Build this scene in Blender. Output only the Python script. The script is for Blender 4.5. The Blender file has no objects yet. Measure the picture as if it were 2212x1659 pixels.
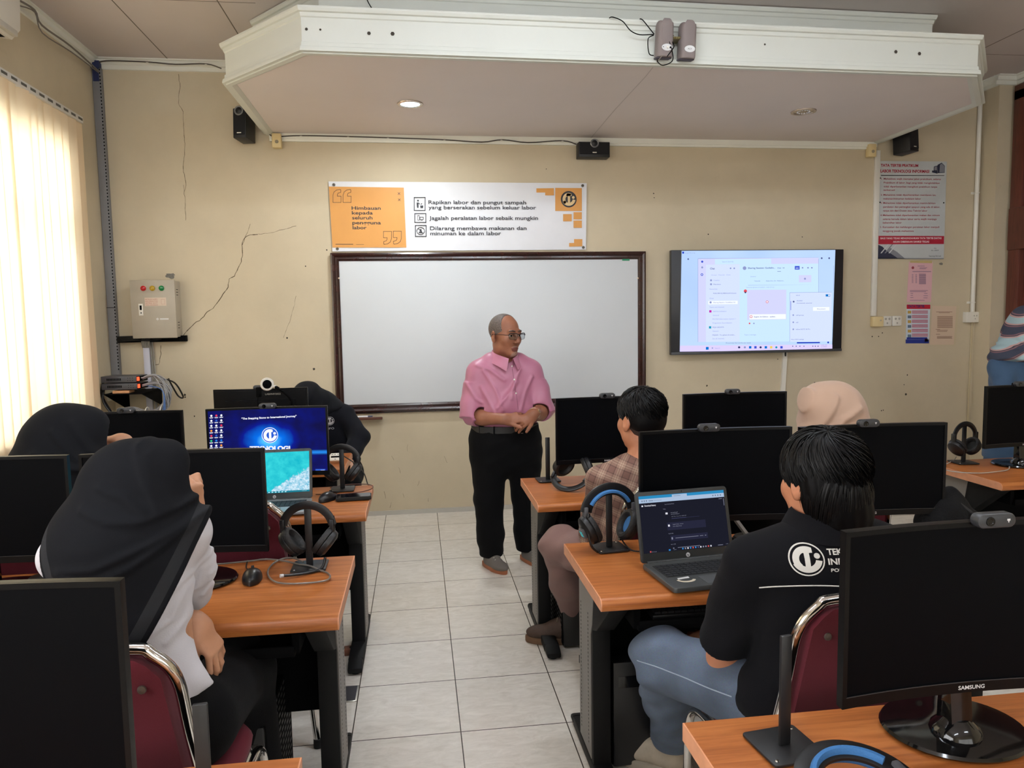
import bpy, bmesh, math, random
import numpy as np
from mathutils import Vector, Matrix, Euler, noise
random.seed(7); np.random.seed(7)
PI=math.pi
scene=bpy.context.scene
COL=scene.collection
# ------------------------------------------------------------ camera geometry
IW,IH=2212.0,1659.0
FPX=1584.97; YAW=0.127816; PITCH=0.0878730; ROLL=0.0168826; CAMH=1.5227
def _rot():
    cy,sy=math.cos(YAW),math.sin(YAW)
    f=np.array([sy*math.cos(PITCH),cy*math.cos(PITCH),-math.sin(PITCH)])
    r=np.array([cy,-sy,0.0]); d=np.cross(f,r)
    return np.array([r*math.cos(ROLL)+d*math.sin(ROLL), -r*math.sin(ROLL)+d*math.cos(ROLL), f])
RC=_rot()
def ray(x,y): return RC.T@np.array([(x-IW/2)/FPX,(y-IH/2)/FPX,1.0])
def PZ(x,y,z):
    d=ray(x,y); s=(z-CAMH)/d[2]; return Vector((d[0]*s,d[1]*s,z))
def PY(x,y,Y):
    d=ray(x,y); s=Y/d[1]; return Vector((d[0]*s,Y,CAMH+d[2]*s))
def PX(x,y,X):
    d=ray(x,y); s=X/d[0]; return Vector((X,d[1]*s,CAMH+d[2]*s))
# ------------------------------------------------------------ materials
def C(r,g,b):
    def l(c):
        c/=255.0
        return c/12.92 if c<=0.04045 else ((c+0.055)/1.055)**2.4
    return (l(r),l(g),l(b),1.0)
MATS={}
def newmat(name):
    m=bpy.data.materials.new(name); m.use_nodes=True
    return m,m.node_tree,m.node_tree.nodes['Principled BSDF']
def mat(name,col,rough=0.5,metal=0.0,spec=0.5,var=0.0,vscale=8.0,bump=0.0,bscale=60.0,emit=None,estr=1.0,sheen=0.0,coat=0.0,trans=0.0,alpha=1.0,stretch=(1,1,1)):
    """principled material with procedural colour variation and bump"""
    if name in MATS: return MATS[name]
    m,nt,b=newmat(name); N=nt.nodes; L=nt.links
    b.inputs['Base Color'].default_value=col; b.inputs['Roughness'].default_value=rough
    b.inputs['Metallic'].default_value=metal; b.inputs['Specular IOR Level'].default_value=spec
    if sheen: b.inputs['Sheen Weight'].default_value=sheen
    if coat: b.inputs['Coat Weight'].default_value=coat; b.inputs['Coat Roughness'].default_value=0.15
    if trans: b.inputs['Transmission Weight'].default_value=trans
    if alpha<1: b.inputs['Alpha'].default_value=alpha
    if emit is not None:
        b.inputs['Emission Color'].default_value=emit; b.inputs['Emission Strength'].default_value=estr
    if var or bump:
        tc=N.new('ShaderNodeTexCoord'); mp=N.new('ShaderNodeMapping'); mp.inputs['Scale'].default_value=stretch
        L.new(tc.outputs['Object'],mp.inputs['Vector'])
    if var:
        nz=N.new('ShaderNodeTexNoise'); nz.inputs['Scale'].default_value=vscale; nz.inputs['Detail'].default_value=5
        L.new(mp.outputs[0],nz.inputs['Vector'])
        rp=N.new('ShaderNodeValToRGB'); rp.color_ramp.elements[0].position=0.3; rp.color_ramp.elements[1].position=0.7
        rp.color_ramp.elements[0].color=[max(0,c*(1-var)) for c in col[:3]]+[1]
        rp.color_ramp.elements[1].color=[min(1,c*(1+var)) for c in col[:3]]+[1]
        L.new(nz.outputs['Fac'],rp.inputs['Fac']); L.new(rp.outputs['Color'],b.inputs['Base Color'])
    if bump:
        n2=N.new('ShaderNodeTexNoise'); n2.inputs['Scale'].default_value=bscale; n2.inputs['Detail'].default_value=6
        L.new(mp.outputs[0],n2.inputs['Vector'])
        bp=N.new('ShaderNodeBump'); bp.inputs['Strength'].default_value=bump; bp.inputs['Distance'].default_value=0.01
        L.new(n2.outputs['Fac'],bp.inputs['Height']); L.new(bp.outputs['Normal'],b.inputs['Normal'])
    MATS[name]=m; return m
def emat(name,col,s=1.0):
    """something that gives off light: screen pixels, lamps"""
    if name in MATS: return MATS[name]
    m=bpy.data.materials.new(name); m.use_nodes=True; nt=m.node_tree; nt.nodes.clear()
    e=nt.nodes.new('ShaderNodeEmission'); e.inputs['Color'].default_value=col; e.inputs['Strength'].default_value=s
    o=nt.nodes.new('ShaderNodeOutputMaterial'); nt.links.new(e.outputs[0],o.inputs[0])
    MATS[name]=m; return m
# ------------------------------------------------------------ mesh builder
class MB:
    def __init__(self): self.v=[]; self.f=[]; self.m=[]; self.M=Matrix.Identity(4)
    def add(self,vs,fs,m=0):
        o=len(self.v); M=self.M
        self.v+=[tuple(M@Vector(p)) for p in vs]; self.f+=[tuple(i+o for i in f) for f in fs]; self.m+=[m]*len(fs)
        return self
    def bm(self,b,m=0):
        b.verts.ensure_lookup_table(); b.verts.index_update()
        self.add([v.co for v in b.verts],[[v.index for v in f.verts] for f in b.faces],m); b.free(); return self
    def box(self,a,b,m=0,bev=0.0,seg=2):
        x0,x1=sorted((a[0],b[0])); y0,y1=sorted((a[1],b[1])); z0,z1=sorted((a[2],b[2]))
        if not bev:
            vs=[(x,y,z) for x in (x0,x1) for y in (y0,y1) for z in (z0,z1)]
            return self.add(vs,[(0,1,3,2),(4,6,7,5),(0,4,5,1),(2,3,7,6),(0,2,6,4),(1,5,7,3)],m)
        g=bmesh.new(); bmesh.ops.create_cube(g,size=1)
        for v in g.verts: v.co=Vector(((x0+x1)/2+v.co.x*(x1-x0),(y0+y1)/2+v.co.y*(y1-y0),(z0+z1)/2+v.co.z*(z1-z0)))
        bev=min(bev,0.49*min(x1-x0,y1-y0,z1-z0))
        bmesh.ops.bevel(g,geom=g.edges[:],offset=bev,segments=seg,affect='EDGES',profile=0.5)
        return self.bm(g,m)
    def prism(self,poly,d0,d1,axis='y',m=0,bev=0.0):
        """extrude a 2D outline along an axis: axis y -> (u,v)=(x,z); x -> (y,z); z -> (x,y)"""
        f={'y':lambda u,v,d:(u,d,v),'x':lambda u,v,d:(d,u,v),'z':lambda u,v,d:(u,v,d)}[axis]
        g=bmesh.new(); n=len(poly)
        A=[g.verts.new(f(u,v,d0)) for u,v in poly]; B=[g.verts.new(f(u,v,d1)) for u,v in poly]
        g.faces.new(A); g.faces.new(B[::-1])
        for i in range(n): g.faces.new((A[i],B[i],B[(i+1)%n],A[(i+1)%n]))
        bmesh.ops.recalc_face_normals(g,faces=g.faces[:])
        if bev:
            ed=[e for e in g.edges if (e.verts[0] in A)==(e.verts[1] in A)]
            bmesh.ops.bevel(g,geom=ed,offset=bev,segments=2,affect='EDGES',profile=0.5)
        return self.bm(g,m)
    def lathe(self,prof,seg=24,m=0,M=None):
        vs=[];fs=[]
        for r,z in prof:
            for i in range(seg):
                a=2*PI*i/seg; vs.append((r*math.cos(a),r*math.sin(a),z))
        for j in range(len(prof)-1):
            for i in range(seg):
                a=j*seg+i;b=j*seg+(i+1)%seg
                fs.append((a,b,b+seg,a+seg))
        if prof[0][0]>1e-6: fs.append(tuple(range(seg))[::-1])
        if prof[-1][0]>1e-6: fs.append(tuple((len(prof)-1)*seg+i for i in range(seg)))
        if M is not None: vs=[M@Vector(p) for p in vs]
        return self.add(vs,fs,m)
    def cyl(self,a,b,r,r2=None,seg=16,m=0):
        a=Vector(a);b=Vector(b); d=b-a; q=d.to_track_quat('Z','Y').to_matrix().to_4x4()
        return self.lathe([(r,0),(r if r2 is None else r2,d.length)],seg,m,Matrix.Translation(a)@q)
    def ell(self,c,r,seg=20,rings=12,m=0,rot=None):
        vs=[];fs=[]
        for j in range(rings+1):
            t=PI*j/rings
            for i in range(seg):
                a=2*PI*i/seg; p=Vector((r[0]*math.sin(t)*math.cos(a),r[1]*math.sin(t)*math.sin(a),r[2]*math.cos(t)))
                if rot is not None: p=rot@p
                vs.append(Vector(c)+p)
        for j in range(rings):
            for i in range(seg):
                a=j*seg+i;b=j*seg+(i+1)%seg; fs.append((a,a+seg,b+seg,b))
        return self.add(vs,fs,m)
    def sweep(self,pts,prof,m=0,cyclic=False,up=None,caps=True,scale=None,twist=None):
        """sweep a closed 2D profile (u sideways, v up) along points"""
        P=[Vector(p) for p in pts]; n=len(P); vs=[];fs=[]; k=len(prof)
        T=[]
        for i in range(n):
            a=P[(i-1)%n] if (cyclic or i>0) else P[i]; b=P[(i+1)%n] if (cyclic or i<n-1) else P[i]
            t=(b-a); T.append(t.normalized() if t.length>1e-9 else Vector((0,0,1)))
        U=Vector(up) if up is not None else (Vector((0,0,1)) if abs(T[0].z)<0.9 else Vector((0,1,0)))
        u=None
        for i in range(n):
            if up is not None: w=U
            else: w=U if u is None else nrm
            s=T[i].cross(w)
            if s.length<1e-6: s=T[i].orthogonal()
            s.normalize(); nrm=s.cross(T[i]).normalized(); u=s
            sc=1 if scale is None else scale[i]
            for a,b in prof: vs.append(P[i]+s*a*sc+nrm*b*sc)
        for i in range(n if cyclic else n-1):
            for j in range(k):
                a=i*k+j;b=i*k+(j+1)%k; c=((i+1)%n)*k
                fs.append((a,b,c+(j+1)%k,c+j))
        if caps and not cyclic: fs.append(tuple(range(k))[::-1]); fs.append(tuple((n-1)*k+j for j in range(k)))
        return self.add(vs,fs,m)
    def tube(self,pts,r,seg=8,m=0,cyclic=False,smooth=0,scale=None):
        if smooth: pts=spline(pts,smooth,cyclic)
        if scale is not None and len(scale)!=len(pts): scale=[float(np.interp(i/(len(pts)-1),np.linspace(0,1,len(scale)),scale)) for i in range(len(pts))]
        return self.sweep(pts,[(r*math.cos(2*PI*i/seg),r*math.sin(2*PI*i/seg)) for i in range(seg)],m,cyclic,scale=scale)
    def loft(self,rings,m=0,caps=True,closed=True):
        k=len(rings[0]); vs=[p for r in rings for p in r]; fs=[]
        for i in range(len(rings)-1):
            for j in range(k if closed else k-1):
                a=i*k+j;b=i*k+(j+1)%k; fs.append((a,b,b+k,a+k))
        if caps and closed: fs.append(tuple(range(k))[::-1]); fs.append(tuple((len(rings)-1)*k+j for j in range(k)))
        return self.add(vs,fs,m)
    def quad(self,a,b,c,d,m=0): return self.add([a,b,c,d],[(0,1,2,3)],m)
    def rectY(self,x0,x1,z0,z1,y,m=0):
        """flat panel facing -Y"""
        return self.add([(x0,y,z0),(x1,y,z0),(x1,y,z1),(x0,y,z1)],[(0,1,2,3)],m)
    def text(self,s,P0,w,h,m=0,bold=0.0,right=(1,0,0),up=(0,0,1),align='l',curve=None):
        """lettering fitted to width w and height h of its capitals, standing on point P0"""
        me=text_mesh(s,bold); xs=[v.co.x for v in me.vertices]
        if not xs: return self
        x0,x1=min(xs),max(xs); caph=0.729 if curve is None else curve
        sx=w/(x1-x0) if w else h/caph; sy=h/caph
        off={'l':0,'c':-0.5*(x1-x0)*sx,'r':-(x1-x0)*sx}[align]
        R=Vector(right);U=Vector(up);P0=Vector(P0)
        self.add([P0+R*((v.co.x-x0)*sx+off)+U*(v.co.y*sy) for v in me.vertices],[tuple(p.vertices) for p in me.polygons],m)
        return self
    def build(self,name,mats,parent=None,world=False,sharp=40,flat=False):
        me=bpy.data.meshes.new(name); vs=self.v
        if world and parent is not None:
            o=wloc(parent); vs=[(a[0]-o.x,a[1]-o.y,a[2]-o.z) for a in vs]
        me.from_pydata(vs,[],self.f); me.update()
        if not isinstance(mats,(list,tuple)): mats=[mats]
        for q in mats: me.materials.append(q)
        if len(mats)>1: me.polygons.foreach_set('material_index',self.m)
        if not flat:
            me.shade_smooth()
            try: me.set_sharp_from_angle(angle=math.radians(sharp))
            except Exception: pass
        ob=bpy.data.objects.new(name,me); COL.objects.link(ob)
        if parent is not None: ob.parent=parent
        return ob
def wloc(o):
    p=Vector((0,0,0))
    while o is not None: p=p+o.location; o=o.parent
    return p
_TM={}
def text_mesh(s,bold=0.0):
    if (s,bold) in _TM: return _TM[(s,bold)]
    cu=bpy.data.curves.new('letters','FONT'); cu.body=s; cu.size=1.0; cu.offset=bold; cu.resolution_u=3; cu.fill_mode='FRONT'
    ob=bpy.data.objects.new('letters',cu); me=bpy.data.meshes.new_from_object(ob)
    bpy.data.objects.remove(ob); _TM[(s,bold)]=me
    return me
def spline(pts,n=6,cyclic=False):
    P=[Vector(p) for p in pts]; out=[]; k=len(P)
    rng=range(k if cyclic else k-1)
    for i in rng:
        if cyclic: a,b,c,d=P[(i-1)%k],P[i],P[(i+1)%k],P[(i+2)%k]
        else: a,b,c,d=P[max(0,i-1)],P[i],P[i+1],P[min(k-1,i+2)]
        for j in range(n):
            t=j/n; out.append(0.5*((2*b)+(c-a)*t+(2*a-5*b+4*c-d)*t*t+(3*b-a-3*c+d)*t**3))
    if not cyclic: out.append(P[-1])
    return out
def rrect(x0,x1,z0,z1,r,n=5):
    out=[]
    for cx,cz,a0 in ((x1-r,z1-r,0),(x0+r,z1-r,90),(x0+r,z0+r,180),(x1-r,z0+r,270)):
        for i in range(n+1):
            a=math.radians(a0+90*i/n); out.append((cx+r*math.cos(a),cz+r*math.sin(a)))
    return out
# ------------------------------------------------------------ scene graph helpers
def tag(o,label=None,cat=None,group=None,kind=None):
    if label: o['label']=label
    if cat: o['category']=cat
    if group: o['group']=group
    if kind: o['kind']=kind
    return o
def thing(name,label,cat,loc=(0,0,0),rz=0.0,group=None):
    o=bpy.data.objects.new(name,None); COL.objects.link(o); o.location=loc; o.rotation_euler=(0,0,rz); o.empty_display_size=0.05
    return tag(o,label,cat,group)
def struct(o): o['kind']='structure'; return o
def copy_tree(o,parent=None):
    c=o.copy(); COL.objects.link(c); c.parent=parent
    for ch in o.children: copy_tree(ch,c)
    return c
def dup(o,loc,rz=0.0,label=None,group=None):
    c=copy_tree(o); c.location=loc; c.rotation_euler=(0,0,rz)
    if label: c['label']=label
    if group: c['group']=group
    return c
# ------------------------------------------------------------ implicit surfaces (bodies, cloth, hair)
def _a(p): return np.array(p,dtype=np.float32)
class Sdf:
    def __init__(self): self.P=[]; self.cuts=[]; self.warp=None
    def _add(self,fn,k,op,m): self.P.append((fn,k,op,m)); return self
    def cap(self,a,b,ra,rb=None,k=0.015,op='u',m=0):
        a=_a(a);b=_a(b); rb=ra if rb is None else rb; ba=b-a; L=float(ba@ba)+1e-9
        def fn(p):
            q=p-a; t=np.clip(q@ba/L,0,1); q=q-t[...,None]*ba
            return np.sqrt(np.einsum('...i,...i',q,q))-(ra+(rb-ra)*t)
        return self._add(fn,k,op,m)
    def chain(self,pts,rs,k=0.012,op='u',m=0):
        for i in range(len(pts)-1): self.cap(pts[i],pts[i+1],rs[i],rs[i+1],k,op,m)
        return self
    def ecap(self,a,b,ra,rb,side=(1,0,0),k=0.02,op='u',m=0):
        """capsule with an elliptical section: ra/rb = (half width along side, half depth)"""
        a=_a(a);b=_a(b); ba=b-a; L=float(ba@ba)+1e-9; w=ba/math.sqrt(L)
        s=_a(side); s=s-w*float(s@w); s/=np.linalg.norm(s); n=np.cross(w,s)
        def fn(p):
            q=p-a; t=np.clip(q@ba/L,0,1); q=q-t[...,None]*ba
            r1=ra[0]+(rb[0]-ra[0])*t; r2=ra[1]+(rb[1]-ra[1])*t
            rm=np.minimum(r1,r2)
            u=q@s/r1; v=q@n/r2; e=q@w/rm
            l=np.sqrt(u*u+v*v+e*e)
            l2=np.sqrt((u/r1)**2+(v/r2)**2+(e/rm)**2)+1e-6
            return np.maximum(l*(l-1)/l2,(l-1)*rm)
        return self._add(fn,k,op,m)
    def ell(self,c,r,rot=None,k=0.015,op='u',m=0):
        c=_a(c); r=_a(r); R=None if rot is None else np.array(rot.to_3x3(),dtype=np.float32)
        def fn(p):
            q=p-c
            if R is not None: q=q@R
            k0=np.sqrt(np.einsum('...i,...i',q/r,q/r)); g=q/(r*r); k1=np.sqrt(np.einsum('...i,...i',g,g))+1e-6
            return np.where(k0<0.3,(k0-1)*float(r.min()),k0*(k0-1)/k1)
        return self._add(fn,k,op,m)
    def box(self,c,h,rot=None,r=0.01,k=0.01,op='u',m=0):
        c=_a(c); h=_a(h)-r; R=None if rot is None else np.array(rot.to_3x3(),dtype=np.float32)
        def fn(p):
            q=p-c
            if R is not None: q=q@R
            q=np.abs(q)-h; o=np.maximum(q,0)
            return np.sqrt(np.einsum('...i,...i',o,o))+np.minimum(q.max(-1),0)-r
        return self._add(fn,k,op,m)
    def cut(self,pt,n,k=0.004):
        """keep the side the normal points away from"""
        pt=_a(pt); n=_a(n); n=n/np.linalg.norm(n); self.cuts.append(lambda p:(p-pt)@n); return self
    def at(self,p,sel=None):
        d=np.full(p.shape[:-1],1.0,dtype=np.float32)
        for fn,k,op,m in self.P:
            e=fn(p)
            d=self._comb(d,e,k,op)
        if self.warp is not None: d=d+self.warp(p)
        for c in self.cuts: d=np.maximum(d,c(p))
        return d
    @staticmethod
    def _comb(d,e,k,op):
        if op=='u':
            h=np.maximum(k-np.abs(d-e),0)/k if k>0 else 0
            return np.minimum(d,e)-h*h*k*0.25
        if op=='s':
            e=-e; h=np.maximum(k-np.abs(d-e),0)/k
            return np.maximum(d,e)+h*h*k*0.25
        if op=='i':
            return np.maximum(d,e)
    def mesh(self,name,lo,hi,vox,mats,parent=None,world=True,relax=1,origin=None):
        B=16; lo=_a(lo); hi=_a(hi); nb=np.ceil((hi-lo)/(vox*B)).astype(int)
        I=np.stack(np.meshgrid(*[np.arange(n) for n in nb],indexing='ij'),-1).reshape(-1,3)
        half=vox*B*0.5; diag=half*1.7321; cen=lo+(I+0.5)*vox*B; cen=cen.astype(np.float32)
        dist=[fn(cen) for fn,k,op,m in self.P]
        d=np.full(len(I),1.0,dtype=np.float32)
        for e,(fn,k,op,m) in zip(dist,self.P): d=self._comb(d,e,k,op)
        act=np.abs(d)<diag*1.7+0.02
        for c in self.cuts: act&=c(cen)<diag*1.2+0.01
        I=I[act]; cen=cen[act]; d=d[act]; dist=[e[act] for e in dist]
        g=np.stack(np.meshgrid(*[np.arange(B+1)]*3,indexing='ij'),-1).astype(np.float32)*vox
        n=len(I); V=[];CID=[];F=[]
        G=nb*B+2; mul=np.array([G[1]*G[2],G[2],1],dtype=np.int64)
        step=150; edges=[]
        for s in range(0,n,step):
            ii=I[s:s+step]; org=lo+ii*(vox*B); pts=(org[:,None,None,None,:]+g[None]).astype(np.float32)
            D=np.full(pts.shape[:-1],1.0,dtype=np.float32)
            for e,(fn,k,op,m) in zip(dist,self.P):
                ee=e[s:s+step]
                sel=(ee<np.maximum(d[s:s+step],0)+2.2*diag+k+0.02) if op=='u' else (ee<2*diag+k if op=='s' else np.ones(len(ee),bool))
                if not sel.any(): continue
                D[sel]=self._comb(D[sel],fn(pts[sel]),k,op)
            if self.warp is not None: D=D+self.warp(pts)
            for c in self.cuts: D=np.maximum(D,c(pts))
            ins=D<0
            cs=np.zeros((len(ii),B,B,B),dtype=np.int8)
            for a in (0,1):
                for b in (0,1):
                    for c in (0,1): cs+=ins[:,a:a+B,b:b+B,c:c+B]
            w=np.argwhere((cs>0)&(cs<8))
            if len(w):
                cv=np.stack([D[w[:,0],w[:,1]+a,w[:,2]+b,w[:,3]+c] for a in (0,1) for b in (0,1) for c in (0,1)],-1)
                co=np.array([(a,b,c) for a in (0,1) for b in (0,1) for c in (0,1)],dtype=np.float32)
                acc=np.zeros((len(w),3),dtype=np.float32); cnt=np.zeros(len(w),dtype=np.float32)
                for i in range(8):
                    for j in range(i+1,8):
                        if np.abs(co[i]-co[j]).sum()!=1: continue
                        x=(cv[:,i]<0)!=(cv[:,j]<0)
                        t=cv[:,i]/(cv[:,i]-cv[:,j]+1e-12)
                        p=co[i]+(co[j]-co[i])*np.clip(t,0,1)[:,None]
                        acc[x]+=p[x]; cnt[x]+=1
                gi=ii[w[:,0]]*B+w[:,1:]
                V.append(lo+(gi+acc/np.maximum(cnt,1)[:,None])*vox); CID.append(gi@mul)
            for ax in range(3):
                A=ins[:,:B,:B,:B]
                sl=[slice(0,B)]*3; sl[ax]=slice(1,B+1); Bn=ins[(slice(None),)+tuple(sl)]
                w=np.argwhere(A!=Bn)
                if not len(w): continue
                gi=ii[w[:,0]]*B+w[:,1:]; fl=A[w[:,0],w[:,1],w[:,2],w[:,3]]
                edges.append((ax,gi,fl))
        if not V: raise RuntimeError('empty surface '+name)
        V=np.concatenate(V); CID=np.concatenate(CID); o=np.argsort(CID); V=V[o]; CID=CID[o]
        for ax,gi,fl in edges:
            b,c=(ax+1)%3,(ax+2)%3; q=[]
            ok=np.ones(len(gi),bool)
            for db,dc in ((-1,-1),(0,-1),(0,0),(-1,0)):
                h=gi.copy(); h[:,b]+=db; h[:,c]+=dc; ok&=(h>=0).all(1); idd=h@mul
                pos=np.clip(np.searchsorted(CID,idd),0,len(CID)-1); ok&=CID[pos]==idd; q.append(pos)
            q=np.stack(q,-1); q[~fl]=q[~fl][:,::-1]; F.append(q[ok])
        F=np.concatenate(F)
        for _ in range(relax):
            s=np.zeros_like(V); cnt=np.zeros(len(V))
            for i in range(4):
                for j in (1,3): np.add.at(s,F[:,i],V[F[:,(i+j)%4]]); np.add.at(cnt,F[:,i],1)
            V=V*0.5+0.5*s/np.maximum(cnt,1)[:,None]
        if not isinstance(mats,(list,tuple)): mats=[mats]
        mi=None
        if len(mats)>1:
            fc=V[F].mean(1).astype(np.float32); best=np.full(len(F),9.0,dtype=np.float32); mi=np.zeros(len(F),dtype=np.int32)
            for fn,k,op,m in self.P:
                if op!='u': continue
                e=fn(fc)
                if m: mi[np.abs(e)<(.0011 if m<3 else .0016)]=m
            if getattr(self,'paint',None) is not None: mi=self.paint(fc,mi)
        if world and parent is not None: V=V-np.array(wloc(parent))
        me=bpy.data.meshes.new(name)
        me.vertices.add(len(V)); me.vertices.foreach_set('co',V.astype(np.float32).ravel())
        me.loops.add(4*len(F)); me.loops.foreach_set('vertex_index',F.astype(np.int32).ravel())
        me.polygons.add(len(F)); me.polygons.foreach_set('loop_start',np.arange(0,4*len(F),4,dtype=np.int32))
        for q in mats: me.materials.append(q)
        if mi is not None: me.polygons.foreach_set('material_index',mi.astype(np.int32))
        me.update(calc_edges=True); me.validate(); me.shade_smooth()
        ob=bpy.data.objects.new(name,me); COL.objects.link(ob)
        if parent is not None: ob.parent=parent
        return ob
def waves(p,dirs):
    """soft fold field: list of (direction, frequency, amplitude, phase, cross frequency)"""
    o=0
    for dr,fr,am,ph,cr in dirs:
        dr=np.array(dr,dtype=np.float32); dr=dr/np.linalg.norm(dr); c=np.cross(dr,[0.3,0.5,0.8]).astype(np.float32)
        s=p@dr*fr+ph+1.3*np.sin(p@c*cr+ph*2)
        o=o+am*np.sin(s)*(0.6+0.4*np.sin(p@c*cr*0.7+ph))
    return o
# ============================================================ ROOM
YB=5.77; XL=-2.24; XR=4.915; ZC=3.43; YR=-2.6
def plaster(name,col,amt=0.10):
    m,nt,b=newmat(name); N=nt.nodes; L=nt.links
    tc=N.new('ShaderNodeTexCoord')
    a=N.new('ShaderNodeTexNoise'); a.inputs['Scale'].default_value=1.3; a.inputs['Detail'].default_value=8; a.inputs['Roughness'].default_value=0.65
    s=N.new('ShaderNodeTexNoise'); s.inputs['Scale'].default_value=6; s.inputs['Detail'].default_value=10; s.inputs['Roughness'].default_value=0.7
    L.new(tc.outputs['Object'],a.inputs['Vector']); L.new(tc.outputs['Object'],s.inputs['Vector'])
    r=N.new('ShaderNodeValToRGB'); e=r.color_ramp.elements; e[0].position=0.3; e[1].position=0.72
    e[0].color=[c*(1-amt) for c in col[:3]]+[1]; e[1].color=[min(1,c*(1+amt*.6)) for c in col[:3]]+[1]
    L.new(a.outputs['Fac'],r.inputs['Fac'])
    # faint grey scuffs with a shape of their own
    r2=N.new('ShaderNodeValToRGB'); q=r2.color_ramp.elements; q[0].position=0.66; q[1].position=0.78; q[0].color=(1,1,1,1); q[1].color=(.80,.79,.77,1)
    L.new(s.outputs['Fac'],r2.inputs['Fac'])
    mx=N.new('ShaderNodeMixRGB'); mx.blend_type='MULTIPLY'; mx.inputs[0].default_value=0.55
    L.new(r.outputs[0],mx.inputs[1]); L.new(r2.outputs[0],mx.inputs[2]); L.new(mx.outputs[0],b.inputs['Base Color'])
    bp=N.new('ShaderNodeBump'); bp.inputs['Strength'].default_value=0.12; bp.inputs['Distance'].default_value=0.01
    L.new(s.outputs['Fac'],bp.inputs['Height']); L.new(bp.outputs[0],b.inputs['Normal'])
    b.inputs['Roughness'].default_value=0.6; b.inputs['Specular IOR Level'].default_value=0.25
    MATS[name]=m; return m
M_wall=plaster('wall_paint',C(205,191,164))
M_ceil=mat('ceiling_board',C(205,195,192),0.75,var=0.03,vscale=2)
M_white=mat('white_paint',C(232,231,220),0.5,var=0.03,vscale=3)
M_crack=mat('crack_line',C(92,78,58),0.9)
M_hole=mat('wall_hole',C(60,54,46),0.9)
M_grey=mat('grey_steel',C(128,128,132),0.45,var=0.05)
M_black=mat('black_plastic',C(22,22,24),0.42)
M_blackm=mat('black_matte',C(5,5,6),0.85,spec=.1)
M_cream=mat('aged_cream_plastic',C(222,200,150),0.45)
M_wp=mat('white_plastic',C(226,222,212),0.4)
M_brown=mat('brown_door',C(96,48,36),0.4,var=0.25,vscale=14,stretch=(6,6,0.6))
M_tilem=None
def floor_mat():
    m,nt,b=newmat('floor_tiles'); N=nt.nodes; L=nt.links
    tc=N.new('ShaderNodeTexCoord'); mp=N.new('ShaderNodeMapping'); mp.inputs['Location'].default_value=(-0.1217,-0.2075,0)
    L.new(tc.outputs['Object'],mp.inputs[0])
    br=N.new('ShaderNodeTexBrick'); br.offset=0; br.squash=1
    br.inputs['Scale'].default_value=1; br.inputs['Brick Width'].default_value=0.4; br.inputs['Row Height'].default_value=0.4
    br.inputs['Mortar Size'].default_value=0.0022; br.inputs['Mortar Smooth'].default_value=0.1; br.inputs['Bias'].default_value=0
    br.inputs['Color1'].default_value=(1,1,1,1); br.inputs['Color2'].default_value=(.93,.93,.93,1); br.inputs['Mortar'].default_value=(.5,.5,.5,1)
    L.new(mp.outputs[0],br.inputs['Vector'])
    n1=N.new('ShaderNodeTexNoise'); n1.inputs['Scale'].default_value=18; n1.inputs['Detail'].default_value=9; n1.inputs['Roughness'].default_value=.7; n1.inputs['Distortion'].default_value=1.2
    mp2=N.new('ShaderNodeMapping'); mp2.inputs['Scale'].default_value=(0.6,1.6,1); L.new(tc.outputs['Object'],mp2.inputs[0]); L.new(mp2.outputs[0],n1.inputs['Vector'])
    r=N.new('ShaderNodeValToRGB'); e=r.color_ramp.elements; e[0].position=.36; e[0].color=C(222,215,203); e[1].position=.66; e[1].color=C(242,236,226)
    L.new(n1.outputs['Fac'],r.inputs[0])
    mx=N.new('ShaderNodeMixRGB'); mx.blend_type='MULTIPLY'; mx.inputs[0].default_value=1
    L.new(r.outputs[0],mx.inputs[1]); L.new(br.outputs['Color'],mx.inputs[2])
    mo=N.new('ShaderNodeMixRGB'); L.new(br.outputs['Fac'],mo.inputs[0]); L.new(mx.outputs[0],mo.inputs[1]); mo.inputs[2].default_value=C(74,66,58)
    L.new(mo.outputs[0],b.inputs['Base Color'])
    b.inputs['Roughness'].default_value=.24; b.inputs['Specular IOR Level'].default_value=.5
    bp=N.new('ShaderNodeBump'); bp.invert=True; bp.inputs['Strength'].default_value=.3; bp.inputs['Distance'].default_value=.004; L.new(br.outputs['Fac'],bp.inputs['Height']); L.new(bp.outputs[0],b.inputs['Normal'])
    return m
M_floor=floor_mat()
def ribbon_on_wall(mb,px,w,m,y=YB-0.0012,seed=0):
    P=[PY(a,b,y) for a,b in px]; rnd=random.Random(seed); Q=[]
    for i in range(len(P)-1):
        d=P[i+1]-P[i]; n=max(2,int(d.length/0.02))
        for j in range(n):
            Q.append(P[i]+d*(j/n)+Vector((rnd.uniform(-.003,.003),0,rnd.uniform(-.003,.003))))
    Q.append(P[-1])
    for i in range(len(Q)-1):
        d=(Q[i+1]-Q[i]).normalized(); s=Vector((-d.z,0,d.x))*w*rnd.uniform(.35,.75)
        mb.quad(Q[i]-s,Q[i+1]-s,Q[i+1]+s,Q[i]+s,m)
# floor
f=MB(); f.quad((XL-.1,YR,0),(XR+1.2,YR,0),(XR+1.2,YB+.1,0),(XL-.1,YB+.1,0)); struct(f.build('floor',M_floor))
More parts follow.
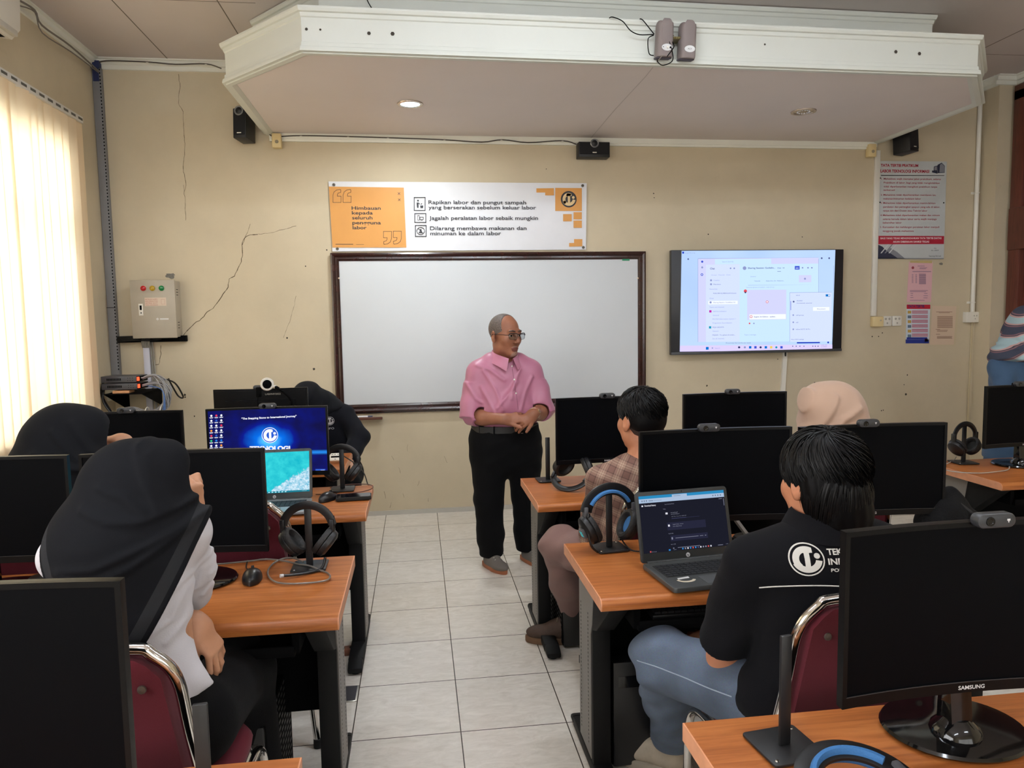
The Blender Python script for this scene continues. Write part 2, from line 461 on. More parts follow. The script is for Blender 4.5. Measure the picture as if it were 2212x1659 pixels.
# back wall with its cracks, holes and chips
w=MB(); w.box((XL-.1,YB,0),(XR+.1,YB+.12,ZC))
z2=lambda L,ox,oy,k:[(ox+a/k,oy+b/k) for a,b in L]
ribbon_on_wall(w,z2([(1545,1300),(1640,1195),(1720,1140),(1770,1080),(1820,1050),(1890,950),(1945,870),(1955,800),(2000,775),(2060,650),(2070,580),(2062,510),(2075,470),(2105,430),(2200,420)],0,400,3.95),.0045,1,seed=1)
ribbon_on_wall(w,[(557,506),(585,503),(640,488)],.0022,1,seed=2)
ribbon_on_wall(w,z2([(2070,510),(2110,400),(2135,330)],0,400,3.95),.002,1,seed=3)
ribbon_on_wall(w,z2([(1525,630),(1535,740),(1520,880),(1560,950),(1565,1100),(1580,1250),(1560,1440),(1590,1560),(1570,1659)],0,0,3.95),.0022,1,seed=4)
ribbon_on_wall(w,z2([(1565,0),(1580,150),(1585,300)],0,400,3.95),.0018,1,seed=5)
ribbon_on_wall(w,z2([(1370,1370),(1375,1440),(1355,1530),(1310,1535)],0,400,3.95),.003,1,seed=6)
ribbon_on_wall(w,[(640,640),(628,690),(612,730)],.0015,1,seed=8)
for i,(a,b) in enumerate([(845,985),(862,1010),(880,960),(905,1040),(1015,965),(830,1062),(925,1075),(845,1085),(960,985),(870,1066)]):
    ribbon_on_wall(w,[(a,b),(a+6-3*(i%4),b+9+(i%3)*3)],.0016,1,seed=20+i)
for a,b,r in [(620,730,.008),(678,797,.010),(538,846,.011),(399,853,.009),(400,858,.006),(420,899,.006),(1530,506,.006),(1733,512,.005),(1412,418,.006),(1413,427,.005),(660,575,.005),(1888,425,.005),(1888,435,.004),(1960,810,.006),(1953,831,.005),(1957,852,.011),(1904,887,.006),(1908,886,.005),(1527,833,.008),(1680,776,.005),(1760,827,.008),(1884,727,.006),(1898,727,.006),(1906,719,.006),(2115,412,.004),(1955,917,.005),(1180,365,.004),(706,540,.006)]:
    p=PY(a,b,YB-.0012); w.add([(p.x+r*math.cos(t*PI/4)*random.uniform(.7,1.2),p.y,p.z+r*math.sin(t*PI/4)*random.uniform(.7,1.2)) for t in range(8)],[tuple(range(8))[::1]],2)
# plaster chip over the control box and one under the rules board
for (a,b,s) in [(367,596,.035),(2033,570,.018)]:
    p=PY(a,b,YB-.0014); rn=random.Random(int(a))
    w.add([(p.x+s*(1 if s>.02 else 1)*math.cos(t*PI/7)*rn.uniform(.75,1.25),p.y,p.z+s*.55*math.sin(t*PI/7)*rn.uniform(.7,1.3)) for t in range(14)],[tuple(range(14))],3)
struct(w.build('wall_back',[M_wall,M_crack,M_hole,mat('bare_cement',C(120,116,108),.9,var=.3,vscale=60)],flat=True))
# left wall with window opening
WY0,WY1,WZ0,WZ1=3.05,5.12,0.93,2.72
w=MB(); x0=XL-.14
w.box((x0,YR,0),(XL,WY0,ZC)); w.box((x0,WY1,0),(XL,YB+.1,ZC)); w.box((x0,WY0,0),(XL,WY1,WZ0)); w.box((x0,WY0,WZ1),(XL,WY1,ZC))
struct(w.build('wall_left',M_wall,flat=True))
w=MB(); w.box((XR,YR,0),(XR+.14,4.42,ZC)); w.box((XR,5.56,0),(XR+.14,YB+.1,ZC)); w.box((XR,4.42,3.3),(XR+.14,5.56,ZC)); struct(w.build('wall_right',M_wall,flat=True))
w=MB(); w.box((4.762,5.595,0),(XR+.05,YB,ZC)); struct(w.build('wall_pier',M_wall,flat=True))
w=MB(); w.box((XL-.14,YR-.12,0),(XR+.14,YR,ZC)); struct(w.build('wall_rear',M_wall,flat=True))
# ceiling boards with seams
c=MB(); c.box((XL-.1,YR,ZC),(XR+.14,YB+.12,ZC+.1))
for x in (-1.72,-1.114,4.15): c.box((x-.003,YR,ZC-.0015),(x+.003,YB,ZC),1)
for y in (4.72,3.5): c.box((XL,y-.002,ZC-.0012),(-.9,y+.002,ZC),1)
c.box((3.4,5.15-.002,ZC-.0012),(XR,5.15+.002,ZC),1)
struct(c.build('ceiling',[M_ceil,mat('seam_dark',C(120,110,100),.9)],flat=True))
# dropped bulkhead over the teaching end: two tiers, half octagons
M_tier=mat('bulkhead_paint',C(206,208,200),0.5,var=0.02,vscale=2)
M_under=mat('bulkhead_underside',C(214,204,200),0.6,var=0.03,vscale=1.5)
oct1=[(-1.06,YB),(-1.06,4.59),(-.545,4.03),(3.34,4.10),(3.82,4.64),(3.82,YB)]
b=MB(); b.prism(oct1[::-1],2.925,3.135,'z',0); b.v=[v for v in b.v]
under=MB(); under.add([(x*1.0,y,2.9235) for x,y in [(-1.03,YB),(-1.03,4.60),(-.53,4.06),(3.325,4.13),(3.79,4.65),(3.79,YB)]],[(0,1,2,3,4,5)])
bk=struct(b.build('ceiling_bulkhead',M_tier,flat=True))
def child_struct(ob): ob['kind']='structure'; return ob
child_struct(under.build('underside',M_under,bk,flat=True))
# seam and nail marks
s=MB()
sp=[PZ(1432,118,2.922),PZ(1395,165,2.922),PZ(1330,235,2.922),PZ(1275,300,2.922)]
for i in range(3):
    s.quad(sp[i]+Vector((-.003,0,0)),sp[i+1]+Vector((-.003,0,0)),sp[i+1]+Vector((.003,0,0)),sp[i]+Vector((.003,0,0)))
child_struct(s.build('seam',mat('seam_light',C(190,180,176),.8),bk,flat=True))
s=MB()
for a,bb,r in [(797,72,.010),(848,73,.011),(1480,68,.008),(1617,68,.004),(1935,112,.011),(1986,116,.011),(1310,120,.005),(1617,130,.006),(1555,134,.005),(1652,96,.006),(662,63,.008),(692,64,.006),(1027,110,.005),(1062,111,.007),(1117,112,.005)]:
    dd=ray(a,bb); yy=4.03+.018*((PY(a,bb,4.05).x)+.545)-.0015; p=PY(a,bb,yy)
    s.add([(p.x+r*math.cos(t*PI/3),p.y-.001,p.z+r*math.sin(t*PI/3)) for t in range(6)],[tuple(range(6))])
child_struct(s.build('nail_marks',M_hole,bk,flat=True))
path=[(x,y) for x,y in oct1]
def mould(z,prof,name,pts,closed=False,parent=None,ma=None):
    m=MB(); P=[(x,y,z) for x,y in pts]; n=len(P); rings=[]
    for i in range(n):
        p=Vector(P[i]); d0=(Vector(P[i])-Vector(P[i-1])).normalized() if i>0 else None; d1=(Vector(P[i+1])-Vector(P[i])).normalized() if i<n-1 else None
        if d0 is None: d0=d1
        if d1 is None: d1=d0
        n0=Vector((d0.y,-d0.x,0)); n1=Vector((d1.y,-d1.x,0)); nn=(n0+n1).normalized(); k=1/max(.3,nn.dot(n0))
        rings.append([p+(-nn)*u*k+Vector((0,0,v)) for u,v in prof])
    m.loft(rings); return m.build(name,ma or M_tier,parent,sharp=20)
prof_t=[(0,-.045),(-.006,-.04),(-.010,-.022),(-.020,-.018),(-.026,-.004),(-.026,.006),(.02,.006),(.02,-.045)]
prof_b=[(0,.045),(-.006,.042),(-.008,.022),(-.016,.018),(-.020,.004),(-.020,-.006),(.03,-.006),(.03,.045)]
child_struct(mould(3.135,[( u,v) for u,v in prof_t],'moulding',path,parent=bk))
child_struct(mould(2.925,[( u,v) for u,v in prof_b],'moulding',path,parent=bk))
child_struct(mould(2.923,[(.055,-.001),(.03,-.012),(.0,-.012),(0,.0),(.055,.0)],'moulding',[(x,y) for x,y in oct1],parent=bk))
oct2=[(-.96,YB),(-.96,4.98),(-.50,4.45),(3.36,4.53),(3.50,4.80),(3.50,YB)]
b=MB(); b.prism(oct2[::-1],3.135,ZC,'z',0); t2=struct(b.build('ceiling_riser',M_tier,flat=True))
child_struct(mould(ZC-.012,prof_t,'moulding',oct2,parent=t2))
# flat moulding where the underside meets the back wall
t=MB(); t.box((-1.04,YB-.03,2.885),(3.80,YB,2.925)); t.box((-1.04,YB-.02,2.868),(3.80,YB,2.885)); struct(t.build('trim_1',M_white,flat=True))
# cornices
prof_c=[(0,-.075),(.012,-.072),(.014,-.045),(.03,-.04),(.034,-.012),(.05,-.008),(.05,0),(0,0)]
def cornice(a,b,n,name):
    a=Vector(a);b=Vector(b);n=Vector(n); m=MB(); m.loft([[p+n*u+Vector((0,0,v)) for u,v in prof_c] for p in (a,b)]); struct(m.build(name,M_white,sharp=20))
cornice((XL,YB,ZC),(-1.06,YB,ZC),(0,-1,0),'trim_2'); cornice((XL,YR,ZC),(XL,YB,ZC),(1,0,0),'trim_3')
cornice((3.5,YB,ZC),(4.762,YB,ZC),(0,-1,0),'trim_4'); cornice((4.762,YB,ZC),(4.762,5.595,ZC),(-1,0,0),'trim_5'); cornice((4.72,5.595,ZC),(XR,5.595,ZC),(0,-1,0),'trim_6'); cornice((XR,5.595,ZC),(XR,YR,ZC),(-1,0,0),'trim_7')
# baseboard
t=MB(); t.box((XL,YB-.012,0),(4.762,YB,.035)); struct(t.build('baseboard_back',mat('grey_skirting',C(190,186,178),.4),flat=True))
# door on the right wall, tall brown frame with a transom rail
d=MB()
d.box((XR-.05,5.44,0),(XR+.1,5.56,3.3),0,.006); d.box((XR-.05,4.42,0),(XR+.1,4.54,3.3),0,.006); d.box((XR-.05,4.42,3.22),(XR+.1,5.56,3.34),0,.006)
d.box((XR-.06,4.42,2.02),(XR+.1,5.56,2.36),0,.008)
dr=struct(d.build('door_1',M_brown))
d=MB(); d.box((XR+.0,4.54,.01),(XR+.04,5.44,2.02)); d.box((XR-.012,4.66,.25),(XR,5.32,.9),1,.01); d.box((XR-.012,4.66,1.05),(XR,5.32,1.85),1,.01)
child_struct(d.build('door_leaf',[M_brown,mat('door_panel',C(112,66,40),.4,var=.2,vscale=12,stretch=(6,6,.6))],dr))
d=MB(); d.box((XR+.0,4.54,2.36),(XR+.03,5.44,3.22)); d.box((XR-.066,4.6,2.10),(XR-.06,5.38,2.28),1,.004); child_struct(d.build('transom_panel',[M_brown,mat('transom_inset',C(120,82,46),.4)],dr))
# window behind the blind: frame, panes, sill
wn=MB()
for y in (WY0,WY0+.66,WY0+1.36,WY1-.05): wn.box((XL-.10,y,WZ0),(XL-.05,y+.05,WZ1))
for z in (WZ0,2.16,WZ1-.05): wn.box((XL-.10,WY0,z),(XL-.05,WY1,z+.05))
win=struct(wn.build('window_1',mat('window_frame_paint',C(225,225,222),.5)))
g=MB(); g.box((XL-.078,WY0,WZ0),(XL-.074,WY1,WZ1))
def glassmat():
    m=bpy.data.materials.new('window_glass'); m.use_nodes=True; nt=m.node_tree; nt.nodes.clear()
    t=nt.nodes.new('ShaderNodeBsdfTransparent'); t.inputs[0].default_value=(.93,.96,.97,1); gl=nt.nodes.new('ShaderNodeBsdfGlossy'); gl.inputs['Roughness'].default_value=.05
    mx=nt.nodes.new('ShaderNodeMixShader'); mx.inputs[0].default_value=.06; o=nt.nodes.new('ShaderNodeOutputMaterial')
    nt.links.new(t.outputs[0],mx.inputs[1]); nt.links.new(gl.outputs[0],mx.inputs[2]); nt.links.new(mx.outputs[0],o.inputs[0]); return m
M_glass=glassmat()
child_struct(g.build('pane',M_glass,win,flat=True))
s=MB(); s.box((XL-.02,WY0-.05,WZ0-.05),(XL+.06,WY1+.03,WZ0-.015),0,.006); child_struct(s.build('window_sill',M_white,win))
for nm,(x0,x1,y0,y1,z0,z1) in (('added_window_rear',(-.78,3.58,YR,YR+.02,.78,2.52)),('added_window_side',(XL,XL+.02,-1.78,.98,.88,2.62))):  # frames of assumed windows, added behind the camera around the fill lights
    wn=MB()
    if nm=='added_window_rear':
        for x in (x0,(x0*2+x1)/3,(x0+2*x1)/3,x1-.06): wn.box((x,y0,z0),(x+.06,y1+.02,z1))
        for zz in (z0,z1-.06): wn.box((x0,y0,zz),(x1,y1+.02,zz+.06))
    else:
        for y in (y0,(y0+y1)/2,y1-.06): wn.box((x0,y,z0),(x1+.02,y+.06,z1))
        for zz in (z0,z1-.06): wn.box((x0,y0,zz),(x1+.02,y1,zz+.06))
    struct(wn.build(nm,MATS['window_frame_paint']))
# yard wall outside the window
o=MB(); o.box((-4.4,1.5,-.1),(-4.3,8,1.5)); struct(o.build('exterior_wall',mat('yard_wall',C(190,205,208),.8,var=.1,vscale=3),flat=True))
# ------------------------------------------------------------ things on the walls
# vertical blind
def blindmat():
    m=bpy.data.materials.new('blind_fabric'); m.use_nodes=True; nt=m.node_tree; b=nt.nodes['Principled BSDF']
    b.inputs['Base Color'].default_value=C(240,218,186); b.inputs['Roughness'].default_value=.8
    t=nt.nodes.new('ShaderNodeBsdfTranslucent'); t.inputs[0].default_value=C(250,232,200)
    mx=nt.nodes.new('ShaderNodeMixShader'); mx.inputs[0].default_value=.42
    nt.links.new(b.outputs[0],mx.inputs[1]); nt.links.new(t.outputs[0],mx.inputs[2]); nt.links.new(mx.outputs[0],nt.nodes['Material Output'].inputs[0]); return m
M_blind=blindmat()
XBL=XL+.085
bl=thing('vertical_blind','cream vertical fabric blind hanging from a white rail over the window','blind',(XBL,4.2,2.87))
h=MB(); h.box((-.035,-1.28,-.012),(.012,1.10,.03),0,.003)
for i in range(23):
    y=1.06-i*.1; h.box((.0125,y-.034,.001),(.0135,y+.026,.016),1)
h.build('headrail',[mat('rail_white',C(222,220,214),.35),mat('rail_slot',C(90,88,84),.5)],bl)
for i in range(24):
    y=1.05-i*.1
    if i==8: y-=.02
    a=math.radians(9+5*math.sin(i*2.3)+(16 if i==7 else 0)); m=MB(); wd=.058; rows=[]
    bow=.006
    for z in (-.012,-.6,-1.2,-1.75,-2.0,-2.03):
        rr=[]
        for k in range(5):
            u=(k/4*2-1)*wd; v=bow*(1-(u/wd)**2)+.003*math.sin(z*2+i)
            rr.append((u*math.sin(a)+v*math.cos(a)-.01,y+u*math.cos(a)-v*math.sin(a),z))
        rows.append(rr)
    m.loft(rows,caps=False,closed=False); m.build('slat',M_blind,bl,sharp=80)
# air conditioner high on the left wall
ac=thing('air_conditioner','white wall air conditioner high on the left wall above the blind','air conditioner',(XL,3.9,3.06))
m=MB(); m.prism([(0,0),(.16,-.02),(.205,.03),(.215,.20),(.19,.27),(0,.29)],-.45,.44,'y',0,.01)
m.build('body',M_wp,ac)
m=MB(); m.box((.05,-.40,-.018),(.16,.40,-.008)); m.build('air_outlet',M_blackm,ac)
m=MB(); m.box((.17,-.42,-.012),(.20,.42,.022),0,.008); m.build('louver_flap',mat('ac_flap',C(200,196,186),.4),ac)
# corner cable duct with slots
dk=thing('cable_duct','tall grey slotted cable duct running up the corner beside the blind','cable duct',(XL+.03,YB,0))
m=MB(); m.box((-.028,-.045,1.16),(.03,0,3.36),0,.003)
for i in range(90): m.box((.022,-.0462,1.2+i*.024),(.029,-.0452,1.211+i*.024),1)
m.box((-.03,-.047,1.655),(.031,-.0455,1.659),1)
m.build('duct',[M_grey,M_blackm],dk)
m=MB(); m.box((-.02,-.05,3.26),(.02,-.046,3.36)); m.box((-.034,-.06,3.35),(.03,-.02,3.40)); m.build('blue_tape',mat('blue_tape',C(28,40,84),.5),dk)
m=MB(); m.box((.03,-.05,1.40),(.51,-.0,1.445),0,.003); dk2=m.build('branch_duct',M_blackm,dk)
m=MB()
for k in range(4): m.tube([(.03,-.055,1.41+k*.011),(.15,-.06,1.415+k*.01),(.27,-.057,1.41+k*.011),(.34,-.06,1.42+k*.008)],.005,6,smooth=3)
m.build('cable',M_black,dk)
# control box
pA=PY(277,607,5.63); 
cbx=(-2.05+.165)
cb=thing('control_box','beige steel control box with red, yellow and green lamps on the back wall','control panel',(-1.885,YB,1.64))
m=MB(); m.box((-.15,-.12,-.205),(.15,0,.205),0,.006); m.build('cabinet',mat('beige_steel',C(176,166,148),.45,var=.04),cb)
m=MB(); m.box((-.155,-.135,-.21),(.153,-.122,.21),0,.004); dr=m.build('door',mat('beige_steel_door',C(172,162,145),.42,var=.05),cb)
for k,(cx,nm,co) in enumerate([(-.062,'red lamp',C(190,22,30)),(.0,'yellow lamp',C(186,150,30)),(.063,'green lamp',C(10,120,60))]):
    m=MB(); m.lathe([(.019,0),(.019,.004),(.0165,.006),(.016,.014),(.009,.02),(0,.021)],20,0,Matrix.Translation((cx,-.135,.150))@Matrix.Rotation(PI/2,4,'X'))
    o=m.build('indicator_lamp',mat(nm,co,.25,coat=.5),dr); o['label']=nm
m=MB(); m.box((-.102,-.138,-.045),(-.072,-.135,.04),0,.001); m.box((-.094,-.1395,-.005),(-.080,-.138,.028),1); m.box((-.09,-.1395,-.03),(-.082,-.138,-.022),1); m.build('latch',[M_wp,M_blackm],dr)
m=MB(); m.rectY(-.058,.09,.023,.083,-.1356,0)
for k,s in enumerate(['MATIKAN LAMPU','DAN PERALATAN','LISTRIK SAAT','TIDAK DIGUNAKAN']): m.text(s,(-.054,-.1362,.067-k*.0135),.085,.0085,1)
m.rectY(.055,.08,.035,.036,-.1362,1); m.rectY(.055,.08,.07,.071,-.1362,1); m.rectY(.055,.056,.036,.07,-.1362,1); m.rectY(.079,.08,.036,.07,-.1362,1)
m.build('sticker',[mat('sticker_cream',C(216,196,176),.6),mat('sticker_red_ink',C(170,84,70),.6)],dr,flat=True)
m=MB(); m.rectY(.04,.1,-.078,-.066,-.1356); m.add([(.012,-.1356,-.072),(.023,-.1356,-.083),(.034,-.1356,-.072),(.023,-.1356,-.061)],[(0,1,2,3)]); m.build('maker_plate',mat('plate_pale',C(206,204,200),.5),dr,flat=True)
m=MB()
for z in (-.14,-.12,-.10,.14,.12,.10): m.box((.150,-.095,z),(.1508,-.055,z+.004))
m.build('vent_slots',M_blackm,cb,flat=True)
# white cable channel and loose cables below it
ch=thing('cable_channel','white plastic cable channel running down the back wall under the control box','cable channel',(-1.99,YB,0))
m=MB(); m.box((-.022,-.03,.05),(.022,0,1.37),0,.002); m.build('channel',mat('white_channel',C(200,200,212),.4),ch)
m=MB()
for k in range(5): m.tube([(-.02+k*.011,-.03,1.36),(-.018+k*.012,-.05,1.40),(-.012+k*.012,-.045,1.435)],.006,6,smooth=3)
m.tube([(.03,-.02,1.43),(.036,-.02,1.2),(.045,-.03,.9),(.06,-.02,.3)],.006,6,smooth=4); m.tube([(.042,-.02,1.43),(.050,-.02,1.25),(.055,-.03,.9),(.08,-.02,.3)],.005,6,smooth=4)
m.build('cable',mat('grey_cable',C(150,146,138),.5),ch)
# network switches on a wall bracket
SX,SY,SZ=-2.02,5.52,1.085
sh=thing('wall_shelf','black triangular bracket shelf under the network switches in the corner','shelf',(SX,YB,SZ-.03))
m=MB(); m.box((-.13,-.42,-.006),(.12,0,.0)); m.prism([(-.42,-.006),(0,-.006),(0,-.16)],-.125,-.118,'x'); m.prism([(-.40,-.006),(0,-.006),(0,-.13)],.108,.114,'x'); m.build('bracket',M_blackm,sh)
sw0=None
for k in range(2):
    if k==0:
        sw=thing('network_switch','lower of two black network switches stacked on the corner shelf','network switch',(SX-.02,SY-.05,SZ-.004),math.radians(-4),'network switches on the corner shelf'); sw0=sw
        m=MB(); m.box((-.13,-.09,0),(.11,.09,.044),0,.003); m.build('case',mat('switch_grey',C(64,64,70),.4),sw)
        m=MB()
        for i in range(10): m.box((-.09+i*.010,-.0908,.014),(-.084+i*.010,-.09,.03))
        for i in range(6): m.box((.05+i%3*.016,-.0908,.012+i//3*.016),(.054+i%3*.016,-.09,.016+i//3*.016))
        m.build('vent_slots',M_blackm,sw,flat=True)
        m=MB(); m.box((.11,-.085,.004),(.1125,.085,.04)); m.build('port_panel',M_blackm,sw)
        m=MB(); m.box((.112,-.086,.010),(.120,-.064,.036)); m.build('status_light',emat('red_led',C(255,70,40),1.6),sw)
    else: dup(sw0,(SX-.022,SY-.05,SZ+.046),math.radians(-4),'upper of two black network switches stacked on the corner shelf')
wb=MB(); wb.box((-.05,-.05,-.0),(.06,.05,.018),0,.002); o=wb.build('wood_block',mat('raw_wood',C(206,150,104),.6,var=.15,vscale=30)); o.location=(SX-.03,SY-.10,SZ-.0285); tag(o,'small raw wood block wedged under the lower network switch','wood block')
cbn=thing('network_cables','thick bundle of grey network cables looping from the switches','cable bundle',(-1.84,5.5,1.0))
rn=random.Random(3)
def wpt(p): return Vector(p)-Vector((-1.84,5.5,1.0))
m=MB()
for k in range(26):
    j=lambda s:rn.uniform(-s,s)
    z0=SZ+.02+.05*(k%2)
    up=.10+.05*rn.random()
    m.tube([wpt(p) for p in [(SX+.1,5.46+j(.05),z0+j(.008)),(-1.83+j(.02),5.46+j(.03),z0+.01+j(.01)),(-1.755+j(.02),5.45+j(.03),SZ-.03+j(.03)),(-1.78+j(.025),5.44+j(.03),SZ-.13+j(.02)),(-1.88+j(.03),5.43+j(.03),SZ-.185+j(.02)),(-2.02+j(.02),5.42+j(.02),SZ-.16+j(.03)),(-2.12+j(.01),5.40+j(.02),SZ-.20+j(.025)),(-2.2,5.38+j(.02),SZ-.30+j(.03))]],.0036,5,smooth=5)
m.build('patch_cables',mat('patch_grey',C(150,150,152),.45),cbn)['kind']='stuff'
m=MB()
for k in range(3): m.tube([wpt(p) for p in [(SX+.1,5.44,SZ+.02),(-1.80,5.43,SZ-.01),(-1.775+.004*k,5.40,SZ-.10),(-1.80+.01*k,5.40,SZ-.24),(-1.83,5.45,SZ-.42)]],.0033,5,smooth=5)
m.build('blue_cable',mat('patch_blue',C(70,104,160),.45),cbn)['label']='blue network cables'
m=MB(); m.tube([wpt(p) for p in [(SX-.16,5.5,SZ+.06),(-2.2,5.48,SZ+.04),(-2.205,5.46,SZ-.05),(-2.15,5.46,SZ-.17)]],.009,7,smooth=6); m.tube([wpt(p) for p in [(SX-.16,5.5,SZ+.02),(-2.19,5.46,SZ-.01),(-2.19,5.44,SZ-.09),(-2.14,5.44,SZ-.18)]],.007,7,smooth=6)
m.tube([wpt(p) for p in [(-1.83,5.5,SZ+.06),(-1.76,5.6,SZ+.02),(-1.72,5.65,SZ-.09),(-1.76,5.66,SZ-.08),(-1.80,5.6,SZ+.05)]],.006,7,smooth=6)
m.build('power_cable',M_black,cbn)['label']='black power cables'
m=MB()
for p in ((-1.80,5.43,SZ-.165),(-1.90,5.42,SZ-.18)):
    q=wpt(p); m.tube([q+Vector((.005*math.sin(a*.4),.045*math.cos(a*PI/8),.045*math.sin(a*PI/8))) for a in range(16)],.0035,5,cyclic=True)
m.build('cable_tie',M_wp,cbn)
# orange paper on the left wall behind the blind edge
m=MB(); m.box((0,-.045,-.22),(.002,.045,.22)); o=m.build('orange_paper',mat('orange_paper',C(236,160,44),.6)); o.location=(XL+.001,5.20,1.25); tag(o,'orange strip of paper on the left wall behind the blind edge','paper')
# ceiling cable along the cornice, left
def wall_cable(px,name,label,r=.0045,y=YB-.012,ma=None,clips=None):
    P=[PY(a,b,y) for a,b in px]; root=P[0]; m=MB(); m.tube([p-root for p in P],r,6,smooth=4)
    if clips:
        for (a,b) in clips:
            q=PY(a,b,y)-root; m.box(q+Vector((-.008,-.003,-.009)),q+Vector((.008,.010,.009)),1)
    o=m.build(name,[ma or mat('cable_dark',C(74,66,60),.5),M_wp] if clips else (ma or mat('cable_dark',C(74,66,60),.5))); o.location=root; tag(o,label,'cable'); return o
wall_cable([(213,134),(240,131),(320,134),(380,139),(445,138),(478,148)],'ceiling_cable','thin dark cable clipped along the cornice left of the bulkhead',y=YB-.055,clips=[(318,134),(445,138)])
wall_cable([(575,280),(584,292),(600,295),(650,293),(752,295),(850,298),(960,302),(1040,307),(1085,302),(1140,308),(1215,304),(1245,312)],'speaker_cable','dark cable clipped along the wall under the bulkhead between two speakers',y=YB-.034,clips=[(650,293),(752,294),(838,297),(960,301),(1083,302),(1215,304)])
m=MB(); Pc=[PX(40,0,XL+.055),PX(75,22,XL+.06),(XL+.06,4.9,3.33),(XL+.05,5.3,3.35),(XL+.05,5.72,3.33)]; P0=Vector(Pc[0])
m.tube([Vector(p)-P0 for p in Pc],.006,6,smooth=4); m.tube([Vector(p)-P0+Vector((0,-.0,-.03+.02*math.sin(i*2))) for i,p in enumerate(Pc)],.004,6,smooth=4); o=m.build('ceiling_cable',mat('cable_greyer',C(120,112,104),.5)); o.location=P0; tag(o,'pair of grey cables along the cornice of the left wall above the blind','cable')
# black wall speakers
M_sp=mat('speaker_black',C(20,21,26),.45); M_grille=mat('speaker_grille',C(14,15,22),.75,bump=.5,bscale=900)
def wall_speaker(label,loc,rz,w,d,h,tilt=0,tw=(0,None),wide=False):
    t=thing('wall_speaker',label,'speaker',loc,rz,'black surround speakers on the back wall'); t.rotation_euler=(tilt,0,rz)
    m=MB(); m.box((-w/2,-d,-h/2),(w/2,0,h/2),0,.004); m.build('cabinet',M_sp,t)
    m=MB(); m.box((-w/2+.006,-d-.006,-h/2+.02),(w/2-.006,-d+.002,h/2-.008),0,.004); m.build('grille',M_grille,t)
    cz=h/2-.02 if not wide else h/2-.012
    m=MB(); m.lathe([(.032,0),(.034,.006),(.030,.010),(.026,.006)],24,0,Matrix.Translation((0,-d-.002,cz))@Matrix.Rotation(PI/2,4,'X')); m.build('tweeter_ring',mat('ring_silver',C(150,152,156),.3,metal=.6),t)
    m=MB(); m.lathe([(.027,.004),(.014,.012),(0,.014)],20,0,Matrix.Translation((0,-d-.002,cz))@Matrix.Rotation(PI/2,4,'X')); m.build('tweeter',M_sp,t)
    m=MB(); m.rectY(-.016,.016,-h/2+.03,-h/2+.037,-d-.0065); m.build('badge',M_wp,t,flat=True)
    return t
wall_speaker('tall black speaker on the wall left of the bulkhead, seen at an angle',(-1.175,YB-.05,2.94),math.radians(-14),.095,.15,.21,math.radians(-4))
wall_speaker('wide black centre speaker lying on the wall under the bulkhead',(1.40,YB-.005,2.818),0,.245,.10,.115,0,wide=True)
wall_speaker('black speaker above the rules board, partly behind the bulkhead',(3.965,YB-.04,2.93),math.radians(20),.11,.15,.24,math.radians(-4))
# yellowed jack boxes under the bulkhead corners
def jack(label,px,s=1):
    p=PY(*px,YB); t=thing('wall_jack_box',label,'outlet box',(p.x,YB,p.z))
    m=MB(); m.box((-.034,-.055,-.055),(.034,0,.05),0,.008); m.build('box',M_cream,t)
    m=MB(); m.lathe([(.013,0),(.012,.003),(.008,.003)],16,0,Matrix.Translation((.002,-.055,-.012))@Matrix.Rotation(PI/2,4,'X')); m.build('hole_rim',mat('rim_dull',C(150,140,120),.4),t)
    m=MB(); m.lathe([(.008,0),(0,.0005)],12,0,Matrix.Translation((.002,-.0565,-.012))@Matrix.Rotation(PI/2,4,'X')); m.build('socket_hole',M_blackm,t)
jack('yellowed outlet box under the left corner of the bulkhead',(600,306)); jack('yellowed outlet box under the right corner of the bulkhead',(1877,327))
# downlights
def downlight(label,x,y,on):
    t=thing('downlight',label,'ceiling light',(x,y,2.9225),0,'recessed lights under the bulkhead')
    m=MB(); m.lathe([(.085,0),(.083,-.006),(.068,-.008),(.062,-.002),(.062,.0)],32); m.build('rim',mat('downlight_rim',C(190,178,168),.25,metal=.7),t)
    m=MB()
    m.lathe([(.066,-.0015),(.045,-.003),(.0,-.003)],28,0)
    if not on:
        rn=random.Random(5)
        for k in range(14):
            a=k*PI/7; m.lathe([(.008,0),(.0,-.005)],6,1,Matrix.Translation((.04*math.cos(a),.04*math.sin(a),-.003)))
    else:
        for k in range(9): m.box((-.03+k*.0075,-.02+.008*math.sin(k*3),-.0045),(-.027+k*.0075,.02,-.0035),1)
    m.build('lamp',[emat('downlight_on',C(215,250,255),5.5),emat('downlight_led',C(120,170,190),1.5)] if on else [mat('reflector',C(170,165,160),.15,metal=.9),mat('reflector_facet',C(235,232,228),.1,metal=.6)],t)
downlight('round ceiling downlight that is switched on, above the whiteboard',0.0,4.93,True)
downlight('round ceiling downlight that is off, above the television',2.70,4.92,False)
